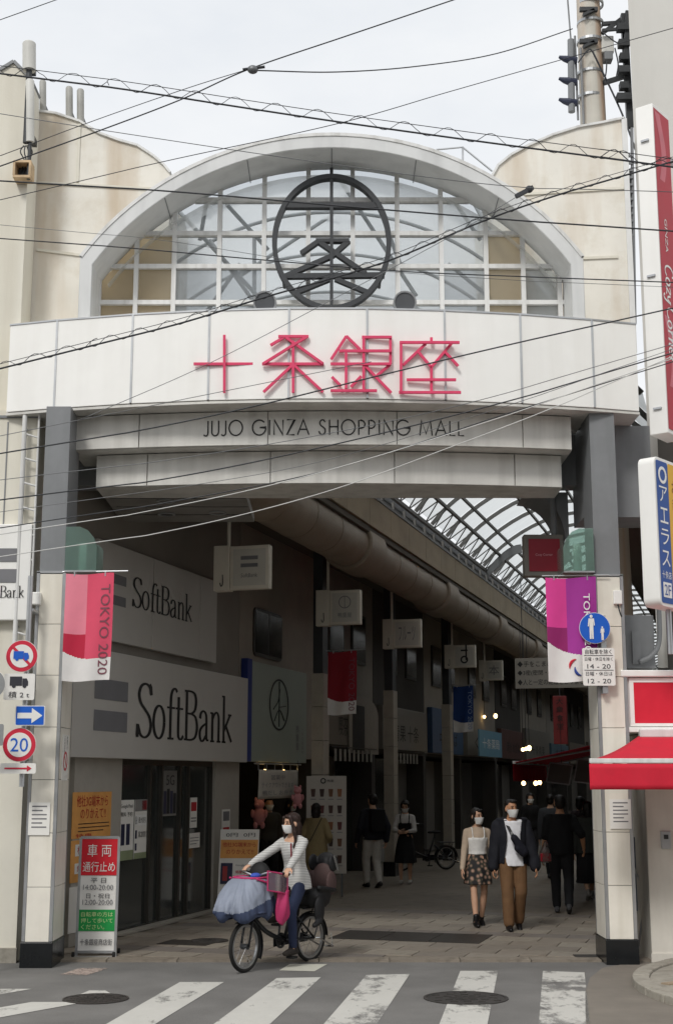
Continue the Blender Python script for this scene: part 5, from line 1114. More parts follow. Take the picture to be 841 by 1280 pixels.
# warm lamps
for i, (px, py, s_, lb_) in enumerate([(605, 896, 30, 'dimmer bare bulb beside a brighter one, high over the blue board'), (619, 895, 30, 'brightest bare bulb, high over the blue board'), (653, 937, 24, 'small warm bulb above the dark awning, leftmost of three'), (657, 936, 25, 'middle small warm bulb above the dark awning'), (661, 935, 26, 'brightest warm bulb of three above the dark awning'), (654, 979, 17, 'single warm bulb below the dark awning'), (669, 979, 17, 'one of a close pair of warm bulbs below the dark awning, left one'), (674, 978, 17, 'one of a close pair of warm bulbs below the dark awning, right one')]):
    q = pS(px, py, s_); t = thing('bulb_lamp', lb_, 'lamp', q, ARC, group='warm bulbs in the arcade')
    m = MB(ARC); m.ell(q, (.06, .06, .075) if i in (1, 4) else (.045, .045, .05), 12, 8); m.build('bulb', lamp_glow, t, smooth=True)
    top = 6.3 if s_ > 20 else q.z + .5
    m = MB(ARC); m.tube([q + ZA * .05, (q.x, q.y, top)], .008, 6); m.build('flex', cable, t)
q = pT(345, 978, -.3)
for k, lb_ in ((0, 'warm bulb behind the pale printed cloth, left of the pair'), (1, 'warm bulb behind the pale printed cloth, right of the pair')):
    p = Vector((.05, c0.y + .9 + k * 1.0, c0.z - .05)); t = thing('bulb_lamp', lb_, 'lamp', p, ARC); m = MB(ARC); m.ell(p, (.06, .06, .06), 12, 8); m.build('bulb', lamp_glow, t, smooth=True); m = MB(ARC); m.tube([p, p + ZA * .3], .01, 6); m.build('flex', cable, t)
# glass lamp housings on the gate columns
gg = sheet('green lamp glass', '#d6ece4', .6, .8, .10)
for sgn, x, y, z0_, z1_, lb_ in ((1, -3.13, 15.58, pY(98, 714, 15.6).z, pY(98, 660, 15.6).z, 'green glass lamp housing on the left gate column'), (-1, 3.02, 15.83, pY(730, 714, 15.8).z, pY(730, 661, 15.8).z, 'green glass lamp housing on the right gate column')):
    t = thing('glass_lamp', lb_, 'lamp', (x, y, z0_)); w = .36; h_ = z1_ - z0_
    prof = [(-.0 * sgn, 0), (w * sgn, 0), (w * sgn, h_ * .55), (w * .9 * sgn, h_ * .75), (w * .7 * sgn, h_ * .92), (w * .45 * sgn, h_), (0, h_)]
    m = MB(); m.prism(prof, (x, y - .06, z0_), XA, ZA, YA * .05); m.build('front_pane', gg, t)
    m = MB(); m.add([(x + w * sgn, y - .01, z0_), (x + w * sgn, y + .4, z0_), (x + w * sgn, y + .4, z0_ + h_ * .62), (x + w * sgn, y - .01, z0_ + h_ * .62)], [(0, 1, 2, 3)]); m.build('side_pane', gg, t)
    m = MB(); m.box(min(x - .34 * sgn, x + w * sgn), max(x - .34 * sgn, x + w * sgn), y - .07, y + .42, z0_ - .02, z0_ - .002) if False else m.box(min(x, x + w * sgn), max(x, x + w * sgn), y - .07, y + .42, z0_ - .02, z0_ - .002); m.build('base_plate', alu, t)
    m = MB(); m.tube([(x + .15 * sgn, y + .2, z0_), (x + .15 * sgn, y + .2, z0_ + h_ * .7)], .05, 12); m.build('tube_lamp', white, t)
# ================================================================== TRAFFIC SIGNS
sign_white = pm('sign white', '#e8e6e1', .4, var=.03); sign_red = pm('sign red', '#cc2f45', .4, var=.04); sign_blue = pm('sign blue bright', '#1f5fc4', .4, var=.04); sign_ink = pm('sign ink', '#33333a', .5)
def disc_sign(name, label, px, py, rpx, Y, ring, centre, rot=0, rx=1.0):
    c = pY(px, py, Y); r = (pY(px + rpx, py, Y) - c).length
    U = Vector((math.cos(rot), math.sin(rot), 0)); Nn = Vector((math.sin(rot), -math.cos(rot), 0))
    t = thing(name, label, 'traffic sign', c - ZA * r)
    def P(off, rr, mt, nm):
        m = MB(); m.prism([(rr * math.cos(2 * math.pi * i / 40), rr * math.sin(2 * math.pi * i / 40)) for i in range(40)], c + Nn * off, U, ZA, Nn * .002); return m.build(nm, mt, t)
    P(-.01, r, sign_white, 'plate'); P(-.006, r * .97, ring, 'border')
    if centre: P(-.002, r * .72, centre, 'field')
    m = MB(); m.obox(c - Nn * .03, U, Nn, ZA, .05, .02, .03); m.build('bracket', alu, t)
    return t, c, r, U, Nn
def truck(m, c, U, Nn, w, flip=1):
    for poly in ([(-.5, -.18), (.14, -.18), (.14, .3), (-.5, .3)], [(.16, -.18), (.46, -.18), (.46, .04), (.38, .2), (.16, .2)]):
        m.prism([(x * w, y * w) for x, y in poly], c, U, ZA, Nn * .001)
    for x in (-.28, .28): m.prism([(x * w + .1 * w * math.cos(R(a)), -.2 * w + .1 * w * math.sin(R(a))) for a in range(0, 360, 30)], c + Nn * .0005, U, ZA, Nn * .001)
YT = 15.25
t, c, r, U, Nn = disc_sign('traffic_sign', 'round red-ringed no trucks sign at the top of the sign stack', 27.5, 820, 20, YT, sign_red, sign_white)
m = MB(); m.bar(c + Vector((-.12, 0, .12)) + Nn * .003, c + Vector((.12, 0, -.12)) + Nn * .003, .03, .002, Nn); m.build('slash', sign_red, t); m = MB(); truck(m, c + Nn * .0055, U, Nn, r * 1.0); m.build('truck_symbol', sign_blue, t)
def plate_sign(name, label, px0, py0, px1, py1, Y, mat, rad=.02):
    a, b = pY(px0, py0, Y), pY(px1, py1, Y); c = (a + b) / 2; t = thing(name, label, 'traffic sign', Vector((c.x, Y, b.z)))
    m = MB(); m.prism(rrect(b.x - a.x, a.z - b.z, rad), c, XA, ZA, YA * .008); m.build('plate', mat, t); m = MB(); m.obox(c + YA * .03, XA, YA, ZA, .05, .02, .03); m.build('bracket', alu, t)
    return t, c, b.x - a.x, a.z - b.z
t, c, w, h = plate_sign('traffic_sign', 'white plate with black truck and 2t below the no trucks sign', 6, 842, 43, 875, YT, sign_white)
m = MB(); truck(m, c + ZA * .05 - YA * .004, XA, -YA, w * .62); m.build('truck_symbol', sign_ink, t); m = MB(); m.text('積 2 t', c - ZA * h * .3 - YA * .005, XA, ZA, w * .68, h * .24); m.build('lettering', sign_ink, t)
t, c, w, h = plate_sign('traffic_sign', 'blue one-way plate with white arrow pointing to the gate pillar', 20, 882, 56, 907, YT - .03, sign_white)
m = MB(); m.prism(rrect(w * .94, h * .92, .01), c - YA * .002, XA, ZA, -YA * .002); m.build('blue_field', sign_blue, t)
m = MB(); m.prism([(-.42, -.14), (.06, -.14), (.06, -.38), (.42, 0), (.06, .38), (.06, .14), (-.42, .14)], c - YA * .006, XA * w, ZA * h, -YA * .001); m.build('arrow', sign_white, t)
t, c, r, U, Nn = disc_sign('traffic_sign', 'round 20 speed limit sign in the sign stack', 24.5, 931, 21, YT, sign_red, sign_white)
m = MB(); m.text('20', c + Nn * .004, U, ZA, r * 1.05, r * .8); m.build('lettering', sign_blue, t)
t, c, w, h = plate_sign('traffic_sign', 'small white plate with thin red arrow below the 20 sign', 1, 954, 45, 967, YT, sign_white)
m = MB(); m.prism([(-.38, -.08), (.25, -.08), (.25, -.3), (.38, 0), (.25, .3), (.25, .08), (-.38, .08)], c - YA * .004, XA * w, ZA * h, -YA * .001); m.build('arrow', sign_red, t)
px_ = pY(31, 900, YT + .07).x; m = MB(); m.tube([(px_, YT + .07, 1.95), (px_, YT + .07, 4.3)], .03, 12)
for zz in (2.2, 3.0, 3.9): m.box(px_ - .02, px_ + .05, YT + .07, 15.62, zz, zz + .03)
tag(m.build('sign_post', alu), 'thin grey post carrying the stack of traffic signs at the left pillar', 'post')
# signs seen from behind at the left picture edge, on their own post
t, c, r, U, Nn = disc_sign('traffic_sign', 'round grey sign back half out of view beside the 2t plate', -12, 855, 19, YT - .3, pm('sign back grey', '#8b8c8c', .5), None)
t, c, w, h = plate_sign('traffic_sign', 'grey plate back half out of view beside the 20 sign', -30, 905, 4, 932, YT - .3, pm('sign back grey', '#8b8c8c', .5))
px2 = pY(-14, 900, YT - .23).x; m = MB(); m.tube([(px2, YT - .23, 0), (px2, YT - .23, 3.6)], .03, 12); tag(m.build('sign_post', alu), 'grey post at the cream wall carrying two turned signs', 'post')
# right pillar: pedestrian sign and plate
YR = 15.72
t, c, r, U, Nn = disc_sign('traffic_sign', 'round blue pedestrians sign with adult and child on the right gate pillar', 743, 785, 19.5, YR, sign_blue, None)
def pict(m, c, k):
    o = -.004
    m.ell(c + Vector((0, o, .74 * k)), (.09 * k, .002, .1 * k), 14, 8)
    for poly in ([(-.16, .62), (.16, .62), (.2, .2), (.14, .2), (.11, .48), (.11, -.6), (.02, -.6), (.0, -.05), (-.02, -.6), (-.12, -.6), (-.12, .48), (-.15, .15), (-.22, .15)],): m.prism([(x * k, y * k) for x, y in poly], c + Vector((0, o, 0)), XA, ZA, -YA * .002)
m = MB(); pict(m, c + Vector((-.04, 0, -.01)), r * 1.08); pict(m, c + Vector((.085, 0, -.075)), r * .62); m.build('pedestrian_symbols', sign_white, t)
t, c, w, h = plate_sign('traffic_sign', 'white plate with hours below the blue pedestrians sign', 727, 810, 769, 857, YR, sign_white)
m = MB()
for k, (tx, ww, hh) in enumerate((('自転車を除く', .82, .13), ('日曜・休日を除く', .86, .1), ('14 - 20', .72, .12), ('日曜・休日は', .82, .11), ('12 - 20', .72, .12))): m.text(tx, c + ZA * h * (.4 - k * .195) - YA * .004, XA, ZA, w * ww, h * hh)
m.build('lettering', sign_ink, t); m = MB()
for zz in (.3, -.09): m.box(c.x - w * .45, c.x + w * .45, YR - .004, YR - .0005, c.z + h * zz - .003, c.z + h * zz + .003)
m.build('rule_line', sign_ink, t)
m = MB(); m.box(3.06, 3.12, 15.74, 15.86, 3.0, 3.9); tag(m.build('sign_bracket', alu), 'aluminium strap holding the blue pedestrians sign to the right pillar', 'bracket')
m = MB(); p = pY(771, 747, 15.84); m.box(p.x - .05, p.x + .05, 15.8, 15.87, p.z - .08, p.z + .08); t = tag(m.build('switch_box', white_panel, bevel=.008), 'small white switch box on the right gate column', 'switch box'); m = MB(); m.tube(cr_path([(p.x, 15.83, p.z - .08), (p.x + .03, 15.83, p.z - .2), (p.x + .08, 15.9, p.z - .26)], 5), .008, 6); m.build('lead', cable, t)
m = MB(); p = pY(47, 749, 15.6); m.box(p.x - .05, p.x + .05, 15.5, 15.6, p.z - .07, p.z + .07); tag(m.build('switch_box', white_panel, bevel=.008), 'small white box on the left gate column beside the ladder', 'switch box')
# paper notices on the pillars
def notice(px0, py0, px1, py1, Y, label, rows, mt=paper):
    a, b = pY(px0, py0, Y), pY(px1, py1, Y); m = MB(); m.box(a.x, b.x, Y - .004, Y - .001, b.z, a.z); t = tag(m.build('paper_notice', mt), label, 'notice'); w = b.x - a.x; h = a.z - b.z; m = MB()
    for i in range(rows): zz = a.z - h * (.12 + .76 * i / rows); m.box(a.x + w * .15, b.x - w * (.15 + .2 * (i % 3 == 1)), Y - .006, Y - .0045, zz - h * .02, zz + h * .02)
    m.build('print', ink_grey, t)
notice(761, 999, 789, 1036, 15.835, 'white printed notice taped to the right gate pillar', 6)
notice(37, 1003, 62, 1044, 15.585, 'white printed notice taped to the left gate pillar', 6)
a = pY(71, 940, 15.7); t = thing('no_smoking_sticker', 'narrow no smoking sticker on the inner side of the left gate pillar', 'sticker', (-3.12, 15.9, a.z - .3)); X = -3.12
m = MB(); m.box(X - .004, X + .001, 15.75, 16.1, a.z - .32, a.z + .2); m.build('strip', paper, t); m = MB(); m.ring((X + .003, 15.92, a.z - .1), YA, ZA, XA * .001, .085, .11, 28); m.bar((X + .003, 15.86, a.z - .04), (X + .003, 15.98, a.z - .16), .025, .001, (1, 0, 0)); m.build('ring', sign_red, t)
m = MB()
for k, ch in enumerate('この商店街は'): m.text(ch, (X + .003, 15.86, a.z + .165 - k * .03), YA, ZA, .05, .026)
for k, ch in enumerate('禁煙です'): m.text(ch, (X + .003, 16.0, a.z + .165 - k * .04), YA, ZA, .06, .034)
m.build('lettering', ink, t)
# ================================================================== ROAD CLOSED BOARD ON CASTORS
g0 = pG(122, 1196); Yb = g0.y; wl, wr = pY(99, 1100, Yb).x, pY(147, 1100, Yb).x; zt_ = pY(122, 1047, Yb).z; zb_ = pY(122, 1192, Yb).z + .02
ab = thing('standing_sign', 'red white and green road closed board on castors beside the left pillar', 'standing sign', (g0.x, Yb, 0))
lean = .06
def BP(u, v, off=0): return Vector((wl + (wr - wl) * u, Yb - off + lean * v, zb_ + (zt_ - zb_) * v))
m = MB()
for u in (0, 1): m.bar(BP(u, -.04), BP(u, 1.0), .03, .035, (0, -1, 0))
m.bar(BP(0, 1.0), BP(1, 1.0), .03, .034, (0, -1, 0)); m.bar(BP(0, 0), BP(1, 0), .03, .034, (0, -1, 0)); m.build('frame', alu, ab)
def zone(v0, v1, mt, nm):
    m = MB(); m.add([BP(.03, v0, .004), BP(.97, v0, .004), BP(.97, v1, .004), BP(.03, v1, .004)], [(0, 1, 2, 3)]); return m.build(nm, mt, ab, solid=.01)
zone(.0, .99, sign_white, 'board')
def zone2(v0, v1, mt, nm):
    m = MB(); m.add([BP(.03, v0, .012), BP(.97, v0, .012), BP(.97, v1, .012), BP(.03, v1, .012)], [(0, 1, 2, 3)]); return m.build(nm, mt, ab)
zone2(.665, .985, pm('board red', '#d2202f', .45), 'red_field'); zone2(.18, .365, pm('board green', '#1f9a4a', .45), 'green_field')
W_ = wr - wl; Hh = zt_ - zb_; upv = Vector((0, lean, Hh)).normalized()
def btxt(tx, v, w, h, mt, nm='lettering', u=.5):
    m = MB(); m.text(tx, BP(u, v, .017), XA, upv, W_ * w, Hh * h); m.build(nm, mt, ab)
btxt('車 両', .885, .62, .11, sign_white); btxt('通行止め', .74, .84, .09, sign_white)
btxt('平 日', .62, .4, .045, sign_ink); btxt('14:00-20:00', .56, .78, .045, ink_grey); btxt('日・祝日', .485, .6, .045, sign_ink); btxt('12:00-20:00', .43, .78, .045, ink_grey)
dkg = pm('board dark green', '#c8e0a0', .5); btxt('自転車の方は', .325, .82, .042, dkg); btxt('押して歩いて', .27, .82, .042, dkg); btxt('ください。', .215, .6, .042, dkg, u=.4); btxt('十条銀座商店街', .085, .82, .055, sign_ink)
m = MB()
for u in (0, 1): m.bar(BP(u, 0) + Vector((0, -.17, -.06)), BP(u, 0) + Vector((0, .2, -.06)), .035, .03, (0, 0, 1))
m.bar(BP(-.08, 0) + Vector((0, -.16, -.045)), BP(1.08, 0) + Vector((0, -.16, -.045)), .05, .02, (0, 0, 1)); m.build('base', alu, ab)
for u in (-.02, 1.02):
    for dy in (-.16, .2):
        p = BP(u, 0) + Vector((0, dy, 0)); p.z = .038; m = MB(); m.cyl(p - XA * .014, p + XA * .014, .036, 16); m.cyl(p + ZA * .0, p + ZA * (zb_ - .09), .01, 8); m.build('castor', black, ab)
# stand with phone adverts by the shop corner (arcade frame, facing out)
g0 = pG(293, 1140, .022); Ys = g0.y; wl2, wr2 = pY(272, 1090, Ys).x, pY(321, 1090, Ys).x; z0, z1 = .05, pY(296, 1037, Ys).z
st = thing('standing_sign', 'white advert stand with orange panel behind the cyclist', 'standing sign', (g0.x, Ys, .022))
def SP(u, v, off=0): return Vector((wl2 + (wr2 - wl2) * u + .03 * v, Ys - off + .1 * v, z0 + (z1 - z0) * v))
def sq(u0, u1, v0, v1, off, mt, nm):
    m = MB(); m.add([SP(u0, v0, off), SP(u1, v0, off), SP(u1, v1, off), SP(u0, v1, off)], [(0, 1, 2, 3)]); m.build(nm, mt, st, solid=.002)
sq(0, 1, 0, 1, 0, paper, 'board'); sq(.02, .98, .64, .87, .006, orange, 'orange_panel'); sq(.05, .35, .32, .58, .006, navy, 'phone_picture'); sq(.1, .22, .36, .54, .009, pm('screen red', '#a0383a', .5), 'phone_screen'); sq(0, 1, 0, .1, .006, pm('stand base dark', '#4b4b4b', .5), 'kick_panel')
upv2 = Vector((.03, .1, z1 - z0)).normalized()
def stx(tx, u, v, w, h, mt): m = MB(); m.text(tx, SP(u, v, .012), XA, upv2, (wr2 - wl2) * w, (z1 - z0) * h); m.build('lettering', mt, st)
stx('他社3G端末から', .5, .81, .85, .06, dred); stx('のりかえて!!', .52, .72, .7, .06, dred); stx('Google Pixel 5a', .68, .55, .5, .03, ink_grey); stx('機種代金一括', .68, .47, .5, .04, dred); stx('0円', .3, .93, .3, .05, ink); stx('0円', .75, .93, .3, .05, ink)
m = MB(); m.bar(SP(.1, 0) + Vector((0, .0, -.02)), SP(.1, .9) + Vector((0, .03, 0)), .02, .02); m.bar(SP(.9, 0), SP(.9, .9) + Vector((0, .03, 0)), .02, .02); m.bar(SP(.5, .8) + Vector((0, .03, 0)), Vector((g0.x, Ys + .45, .03)), .02, .02); m.build('prop', alu, st)
# tall white menu panel
Ym = 24.6; a, b = pY(383, 970, Ym), pY(433, 1092, Ym)
zlo = b.z
mp_ = thing('menu_panel', 'tall white panel printed with rows of drinks and small crest', 'menu panel', ((a.x + b.x) / 2, Ym, .02))
m = MB(); m.box(a.x, b.x, Ym, Ym + .04, zlo, a.z); m.build('board', pm('menu white', '#b5afa6', .5, var=.04), mp_, bevel=.005)
drink = [pm('drink %d' % i, c, .5) for i, c in enumerate(('#4a2f26', '#3a2620', '#6d4a33', '#8a5a3a', '#5a2a2a'))]
w, h = b.x - a.x, a.z - zlo
for r_ in range(5):
    for q in range(4):
        x = a.x + w * (.17 + .22 * q); z = a.z - h * (.17 + .17 * r_); m = MB(); m.prism([(-.03, -.075), (.03, -.075), (.042, .06), (-.042, .06)], (x, Ym - .004, z), XA, ZA, -YA * .002); m.build('drink_picture', drink[(r_ * 3 + q) % 5], mp_)
        m = MB(); m.box(x - .05, x + .05, Ym - .005, Ym - .001, z - .125, z - .112); m.build('caption', ink_grey, mp_)
m = MB(); m.ring((a.x + w * .42, Ym - .003, a.z - h * .05), XA, ZA, -YA * .002, .03, .05, 20); m.text('鴨重', (a.x + w * .6, Ym - .005, a.z - h * .05), XA, ZA, .12, .045); m.build('crest', ink, mp_)
m = MB(); pass
for x_ in (a.x + .08, b.x - .08):
    m = MB(); m.bar((x_, Ym + .02, zlo - .002), (x_, Ym - .12, .022), .03, .03); m.bar((x_, Ym + .06, zlo + .8), (x_, Ym + .45, .022), .025, .025); m.build('easel_leg', steel_dark, mp_)
# generic pink plush hung at the shop
Yp = 24.6; pk = pm('plush pink', '#c98a8c', .95, var=.1, scale=20)
def plush(px, py, s, label, hang=True):
    c = pY(px, py, Yp); t = thing('plush_toy', label, 'plush toy', c - ZA * .2 * s); m = MB(); m.ell(c, (.11 * s, .1 * s, .15 * s)); m.ell(c + ZA * .19 * s, (.09 * s, .09 * s, .085 * s)); m.ell(c + Vector((-.03, -.085, .18)) * s, (.04 * s, .03 * s, .03 * s))
    for sx in (-1, 1): m.ell(c + Vector((sx * .06, 0, .27)) * s, (.025 * s, .015 * s, .04 * s)); m.ell(c + Vector((sx * .11, -.03, .04)) * s, (.035 * s, .04 * s, .07 * s)); m.ell(c + Vector((sx * .06, -.03, -.15)) * s, (.04 * s, .05 * s, .06 * s))
    m.build('body', pk, t, smooth=True); m = MB(); m.tube([c + ZA * .27 * s, Vector((c.x, Yp, 2.35))], .004, 5); m.build('string', cable, t)
plush(324, 1020, 1.05, 'upright pink plush toy hanging beside the cyclist\'s head')
plush(372, 999, .8, 'round pink plush toy hanging above the beige-coated woman')
# ================================================================== OVERHEAD WIRES
def wire(pts, Y0, Y1, r, label, mat=cable, n=10, ext=9.0, name='overhead_wire', build=True, spiral=None):
    x0, x1 = pts[0][0], pts[-1][0]
    P = [pY(x, y, Y0 + (Y1 - Y0) * (x - x0) / (x1 - x0)) for x, y in pts]
    d0 = (P[0] - P[1]).normalized(); d1 = (P[-1] - P[-2]).normalized()
    P = [P[0] + d0 * ext] + P + [P[-1] + d1 * ext] if ext else P
    path = cr_path(P, n)
    t = thing(name, label, 'cable', P[0])
    m = MB(); m.tube(path, r * .72, 6); m.build('strand', mat, t, smooth=True)
    return t, path
def lashed(pts, gap, Y0, Y1, r1, r2, label, pitch=.42, hr=.04):
    """messenger wire, heavy cable below it and a loose spiral hanger round both"""
    t, path = wire([(x, y) for x, y in pts], Y0, Y1, r1, label, cable)
    m = MB(); m.tube([p - ZA * gap for p in path], r2 * .8, 8); m.build('heavy_cable', cable, t, smooth=True)
    m = MB(); L = 0; out_ = []
    for a, b in zip(path[:-1], path[1:]):
        d = b - a; n_ = max(2, int(d.length / .035)); dn = d.normalized(); side = dn.cross(ZA).normalized()
        for k in range(n_):
            p = a + d * (k / n_) - ZA * gap * .5; ph = 2 * math.pi * (L + d.length * k / n_) / pitch + .4 * math.sin(L * 1.7)
            out_.append(p + ZA * math.sin(ph) * (gap * .5 + .014) + side * math.cos(ph) * hr)
        L += d.length
    m.tube(out_, .0035, 4); m.build('spiral_hanger', cable, t, smooth=True)
    return t
lashed([(0, 82), (150, 101), (300, 124), (420, 142), (600, 167), (790, 192), (841, 199)], .085, 12.5, 12.5, .006, .012, 'lashed cable pair with spiral hanger crossing above the arch')
lashed([(0, 455), (120, 425), (230, 397), (330, 366), (480, 322), (600, 272), (700, 237), (841, 196)], .05, 13.0, 13.2, .005, .012, 'lashed cable with loose spiral climbing across the emblem', .3, .03)
wire([(0, 25), (70, 0)], 12, 12, .006, 'short single wire crossing the top left corner of sky')
wire([(0, 208), (120, 165), (225, 125), (310, 87), (430, 46), (560, 2)], 12.3, 12.6, .010, 'thick cable rising to the splice above the arch and on upward')
wire([(0, 195), (120, 150), (235, 110), (312, 86)], 12.35, 12.45, .006, 'thin wire running up to the splice above the arch', ext=0)
wire([(318, 88), (420, 90), (520, 83), (620, 67), (715, 36)], 12.5, 17.7, .010, 'cable sagging from the splice to the utility pole', ext=0)
p = pY(316, 87, 12.45); t = thing('cable_splice', 'small round splice where three wires meet in the sky', 'splice', p - ZA * .05); m = MB(); m.ell(p, (.055, .04, .045), 14, 10); m.build('body', cable_grey, t, smooth=True); m = MB(); m.tube([p - XA * .1, p + XA * .12 + ZA * .03], .015, 8); m.build('clamp', cable, t)
wire([(0, 250), (200, 203), (420, 155), (560, 115), (700, 75), (841, 35)], 12.1, 12.6, .006, 'thin straight wire rising across the arch top to the tall building')
wire([(0, 142), (150, 166), (420, 206), (640, 233), (841, 240)], 12.7, 12.7, .006, 'thin grey wire sagging across the arch below the lashed pair', cable_grey)
wire([(0, 226), (210, 239), (420, 257), (640, 275), (841, 289)], 12.9, 12.9, .012, 'thick black cable across the upper emblem')
wire([(0, 298), (150, 309), (330, 325), (500, 339), (660, 346), (841, 353)], 13.1, 13.1, .009, 'black cable crossing the middle of the arch window')
wire([(0, 281), (200, 300), (420, 333), (640, 350), (841, 359)], 13.15, 13.15, .004, 'hair-thin wire just beside the cable across the arch window', cable_grey)
wire([(100, 525), (260, 455), (420, 372), (560, 297), (652, 242)], 13.0, 13.1, .005, 'thin wire climbing steeply from the sign to the splice clamp', cable_grey, ext=0)
p = pY(655, 240, 13.1); t = thing('cable_splice', 'black clamp where the climbing wire meets the lashed cable', 'splice', p - ZA * .05); m = MB(); m.bar(p + Vector((-.09, 0, -.05)), p + Vector((.09, 0, .05)), .04, .04); m.ell(p + Vector((.05, 0, .03)), (.04, .03, .04), 10, 8); m.build('body', cable, t)
wire([(0, 567), (180, 537), (330, 505), (480, 468), (640, 430), (841, 385)], 12.6, 12.8, .010, 'wavy black cable climbing across the large pink characters')
wire([(0, 545), (100, 525)], 12.9, 13.0, .005, 'thin wire running up to the left end of the signboard', cable_grey, ext=3)
wire([(0, 600), (210, 575), (420, 540), (600, 500), (841, 430)], 12.4, 12.7, .005, 'thin wire crossing the grey lettering band', cable_grey)
wire([(0, 625), (210, 598), (420, 555), (640, 500), (841, 441)], 12.3, 12.7, .009, 'black cable crossing the last grey letters')
wire([(0, 640), (250, 605), (420, 572), (640, 505), (841, 436)], 12.2, 12.6, .004, 'hair-thin wire close below the cable across the grey letters', cable_grey)
wire([(0, 660), (210, 628), (420, 585), (640, 515), (841, 452)], 12.1, 12.6, .007, 'black cable crossing the lower grey band')
wire([(0, 668), (180, 640), (380, 596), (600, 530), (841, 448)], 12.0, 12.5, .006, 'pale wire crossing below the lower grey band', pm('pale wire', '#c9c9c6', .4))
wire([(0, 696), (210, 664), (400, 617), (560, 560), (700, 506), (841, 445)], 11.9, 12.5, .006, 'lowest pale wire, dropping towards the left gate lamp', pm('pale wire', '#c9c9c6', .4))
# ================================================================== FIGURES
def remesh(name, mb, mat, parent, vox=.009, smooth=3, fold=0, fs=6, seed=0, cut=None):
    M = WM[parent.name]; me = bpy.data.meshes.new('tmp'); me.from_pydata(mb.v, [], mb.f); me.update()
    bm = bmesh.new(); bm.from_mesh(me); bmesh.ops.recalc_face_normals(bm, faces=bm.faces); bm.to_mesh(me); bm.free()
    o = bpy.data.objects.new('tmp', me); COL.objects.link(o)
    md = o.modifiers.new('r', 'REMESH'); md.mode = 'VOXEL'; md.voxel_size = vox
    dg = bpy.context.evaluated_depsgraph_get(); dg.update()
    res = bpy.data.meshes.new_from_object(o.evaluated_get(dg)); bpy.data.objects.remove(o); bpy.data.meshes.remove(me)
    bm = bmesh.new(); bm.from_mesh(res)
    for _ in range(smooth): bmesh.ops.smooth_vert(bm, verts=bm.verts, factor=.5, use_axis_x=True, use_axis_y=True, use_axis_z=True)
    if fold:
        bm.normal_update()
        for v in bm.verts:
            q = Vector((v.co.x * fs, v.co.y * fs, v.co.z * fs * .55 + seed)); v.co += v.normal * fold * (noise.noise(q) + .5 * noise.noise(q * 2.3))
    if cut: bmesh.ops.delete(bm, geom=[v for v in bm.verts if cut(v.co)], context='VERTS')
    for f in bm.faces: f.smooth = True
    bm.to_mesh(res); bm.free(); res.name = name; res.materials.clear(); res.materials.append(mat)
    ob = bpy.data.objects.new(name, res); COL.objects.link(ob); ob.parent = parent; WM[ob.name] = M
    return ob
def cap(m, p, q, r1, r2, n=14):
    """tapered round-ended limb piece"""
    p = Vector(p); q = Vector(q); d = q - p; L = d.length
    if L < 1e-5: m.ell(p, (r1, r1, r1)); return
    d.normalize(); pts = []; rs = []
    for k in range(5): a = R(90 - 90 * k / 4); pts.append(p - d * r1 * math.sin(a) * .999); rs.append(max(.0008, r1 * math.cos(a)))
    for k in range(1, 5): pts.append(p + d * L * k / 5); rs.append(r1 + (r2 - r1) * k / 5)
    for k in range(5): a = R(90 * k / 4); pts.append(q + d * r2 * math.sin(a) * .999); rs.append(max(.0008, r2 * math.cos(a)))
    m.tube(pts, rs, n)
def ik(a, c, l1, l2, pole):
    a = Vector(a); c = Vector(c); d = c - a; L = min(d.length, (l1 + l2) * .999); dn = d.normalized(); x = (l1 * l1 - l2 * l2 + L * L) / (2 * L); h = math.sqrt(max(0, l1 * l1 - x * x))
    p = Vector(pole); p = (p - dn * p.dot(dn)).normalized(); return a + dn * x + p * h, a + dn * L
def ring_e(c, M, rx, ry, n=24): return [c + M @ Vector((rx * math.cos(2 * math.pi * i / n), ry * math.sin(2 * math.pi * i / n), 0)) for i in range(n)]
skin = pm('skin', '#c99f84', .55, var=.06, scale=9); skin2 = pm('skin tan', '#b88766', .55, var=.06, scale=9)
hair_m = pm('hair black', '#17120f', .5, var=.3, scale=30, bump=.4, bscale=90); hair_b = pm('hair brown', '#2a1a14', .5, var=.3, scale=30, bump=.4, bscale=90)
mask_m = pm('mask white', '#e6e6e4', .8, var=.03); eye_m = pm('eye dark', '#120d0b', .3)
leather = pm('shoe black', '#141315', .45, var=.2)
def fabric(n, c, **k): return pm('fabric ' + n, c, .85, var=.1, scale=14, bump=.25, bscale=220, **k)
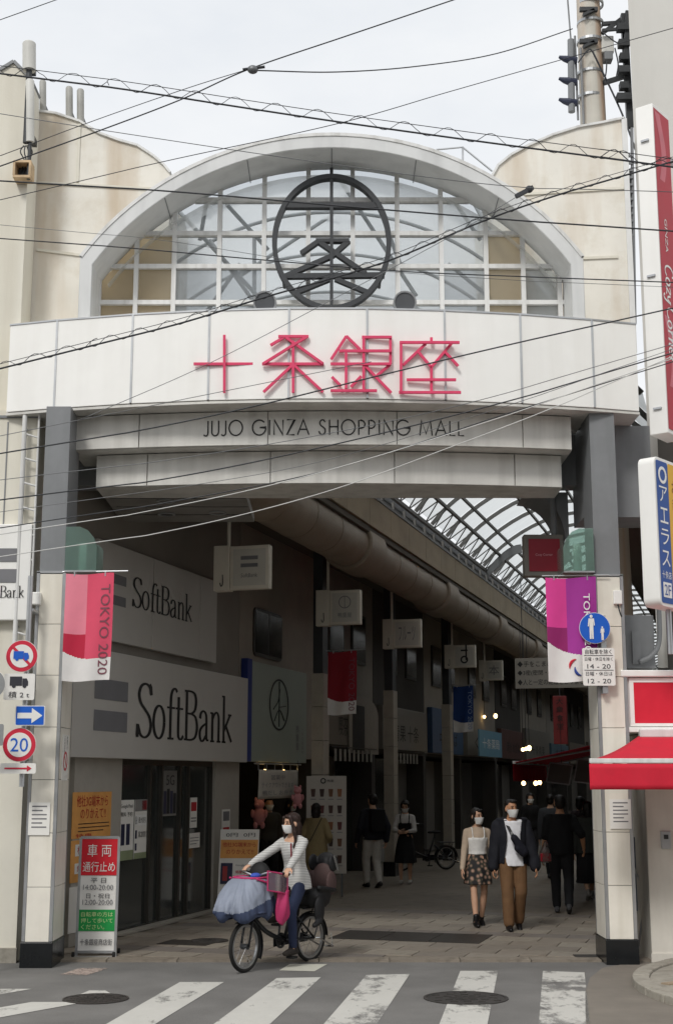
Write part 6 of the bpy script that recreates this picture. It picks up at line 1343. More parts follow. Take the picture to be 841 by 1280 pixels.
def person(label, loc, heading, H, pelvis=None, lean=0, feet=None, hands=None, knee=None, elbow=None, female=False, head_yaw=0, head_pitch=0, hair='short', hairmat=None, top=None, bottom=None, shoes=leather, mask=True, vox=.011, skinm=None, z0=0.0, detail=True, foot_pitch=(0, 0), fingers=None, foot_dir=None):
    """standing, walking or seated figure; local frame faces -Y, +X is the figure's left; top/bottom are dicts"""
    skinm = skinm or skin; hairmat = hairmat or hair_m; k = H / 1.70
    t = thing('person', label, 'person', (loc[0], loc[1], z0), rz=heading)
    pv = Vector(pelvis or (0, 0, .93)) * k
    sx = -1
    Rl = Matrix.Rotation(-lean, 3, 'X') if not isinstance(lean, Matrix) else lean      # lean forward (towards -Y) positive
    Rl = Matrix.Rotation(lean, 3, 'X')
    def T(x, y, z): return pv + Rl @ (Vector((x, y, z - .93)) * k)
    fw = .90 if female else 1.0
    sw = .155 if female else .178
    tor = [(.84, .135, .095, 0), (.90, .162 if female else .158, .112, .0), (.97, .155, .108, 0), (1.07, .118 if female else .138, .09, 0), (1.16, .128 if female else .148, .098, -.006), (1.26, .142 if female else .162, .112 if female else .112, -.014), (1.34, .148 if female else .168, .098, -.004), (1.395, .13 if female else .15, .075, .0), (1.43, .07, .055, .006), (1.50, .05, .052, -.004), (1.545, .048, .052, -.012)]
    b = MB(); b.loft([ring_e(T(0, yo, z), Rl, rx * k, ry * k) for z, rx, ry, yo in tor])
    # head
    hy = Matrix.Rotation(head_yaw, 3, 'Z') @ Matrix.Rotation(head_pitch, 3, 'X'); hc = T(0, -.022, 1.578); HM = hy
    Hd = lambda x, y, z: hc + HM @ (Vector((x, y, z)) * k)
    b.ell(Hd(0, .012, .022), (.076 * k, .094 * k, .098 * k), 20, 14, HM); b.ell(Hd(0, -.022, -.045), (.056 * k, .064 * k, .072 * k), 18, 12, HM)
    cap(b, Hd(0, -.088, .012), Hd(0, -.102, -.018), .009 * k, .014 * k); b.ell(Hd(0, -.078, -.098), (.024 * k, .016 * k, .014 * k), 12, 8, HM); b.ell(Hd(0, -.082, -.058), (.026 * k, .012 * k, .009 * k), 12, 8, HM)
    for s in (-1, 1): b.ell(Hd(s * .078, .012, -.006), (.011 * k, .02 * k, .032 * k), 12, 8, HM)
    # legs
    feet = feet or [(.09, 0, .085), (-.09, .0, .085)]; lg = []
    hands = hands or [(.25, -.02, .80), (-.25, -.02, .80)]
    for i, s in enumerate((1, -1)):
        hip = pv + Vector((s * .088, 0, -.02)) * k; ank = Vector(feet[i]) * k
        kn, ank = ik(hip, ank, .425 * k, .415 * k, Vector((s * .12, -1, 0)) if not knee else knee[i]); lg.append((hip, kn, ank))
        cap(b, hip, kn, .083 * k * fw, .055 * k * fw); cap(b, kn, kn.lerp(ank, .35), .053 * k * fw, .057 * k * fw); cap(b, kn.lerp(ank, .35), ank, .057 * k * fw, .036 * k * fw)
    # feet
    fd = foot_dir or [0, 0]; ft = []
    for i, (hip, kn, ank) in enumerate(lg):
        fr = Matrix.Rotation(fd[i], 3, 'Z') @ Matrix.Rotation(foot_pitch[i], 3, 'X')
        P = lambda x, y, z, fr=fr, ank=ank: ank + fr @ (Vector((x, y, z)) * k)
        ft.append(P); cap(b, P(0, .045, -.05), P(0, -.06, -.05), .032 * k, .033 * k); cap(b, P(0, -.06, -.05), P(0, -.15, -.062), .036 * k, .022 * k); cap(b, P(0, 0, 0), P(0, .0, -.04), .037 * k, .036 * k)
    # arms and hands
    am = []
    for i, s in enumerate((1, -1)):
        sh = T(s * sw, 0, 1.352); wr = Vector(hands[i]) * k
        el, wr = ik(sh, wr, .285 * k, .255 * k, Vector((s * .5, 1, -.2)) if not elbow else elbow[i]); am.append((sh, el, wr))
        cap(b, T(s * (sw - .085), 0, 1.385), sh, .045 * k, .05 * k * fw); cap(b, sh, el, .05 * k * fw, .038 * k * fw); cap(b, el, el.lerp(wr, .3), .037 * k * fw, .038 * k * fw); cap(b, el.lerp(wr, .3), wr, .038 * k * fw, .025 * k * fw)
        d = (wr - el).normalized(); pal = Vector((-s, 0, 0)) if not fingers else Vector(fingers[i][0])     # palm faces the body
        pal = (pal - d * pal.dot(d)).normalized(); sd_ = d.cross(pal).normalized() * s                    # towards the thumb side
        if sd_.y > 0 and not fingers: sd_ = -sd_
        pc = wr + d * .05 * k; Mh = Matrix((sd_, pal, d)).transposed()
        b.ell(pc, (.038 * k, .016 * k, .055 * k), 14, 10, Mh); curl = .35 if not fingers else fingers[i][1]
        for f in range(4):
            off = (-.027 + .018 * f); ln = (.062, .075, .08, .07)[f] * k; p0 = wr + d * .088 * k + sd_ * off * k
            d1 = (d * math.cos(curl * .7) + pal * math.sin(curl * .7)).normalized(); d2 = (d * math.cos(curl * 1.9) + pal * math.sin(curl * 1.9)).normalized(); d3 = (d * math.cos(curl * 2.8) + pal * math.sin(curl * 2.8)).normalized()
            p1 = p0 + d1 * ln * .48; p2 = p1 + d2 * ln * .32; p3 = p2 + d3 * ln * .25
            cap(b, p0 - d * .015 * k, p1, .0092 * k, .0088 * k, 8); cap(b, p1, p2, .0088 * k, .0082 * k, 8); cap(b, p2, p3, .0082 * k, .0072 * k, 8)
        q0 = wr + d * .025 * k + sd_ * .028 * k; q1 = q0 + (d * .75 + sd_ * .65 + pal * .25).normalized() * .045 * k; q2 = q1 + (d * .9 + sd_ * .1 + pal * .4).normalized() * .034 * k
        cap(b, q0, q1, .014 * k, .011 * k, 8); cap(b, q1, q2, .011 * k, .009 * k, 8)
    body = remesh('body', b, skinm, t, vox * .75, 2)
    # eyes, brows
    if detail:
        for s in (-1, 1):
            m = MB(); m.ell(Hd(s * .032, -.084, .016), (.013 * k, .006 * k, .006 * k), 10, 6, HM); m.frame = WM[t.name]; m.build('eye', eye_m, t, smooth=True)
            m = MB(); cap(m, Hd(s * .018, -.088, .036), Hd(s * .05, -.078, .037), .004 * k, .003 * k, 6); m.frame = WM[t.name]; m.build('eyebrow', hairmat, t, smooth=True)
    if mask:
        m = MB()
        def mk(u, v):
            az = R(-76 + 152 * u); el_ = -.108 + .094 * v; bulge = .012 * math.sin(math.pi * u) * math.sin(math.pi * min(1, v * 1.1))
            rr = .064 + .022 * v - .016 * (1 - v); return Hd(math.sin(az) * (rr + .004), -.016 - math.cos(az) * (rr + .020 + bulge), el_ + .010 * math.cos(az) * (v - .3))
        m.grid(mk, 18, 10); m.frame = WM[t.name]; mo = m.build('face_mask', mask_m, t, smooth=True, solid=.003)
        m = MB()
        for s in (-1, 1):
            for zz in (-.06, .0): m.tube([Hd(s * .066, -.03, zz), Hd(s * .08, .0, -.01)], .002 * k, 5)
        m.frame = WM[t.name]; m.build('ear_loop', mask_m, mo)
    # hair
    hm = MB()
    if hair == 'short':
        hm.ell(Hd(0, .036, .055), (.082 * k, .094 * k, .078 * k), 20, 14, HM); hm.ell(Hd(0, .05, .0), (.08 * k, .07 * k, .085 * k), 18, 12, HM); hm.ell(Hd(.01, -.05, .10), (.058 * k, .038 * k, .024 * k), 14, 10, HM)
    elif hair == 'bob':
        hm.ell(Hd(0, .034, .052), (.087 * k, .097 * k, .084 * k), 20, 14, HM); hm.ell(Hd(0, .05, -.03), (.09 * k, .075 * k, .12 * k), 18, 12, HM)
        for s in (-1, 1): cap(hm, Hd(s * .075, -.03, .06), Hd(s * .085, -.01, -.07), .022 * k, .018 * k)
        hm.ell(Hd(.015, -.055, .092), (.055 * k, .034 * k, .024 * k), 14, 10, HM)
    else:
        hm.ell(Hd(0, .034, .052), (.089 * k, .099 * k, .086 * k), 20, 14, HM); hm.ell(Hd(0, .055, -.04), (.094 * k, .075 * k, .14 * k), 18, 12, HM)
        for s in (-1, 1):
            cap(hm, Hd(s * .065, -.055, .075), Hd(s * .088, -.03, -.05), .024 * k, .024 * k); cap(hm, Hd(s * .088, -.03, -.05), Hd(s * .10, -.02, -.19), .026 * k, .022 * k); cap(hm, Hd(s * .10, -.02, -.19), Hd(s * .092, -.05, -.29), .022 * k, .012 * k)
        cap(hm, Hd(0, .08, -.05), Hd(0, .09, -.22), .075 * k, .05 * k); hm.ell(Hd(.02, -.053, .092), (.055 * k, .036 * k, .026 * k), 14, 10, HM)
    remesh('hair', hm, hairmat, t, vox * .8, 2, .006, 26)
    # top garments
    for top in (top if isinstance(top, list) else [top] if top else []):
        inf = top.get('inf', .018); m = MB(); hem = top.get('hem', .88); neck = top.get('neck', 1.43); fl = top.get('flare', 0)
        zz = [z for z in (hem, .93, .99, 1.05, 1.11, 1.17, 1.23, 1.29, 1.34, 1.385, neck) if hem <= z <= neck]
        def prof(z):
            for a, c in zip(tor[:-1], tor[1:]):
                if a[0] <= z <= c[0]: f = (z - a[0]) / (c[0] - a[0]); return [a[q] + (c[q] - a[q]) * f for q in (1, 2, 3)]
            return [tor[0][1] + .02, tor[0][2] + .02, 0]
        rings = []
        for z in zz:
            rx, ry, yo = prof(z); e = inf + fl * max(0, (1.12 - z)); st = top.get('straight', .0); rx = max(rx, st); ry = max(ry, st * .68)
            rings.append(ring_e(T(0, yo, z), Rl, (rx + e) * k, (ry + e) * k))
        m.loft(rings); sl = top.get('sleeve', 1.0)
        for i, (sh, el, wr) in enumerate(am):
            s = (1, -1)[i]; r0 = .056 + inf * .7; cap(m, T(s * (sw - .085), 0, 1.382), sh, (.046 + inf * .6) * k, r0 * k * fw)
            if sl > .25: e2 = sh.lerp(el, min(1, sl * 2)); cap(m, sh, e2, r0 * k * fw, (.045 + inf * .8) * k * fw)
            if sl > .5: cap(m, el, el.lerp(wr, min(1, (sl - .5) * 2)), (.045 + inf * .8) * k * fw, (.03 + inf * top.get('cuff', .7)) * k * fw)
        cutf = None
        if top.get('open'):
            ow = top['open']; cutf = lambda co: co.y < pv.y + .01 and abs(co.x - pv.x) < (ow + .02 * math.sin(co.z * 9)) * k and co.z < 1.46 * k
        go = remesh(top.get('name', 'top'), m, top['mat'], t, vox, 2, top.get('fold', .006), 9, random.random() * 9, cutf)
        if cutf: sm_ = go.modifiers.new('solid', 'SOLIDIFY'); sm_.thickness = -.008
    # bottom garment
    if bottom:
        m = MB(); inf = bottom.get('inf', .016)
        if bottom['kind'] == 'trousers':
            m.loft([ring_e(T(0, 0, z), Rl, (rx + inf) * k, (ry + inf) * k) for z, rx, ry in ((.85, .13, .095), (.90, .158, .112), (.97, .152, .105), (1.03, .13, .094))])
            for hip, kn, ank in lg: end = kn.lerp(ank, bottom.get('len', .96)); cap(m, hip, kn, (.088 + inf) * k * fw, (.06 + inf) * k * fw); cap(m, kn, end, (.06 + inf) * k * fw, (.042 + inf * bottom.get('wide', 1)) * k * fw)
            remesh('trousers', m, bottom['mat'], t, vox, 2, .007, 9, random.random() * 9)
        else:
            zb = bottom['hem']; fl = bottom.get('flare', .18); n = 40; rings = []
            mid = (lg[0][1] + lg[1][1]) / 2
            for j in range(9):
                f = j / 8; z = 1.05 - (1.05 - zb) * f; rx = (.128 + (.165 - .128) * min(1, f * 2.2) + fl * f * .5); ry = (.095 + (.125 - .095) * min(1, f * 2) + fl * f * .55)
                c = T(0, 0, z) if z > .9 else Vector((pv.x + (mid.x - pv.x) * f * .5, pv.y + (mid.y - pv.y) * f * .5, z * k))
                rings.append([c + Vector(((rx + .016 * f * math.sin(7 * a)) * k * math.cos(a), (ry + .016 * f * math.sin(7 * a)) * k * math.sin(a), 0)) for a in [2 * math.pi * i / n for i in range(n)]])
            m.loft(rings); remesh('skirt', m, bottom['mat'], t, vox, 2, .006, 8)
    if shoes:
        for i, P in enumerate(ft):
            m = MB(); cap(m, P(0, .05, -.05), P(0, -.06, -.05), .04 * k, .041 * k); cap(m, P(0, -.06, -.05), P(0, -.155, -.062), .043 * k, .028 * k); cap(m, P(0, .02, -.02), P(0, .01, .03 if bottom and bottom['kind'] != 'trousers' else -.0), .045 * k, .043 * k)
            remesh('shoe', m, shoes, t, vox * .8, 2)
    t['_'] = 0; del t['_']
    return t, T, am, lg, Hd, k
def add_part(t, name, m, mat, smooth=True, solid=0):
    m.frame = WM[t.name]; return m.build(name, mat, t, smooth=smooth, solid=solid)
FZ = .02
# ------------------------------------------------------------------ couple walking out of the arcade
g0 = pG(598, 1157, FZ)
floral = floral_mat('floral print')
t, T, am, lg, Hd, k = person('woman in white camisole, sheer sleeves and floral skirt walking with a man', g0, R(6), 1.60, female=True, feet=[(.07, .13, .10), (-.075, -.18, .085)], foot_pitch=(.35, 0), hands=[(.27, -.06, .83), (-.25, -.10, .83)], head_yaw=R(28), hair='bob', hairmat=hair_m, z0=FZ,
       top=dict(mat=fabric('sheer beige', '#b5a28e'), hem=1.06, inf=.011, fold=.004, cuff=1.4), bottom=dict(kind='skirt', mat=floral, hem=.60, flare=.09), vox=.009)
m = MB(); tt = [(1.03, .132, .10, 0), (1.07, .128, .099, 0), (1.16, .138, .108, -.006), (1.24, .152, .12, -.014), (1.275, .15, .118, -.014)]
m.loft([ring_e(T(0, yo, z), Matrix.Identity(3), (rx + .012) * k, (ry + .012) * k, 28) for z, rx, ry, yo in tt])
for s in (-1, 1): m.tube(cr_path([T(s * .085, -.125, 1.26), T(s * .09, -.10, 1.36), T(s * .088, -.03, 1.425), T(s * .085, .06, 1.36)], 5), .011 * k, 8)
remesh('camisole', m, fabric('camisole white', '#e4e2de'), t, .009, 1, .004, 12)
for hip, kn, ank in lg: m = MB(); cap(m, ank + Vector((0, .0, .06)), ank, .042 * k, .04 * k); add_part(t, 'sock', m, leather)
g1 = pG(642, 1162, FZ)
t, T, am, lg, Hd, k = person('man in white T-shirt, open navy jacket and tan trousers walking with a woman', g1, R(2), 1.73, feet=[(.08, .10, .105), (-.085, -.14, .085)], foot_pitch=(.3, 0), hands=[(.29, -.10, .83), (-.27, -.06, .80)], head_yaw=R(20), z0=FZ, hair='short', skinm=skin2,
       top=[dict(name='white_shirt', mat=fabric('shirt white', '#e6e6ea'), hem=.83, inf=.03, fold=.007, straight=.155, sleeve=.4, neck=1.42), dict(name='jacket', mat=fabric('navy jacket', '#16171f'), hem=.86, inf=.044, fold=.013, cuff=.9, straight=.165, open=.105, neck=1.45)], bottom=dict(kind='trousers', mat=fabric('tan trousers', '#6e5136'), inf=.024, wide=1.3), vox=.009)
m = MB(); a, b = T(-.09, -.08, 1.42), T(.12, -.195, 1.03)
m.bar(T(-.10, -.07, 1.43), T(-.03, -.20, 1.25), .04, .008, (0, -1, .3)); m.bar(T(-.03, -.20, 1.25), T(.05, -.205, 1.15), .04, .008, (0, -1, .1)); add_part(t, 'bag_strap', m, leather, False)
m = MB(); cap(m, T(.0, -.21, 1.20), T(.13, -.19, 1.02), .05 * k, .062 * k); cap(m, T(.05, -.205, 1.07), T(.12, -.19, 1.0), .055 * k, .05 * k); m2 = remesh('sling_bag', m, fabric('bag navy', '#131420'), t, .01, 2)
m = MB(); m.box(-.012, .012, -.008, .008, -.018, .018); m.v = [v + T(-.035, -.21, 1.265) for v in m.v]; add_part(t, 'buckle', m, alu, False)
# ------------------------------------------------------------------ others in the arcade
def gp(px, py): return pG(px, py, FZ)
t, T, am, lg, Hd, k = person('man in black seen from behind carrying a small clear and red bag', gp(703, 1141), R(172), 1.76, feet=[(.08, -.12, .085), (-.09, .16, .12)], foot_pitch=(0, .4), hands=[(.27, -.05, .80), (-.34, -.10, .92)], z0=FZ, mask=False, skinm=skin2, head_yaw=R(10),
       top=dict(mat=fabric('black tee', '#101012'), hem=.84, inf=.03, sleeve=.45, straight=.16), bottom=dict(kind='trousers', mat=fabric('charcoal trousers', '#17171a'), inf=.02), shoes=fabric('grey sneaker', '#4a4a4c'), vox=.011)
M = WM[t.name]; wr = M @ (am[0][2])
h = M @ am[1][2]; hx = pY(682, 1068, h.y - .05)
bg_ = thing('carrier_bag', 'small clear plastic bag with red box held by the man in black', 'bag', (hx.x, hx.y, hx.z - .2)); m = MB(); m.box(hx.x - .09, hx.x + .07, hx.y - .05, hx.y + .05, hx.z - .1, hx.z + .02); m.build('red_box', red_plastic, bg_, bevel=.01)
m = MB(); P0 = hx; m.loft([ring_e(P0 + ZA * z, Matrix.Identity(3), rx, rx * .6, 14) for z, rx in ((-.12, .08), (-.08, .11), (.04, .10), (.12, .06), (.2, .02))]); m.build('plastic', sheet('clear bag', '#d5d0cc', .75, .5, .1), bg_, smooth=True)
person('woman in dark long coat with pale shoe soles, walking away behind the man in black', gp(737, 1124), R(185), 1.62, female=True, feet=[(.07, .16, .12), (-.07, -.14, .085)], foot_pitch=(.5, 0), mask=False, hair='long', z0=FZ, shoes=fabric('pale shoe', '#8d8a85'),
       top=dict(mat=fabric('dark green coat', '#343733'), hem=.8, inf=.04, straight=.16), bottom=dict(kind='skirt', mat=fabric('dark skirt', '#1c1c1f'), hem=.28, flare=.12), vox=.013)
person('far shopper with dark backpack near the dark red awning', gp(690, 1098), R(160), 1.68, z0=FZ, mask=False, feet=[(.08, -.1, .085), (-.08, .1, .1)], top=dict(mat=fabric('grey jacket', '#3c3d40'), hem=.85, inf=.03), bottom=dict(kind='trousers', mat=fabric('dark trousers', '#1a1a1d')), vox=.016, detail=False)
person('far shopper in black near the middle of the arcade', gp(664, 1082), R(10), 1.66, female=True, z0=FZ, hair='bob', top=dict(mat=fabric('black tee', '#101012'), hem=.85, inf=.03), bottom=dict(kind='trousers', mat=fabric('dark trousers', '#1a1a1d')), vox=.018, detail=False)
person('shopper in dark clothes standing at the stall under the dark red awning', gp(728, 1104), R(140), 1.66, female=True, z0=FZ, mask=False, hair='bob', top=dict(mat=fabric('plum jacket', '#2e2226'), hem=.82, inf=.035), bottom=dict(kind='trousers', mat=fabric('dark trousers', '#1a1a1d')), vox=.016, detail=False)
t, T, am, lg, Hd, k = person('man in white trousers and dark jacket seen from behind', gp(466, 1109), R(205), 1.72, z0=FZ, mask=False, feet=[(.07, -.1, .085), (-.07, .12, .10)], foot_pitch=(0, .3), hands=[(.28, -.1, .85), (-.26, .05, .85)],
       top=dict(mat=fabric('dark navy jacket', '#1c1e26'), hem=.86, inf=.035, straight=.16), bottom=dict(kind='trousers', mat=fabric('white trousers', '#b8b5ae'), inf=.02), vox=.012)
m = MB(); m.box(-.14, .14, -.02, .12, -.2, .2); m.v = [v + T(0, .13, 1.22) for v in m.v]; o_ = add_part(t, 'shoulder_bag', m, fabric('bag black', '#0f0f10'), False)
t, T, am, lg, Hd, k = person('woman in black pinafore and white blouse looking down at her phone', gp(507, 1104), R(-8), 1.58, female=True, z0=FZ, feet=[(.09, 0, .085), (-.09, -.06, .085)], hands=[(.02, -.26, 1.06), (-.06, -.28, 1.07)], elbow=[(1, .6, -.5), (-1, .6, -.5)], head_pitch=R(18), hair='bob', shoes=fabric('white shoe', '#b9b6b0'),
       top=dict(mat=fabric('white blouse', '#b9b6b2'), hem=1.0, inf=.016, sleeve=.8), bottom=dict(kind='skirt', mat=fabric('black pinafore', '#0e0e10'), hem=.42, flare=.14), vox=.011)
m = MB(); m.loft([ring_e(T(0, yo, z), Matrix.Identity(3), (rx + .026) * k, (ry + .024) * k, 26) for z, rx, ry, yo in ((1.0, .15, .11, 0), (1.07, .12, .095, 0), (1.16, .13, .10, -.006), (1.24, .142, .112, -.014))])
for s in (-1, 1): m.tube(cr_path([T(s * .085, -.13, 1.22), T(s * .095, -.10, 1.36), T(s * .09, -.0, 1.425), T(s * .085, .1, 1.34)], 5), .014 * k, 8)
remesh('pinafore_bodice', m, MATS['fabric black pinafore'], t, .011, 1)
Mw = WM[t.name]; ph = Mw @ ((am[0][2] + am[1][2]) / 2 + Vector((0, -.07, .03))); m = MB(); m.box(ph.x - .035, ph.x + .035, ph.y - .05, ph.y + .05, ph.z, ph.z + .012); o_ = tag(m.build('phone', black_gloss, bevel=.003), 'small dark phone held by the woman in the black pinafore', 'phone')
person('long-haired woman in pale beige coat seen from behind beside the menu panel', gp(395, 1120), R(168), 1.58, female=True, z0=FZ, mask=False, hair='long', feet=[(.08, 0, .085), (-.08, .02, .085)], hands=[(.2, -.2, 1.0), (-.22, -.15, .95)],
       top=dict(mat=fabric('beige coat', '#93835f'), hem=.62, inf=.035, straight=.165, flare=.06), bottom=dict(kind='skirt', mat=fabric('beige coat', '#93835f'), hem=.48, flare=.1), vox=.011)
m = MB(); ga = gp(395, 1120); m.bar((ga.x - .11, ga.y - .16, .95), (ga.x + .1, ga.y - .15, 1.36), .014, .006, (0, -1, 0)); tag(m.build('bag_strap', leather), 'thin dark shoulder strap across the beige coat', 'strap')
person('masked long-haired person in dark clothes between the cyclist and the beige coat', gp(362, 1108), R(60), 1.62, female=True, z0=FZ, hair='long', top=dict(mat=fabric('black tee', '#101012'), hem=.84, inf=.03), bottom=dict(kind='trousers', mat=fabric('dark trousers', '#1a1a1d')), vox=.012)
person('shop worker in dark grey standing in the doorway under the printed cloth', gp(335, 1112), R(20), 1.66, z0=FZ, mask=True, top=dict(mat=fabric('grey work shirt', '#3a3834'), hem=.84, inf=.025), bottom=dict(kind='trousers', mat=fabric('dark trousers', '#1a1a1d')), vox=.013, detail=False)
# ================================================================== BICYCLES
rubber = pm('tyre', '#1c1b1a', .8, var=.15); rim_m = pm('rim silver', '#a8a9aa', .3, metal=.8); bike_m = pm('bike frame black', '#1a1b1e', .35, var=.1); chrome = pm('chrome', '#c4c5c6', .2, metal=.9)
def bicycle(label, loc, heading, kind, z0=0, steer=0):
    """local frame: +X forward, Z up; wheel radius .27, wheelbase 1.12"""
    t = thing('bicycle', label, 'bicycle', (loc[0], loc[1], z0), rz=heading); Fm = WM[t.name]; r = .268; xf, xr = .56, -.56
    def B(): return MB(Fm)
    for x, st in ((xf, steer), (xr, 0)):
        U = Vector((math.cos(st), math.sin(st), 0)); c = Vector((x, 0, r)); nn = Vector((-math.sin(st), math.cos(st), 0))
        m = B(); m.tube([c + U * (r - .022) * math.cos(2 * math.pi * i / 48) + ZA * (r - .022) * math.sin(2 * math.pi * i / 48) for i in range(48)], .022, 8, True); w = m.build('wheel', rubber, t, smooth=True)
        m = B(); m.ring(c - nn * .012, U, ZA, nn * .024, r - .062, r - .040, 48); m.build('rim', rim_m, w)
        m = B(); m.cyl(c - nn * .045, c + nn * .045, .03, 16); m.build('hub', chrome if x < 0 else steel_dark, w)
        m = B()
        for i in range(18): a = 2 * math.pi * i / 18; m.tube([c + nn * .03 * (1 if i % 2 else -1) + (U * math.cos(a + .5) + ZA * math.sin(a + .5)) * .028, c + (U * math.cos(a) + ZA * math.sin(a)) * (r - .06)], .0016, 4)
        m.build('spokes', chrome, w)
        m = B(); P = [c + U * (r + .02) * math.cos(R(a)) + ZA * (r + .02) * math.sin(R(a)) for a in (range(-20 if x < 0 else 10, 190, 10) if x < 0 else range(60, 215, 10))]
        m.grid(lambda u, v: P[round(u * (len(P) - 1))] + nn * (.032 * (v - .5) * 2) - ZA * .01 * abs(v - .5) * 2, len(P) - 1, 4); m.build('mudguard', bike_m, t, smooth=True, solid=.003)
    hd0, hd1 = Vector((xf - .09, 0, .60)), Vector((xf - .16, 0, .86)); bb = Vector((-.1, 0, .27)); seat = Vector((-.27, 0, .74)); rear = Vector((xr, 0, r))
    m = B(); m.tube([hd0 + Vector((.01, 0, -.03)), hd1], .024, 12)
    m.tube(cr_path([hd0, Vector((.22, 0, .40)), bb], 6), .026, 12); m.tube([bb, seat], .02, 12)
    for s in (-1, 1): m.tube([bb + YA * .03 * s, rear + YA * .06 * s], .012, 8); m.tube([seat - ZA * .2 + YA * .02 * s, rear + YA * .06 * s], .011, 8)
    m.build('frame', bike_m, t, smooth=True)
    m = B()
    for s in (-1, 1): m.tube(cr_path([hd0 + YA * .0 * s, Vector((xf - .06, s * .05, .52)), Vector((xf, s * .055, r))], 5), .013, 8)
    m.build('fork', bike_m, t, smooth=True)
    m = B(); top = hd1 + Vector((-.02, 0, .12)); m.tube([hd1, top], .014, 10)
    for s in (-1, 1): m.tube(cr_path([top, top + Vector((.02, s * .14, .05)), top + Vector((-.06, s * .26, .05)), top + Vector((-.20, s * .29, .03))], 6), .011, 8)
    m.build('handlebar', chrome, t, smooth=True)
    for s in (-1, 1): m = B(); m.tube([top + Vector((-.10, s * .275, .045)), top + Vector((-.21, s * .29, .03))], .016, 10); m.build('grip', black, t)
    m = B(); m.ell(seat + Vector((-.04, 0, .09)), (.13, .085, .035), 18, 10); m.ell(seat + Vector((.09, 0, .085)), (.09, .035, .028), 16, 8); m.tube([seat, seat + ZA * .07], .012, 8); m.build('saddle', black, t, smooth=True)
    m = B(); m.ring(bb - YA * .055, XA, ZA, YA * .01, .06, .085, 28); m.build('chainring', steel_dark, t)
    m = B(); m.prism([(.1, .06), (.1, -.06), (-.5, -.05), (-.5, .05)], bb - YA * .075, XA, ZA, YA * .012); m.build('chain_case', bike_m, t)
    for s, a in ((1, -80), (-1, 100)):
        e = bb + Vector((.165 * math.cos(R(a)), s * .09, .165 * math.sin(R(a)))); m = B(); m.bar(bb + YA * .085 * s, e, .02, .014, (0, 1, 0)); cr_ = m.build('crank', steel_dark, t); m = B(); m.box(e.x - .045, e.x + .045, min(e.y, e.y + s * .09), max(e.y, e.y + s * .09), e.z - .012, e.z + .012); m.build('pedal', black, cr_)
    m = B(); m.tube([rear + YA * .08, rear + Vector((-.03, .11, -.0)), rear + Vector((-.30, .10, -.12))], .01, 8); m.tube([rear - YA * .08, rear + Vector((-.03, -.11, 0)), rear + Vector((-.30, -.10, -.12))], .01, 8); m.tube([rear + Vector((-.30, .10, -.12)), rear + Vector((-.30, -.10, -.12))], .01, 8); m.tube([rear + Vector((-.29, .1, -.12)), rear + Vector((-.26, .1, .04))], .007, 6); m.build('stand', chrome, t)
    m = B(); m.ell(Vector((xf - .02, 0, .52)), (.05, .03, .03), 12, 8); m.build('headlamp', steel_dark, t, smooth=True)
    m = B()
    for s in (-1, 1): m.tube([Vector((xr + .2, s * .06, .60)), Vector((xr - .2, s * .07, .60))], .01, 6); m.tube([Vector((xr - .15, s * .07, .6)), rear + YA * .06 * s], .008, 6)
    for dx in (.15, 0, -.15): m.tube([Vector((xr + dx, -.07, .60)), Vector((xr + dx, .07, .60))], .008, 6)
    m.build('rack', bike_m, t)
    return t, Fm, top, seat, bb
ff, fr_ = pG(305, 1216), pG(388, 1202)
mid = (ff + fr_) / 2; d = (ff - fr_).normalized(); hd = math.atan2(d.y, d.x)
bt, Fm, top, seat, bb = bicycle('black family bicycle with covered front seat and rear child seat, ridden out of the arcade', mid, hd, 'family', 0, R(4))
# front child seat under a rain cover: lofted soft shell
cov = pm('cover grey blue', '#858c9b', .6, var=.1, scale=5, bump=.15); cov_d = pm('cover navy', '#39435c', .65, var=.12, scale=6, bump=.15); pnk = pm('cover pink', '#b83466', .6, var=.08); clear_v = sheet('clear vinyl', '#a58f9c', .5, .4, .04)
def cover_ring(z, x0, x1, w, n=28, dy=0):
    return [Vector(((x0 + x1) / 2 + (x1 - x0) / 2 * math.copysign(abs(math.cos(a)) ** .7, math.cos(a)), dy + w * math.copysign(abs(math.sin(a)) ** .75, math.sin(a)), z)) for a in [2 * math.pi * i / n for i in range(n)]]
rg = [(.56, .33, .84, .19), (.59, .31, .87, .21), (.62, .295, .885, .222), (.66, .285, .885, .228), (.70, .28, .875, .23), (.74, .278, .86, .23), (.78, .277, .84, .228), (.82, .277, .815, .224), (.86, .278, .785, .218), (.90, .28, .75, .21), (.94, .285, .705, .198), (.97, .29, .66, .18), (.985, .30, .625, .155), (.98, .33, .58, .11)]
rg = [[p_[q] + (n_[q] - p_[q]) * j / 4 for q in range(4)] for p_, n_ in zip(rg[:-1], rg[1:]) for j in range(4)] + [rg[-1]]
m = MB(Fm); m.loft([cover_ring(z, a, b, w, 140) for z, a, b, w in rg]); m.f.pop(-2); m.mi.pop(-2)
m.mi = [1 if sum(m.v[i].z - (.30 * (.80 - m.v[i].x) if m.v[i].y > .0 else .0) for i in f) / len(f) < .655 and len(f) == 4 else 0 for f in m.f]
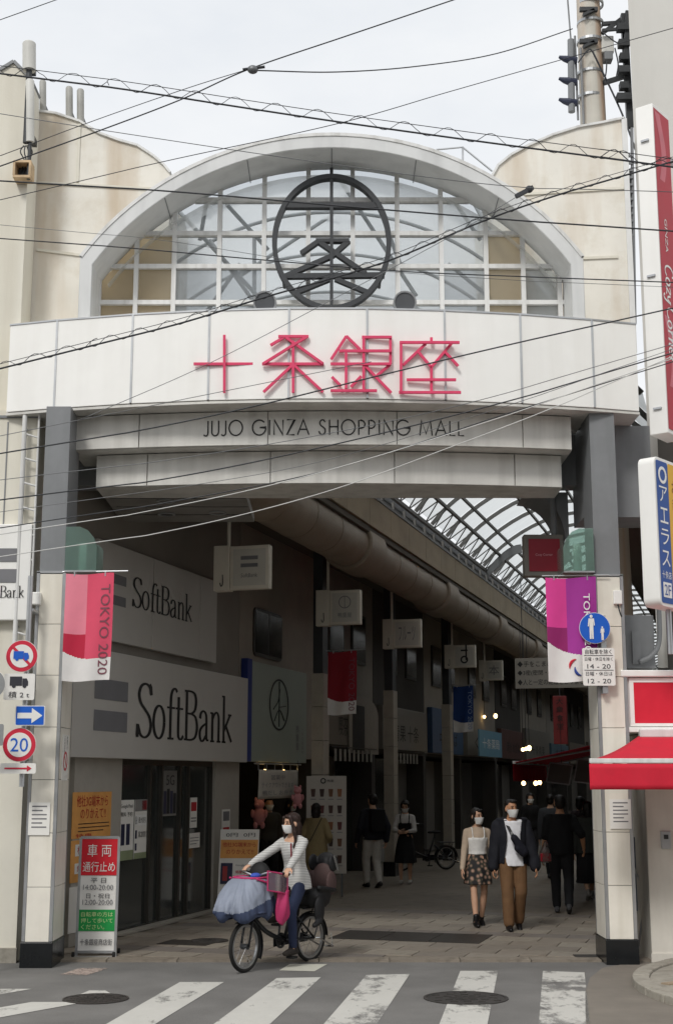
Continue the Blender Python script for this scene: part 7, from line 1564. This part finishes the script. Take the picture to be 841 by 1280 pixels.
for i, v in enumerate(m.v):
    an = math.atan2(v.y * 1.6, v.x - .58); dn_ = max(0, min(1, (.99 - v.z) / .40)); q = Vector((math.cos(an) * 1.5, math.sin(an) * 1.5, v.z * 1.1 + .3 * an))
    ridge = 1 - 2.4 * abs(noise.noise(q * 2.6)); r2 = 1 - 2.2 * abs(noise.noise(q * 5.1 + Vector((4, 2, 1)))); fold = (.034 * ridge + .014 * r2) * (.25 + dn_)
    m.v[i] = v + Vector((math.cos(an), math.sin(an) * .8, 0)) * fold + Vector((0, 0, (.03 * math.sin(an * 5) * (dn_ > .93))))
o = m.build('seat_cover', [cov, cov_d], bt, smooth=True, solid=.006)
m = MB(Fm)
for z, a, b, w in ((.985, .29, .64, .178),): m.tube(cover_ring(z, a, b, w, 28), .012, 8, True)
m.tube(cr_path([Vector((.60, .19, .98)), Vector((.45, .235, .93)), Vector((.30, .245, .86)), Vector((.25, .21, .72))], 6), .011, 8); m.tube(cr_path([Vector((.60, -.19, .98)), Vector((.45, -.235, .93)), Vector((.30, -.245, .86))], 6), .011, 8); m.build('pink_piping', pnk, bt, smooth=True)
m = MB(Fm); m.grid(lambda u, v: Vector((.16 + .34 * u, .255 + .03 * math.sin(u * 3), .80 + .2 * v + .06 * u)), 10, 8); cw = m.build('clear_window', clear_v, bt, smooth=True)
m = MB(Fm); m.tube([Vector((.16 + .34 * u, .258 + .03 * math.sin(u * 3), .80 + .2 * v + .06 * u)) for u, v in ((0, 0), (.5, 0), (1, 0), (1, 1), (.5, 1), (0, 1))], .01, 6, True); m.build('window_binding', pnk, cw)
m = MB(Fm); m.grid(lambda u, v: Vector((.31 - .20 * u + .03 * math.sin(v * 3), .235 + .045 * math.sin(math.pi * v) * math.sin(math.pi * u) + .010 * math.sin(u * 11 + v * 5), .84 - (.30 + .06 * math.sin(u * 4)) * v)), 14, 16); m.build('pink_flap', pnk, bt, smooth=True, solid=.02)
m = MB(Fm); m.ell((.30, -.02, .98), (.10, .14, .16), 18, 12); m.build('front_headrest', black, bt, smooth=True)
m = MB(Fm); m.ell((.42, .02, 1.0), (.07, .05, .03), 14, 8); m.build('blue_cloth', pm('cover blue', '#3c55b0', .7), bt, smooth=True)
# rear child seat
brn = pm('seat brown', '#4a3836', .7, var=.15); dk = pm('seat black', '#19191b', .6, var=.15)
m = MB(); m.loft([cover_ring(z, a, b, w) for z, a, b, w in ((.60, -.76, -.46, .13), (.64, -.80, -.43, .16), (.74, -.83, -.42, .175), (.80, -.84, -.46, .17))])
for s_ in (-1, 1): m.ell((-.50, s_ * .18, .58), (.09, .035, .16), 16, 10); cap(m, (-.50, s_ * .19, .46), (-.40, s_ * .19, .42), .035, .03); cap(m, (-.80, s_ * .16, .78), (-.50, s_ * .17, .82), .03, .03)
remesh('rear_seat_tub', m, dk, bt, .012, 3)
m = MB(); m.ell((-.80, 0, .88), (.05, .17, .2), 20, 14); m.ell((-.76, .15, .86), (.10, .03, .14), 16, 10); m.ell((-.76, -.15, .86), (.10, .03, .14), 16, 10); remesh('rear_seat_back', m, brn, bt, .012, 3)
m = MB(); m.ell((-.87, 0, 1.10), (.035, .15, .10), 20, 12); m.ell((-.80, .15, 1.08), (.09, .025, .10), 16, 10); m.ell((-.80, -.15, 1.08), (.09, .025, .10), 16, 10); cap(m, (-.85, 0, .95), (-.87, 0, 1.1), .05, .05); remesh('rear_headrest', m, dk, bt, .012, 2)
m = MB(Fm); m.bar((-.84, .185, 1.0), (-.76, .188, 1.17), .035, .008, (0, 1, 0)); m.build('reflective_strip', chrome, bt)
# rider: local person frame faces -Y, bicycle faces +X -> heading differs by 90 degrees
rider_h = hd + R(90)
PM = Matrix.Translation(mid) @ Matrix.Rotation(rider_h, 4, 'Z'); kk = 1.58 / 1.70
def bl2p(v): w = Fm @ Vector(v); q = PM.inverted() @ w; return q / kk
sp = bl2p(seat + Vector((-.03, 0, .20)))
hl = bl2p(top + Vector((-.20, .285, .09))); hr = bl2p(top + Vector((-.16, -.285, .09)))
fa = bl2p(bb + Vector((.165 * math.cos(R(-80)) - .02, .135, .165 * math.sin(R(-80)) + .105))); fb = bl2p(bb + Vector((.165 * math.cos(R(100)) - .02, -.135, .165 * math.sin(R(100)) + .105)))
t, T, am, lg, Hd, k = person('woman in striped top, jeans and white mask riding the family bicycle', mid, rider_h, 1.58, pelvis=sp, lean=R(7), female=True, feet=[fa, fb], hands=[hl, hr], elbow=[(.9, .6, -.4), (-.9, .5, -.4)], hair='long', hairmat=hair_b, head_yaw=R(-12), head_pitch=R(4), fingers=[((0, 0, -1), .75), ((0, 0, -1), .75)],
       top=dict(mat=wave_mat('striped knit', '#c9c8c4', '#8d8c8b', 18), hem=.80, inf=.018, fold=.007, flare=.09, neck=1.37), bottom=dict(kind='trousers', mat=fabric('jeans', '#232c46'), inf=.012, wide=.9), shoes=fabric('ankle boot', '#2a2522'), vox=.009)
m = MB(); m.bar(T(.06, -.12, 1.36), T(.075, -.16, 1.02), .016, .006, (0, -1, .1)); add_part(t, 'bag_strap', m, pm('strap red', '#7d2030', .6), False)
# parked bicycle behind the woman with the phone
g = gp(530, 1088); bicycle('dark parked bicycle half hidden behind the woman with the phone', g, R(205), 'parked', FZ)

# ------------------------------------------------------------------ stall clutter under the dark awning
def gpt(px, py): return pG(px, py, FZ)
crate_m = [pm('crate %d' % i, c, .7, var=.15) for i, c in enumerate(('#5b4a33', '#3f4a3a', '#6b3a34'))]
for i, (t_, s_, z_, lb_) in enumerate(((6.75, 9.6, .02, 'brown crate on the floor below the dark awning, nearest the gate pillar'), (6.8, 10.4, .02, 'olive crate on the floor below the dark awning'), (6.75, 11.3, .02, 'red-brown crate at the far end of the dark awning'))):
    t = thing('crate', lb_, 'crate', (t_, s_, z_), ARC)
    for a0, a1, b0, b1 in ((-.25, .25, -.3, -.27), (-.25, .25, .27, .3), (-.25, -.22, -.27, .27), (.22, .25, -.27, .27)):
        m = MB(ARC); m.box(t_ + a0, t_ + a1, s_ + b0, s_ + b1, z_, z_ + .34); m.build('side', crate_m[i], t)
    m = MB(ARC); m.box(t_ - .21, t_ + .21, s_ - .26, s_ + .26, z_ + .02, z_ + .05); m.build('bottom', crate_m[i], t)
    m = MB(ARC)
    for q in range(6): m.ell((t_ - .12 + .12 * (q % 3), s_ - .1 + .2 * (q // 3), z_ + .3), (.07, .08, .07), 10, 8)
    m.build('goods', pm('goods %d' % i, ('#8a6a3a', '#5f7440', '#8f3b32')[i], .7), t, smooth=True)
for px, py, w, h, lb_ in ((699, 967, .42, .36, 'small tilted framed board hung under the dark awning'), (738, 965, .55, .42, 'larger tilted framed board hung close to the right pillar')):
    c = pS(px, py, 12.0); t = thing('hanging_board', lb_, 'board', c, ARC); Un = Vector((1, 0, -.12)).normalized(); Vn = Vector((.2, .1, 1)).normalized()
    m = MB(ARC); m.obox(c, Un, Un.cross(Vn), Vn, w / 2, .012, h / 2); m.build('panel', pm('dim poster', '#7c7a76', .6), t)
    m = MB(ARC)
    for sx, sz, hw, hh in ((0, 1, w / 2, .012), (0, -1, w / 2, .012), (1, 0, .012, h / 2), (-1, 0, .012, h / 2)): m.obox(c + Un * sx * w / 2 + Vn * sz * h / 2 - YA * .01, Un, YA, Vn, hw, .014, hh)
    m.build('frame', alu, t); m = MB(ARC); m.tube([c + Vn * h / 2, c + Vn * h / 2 + ZA * .9], .005, 5); m.build('cord', cable, t)
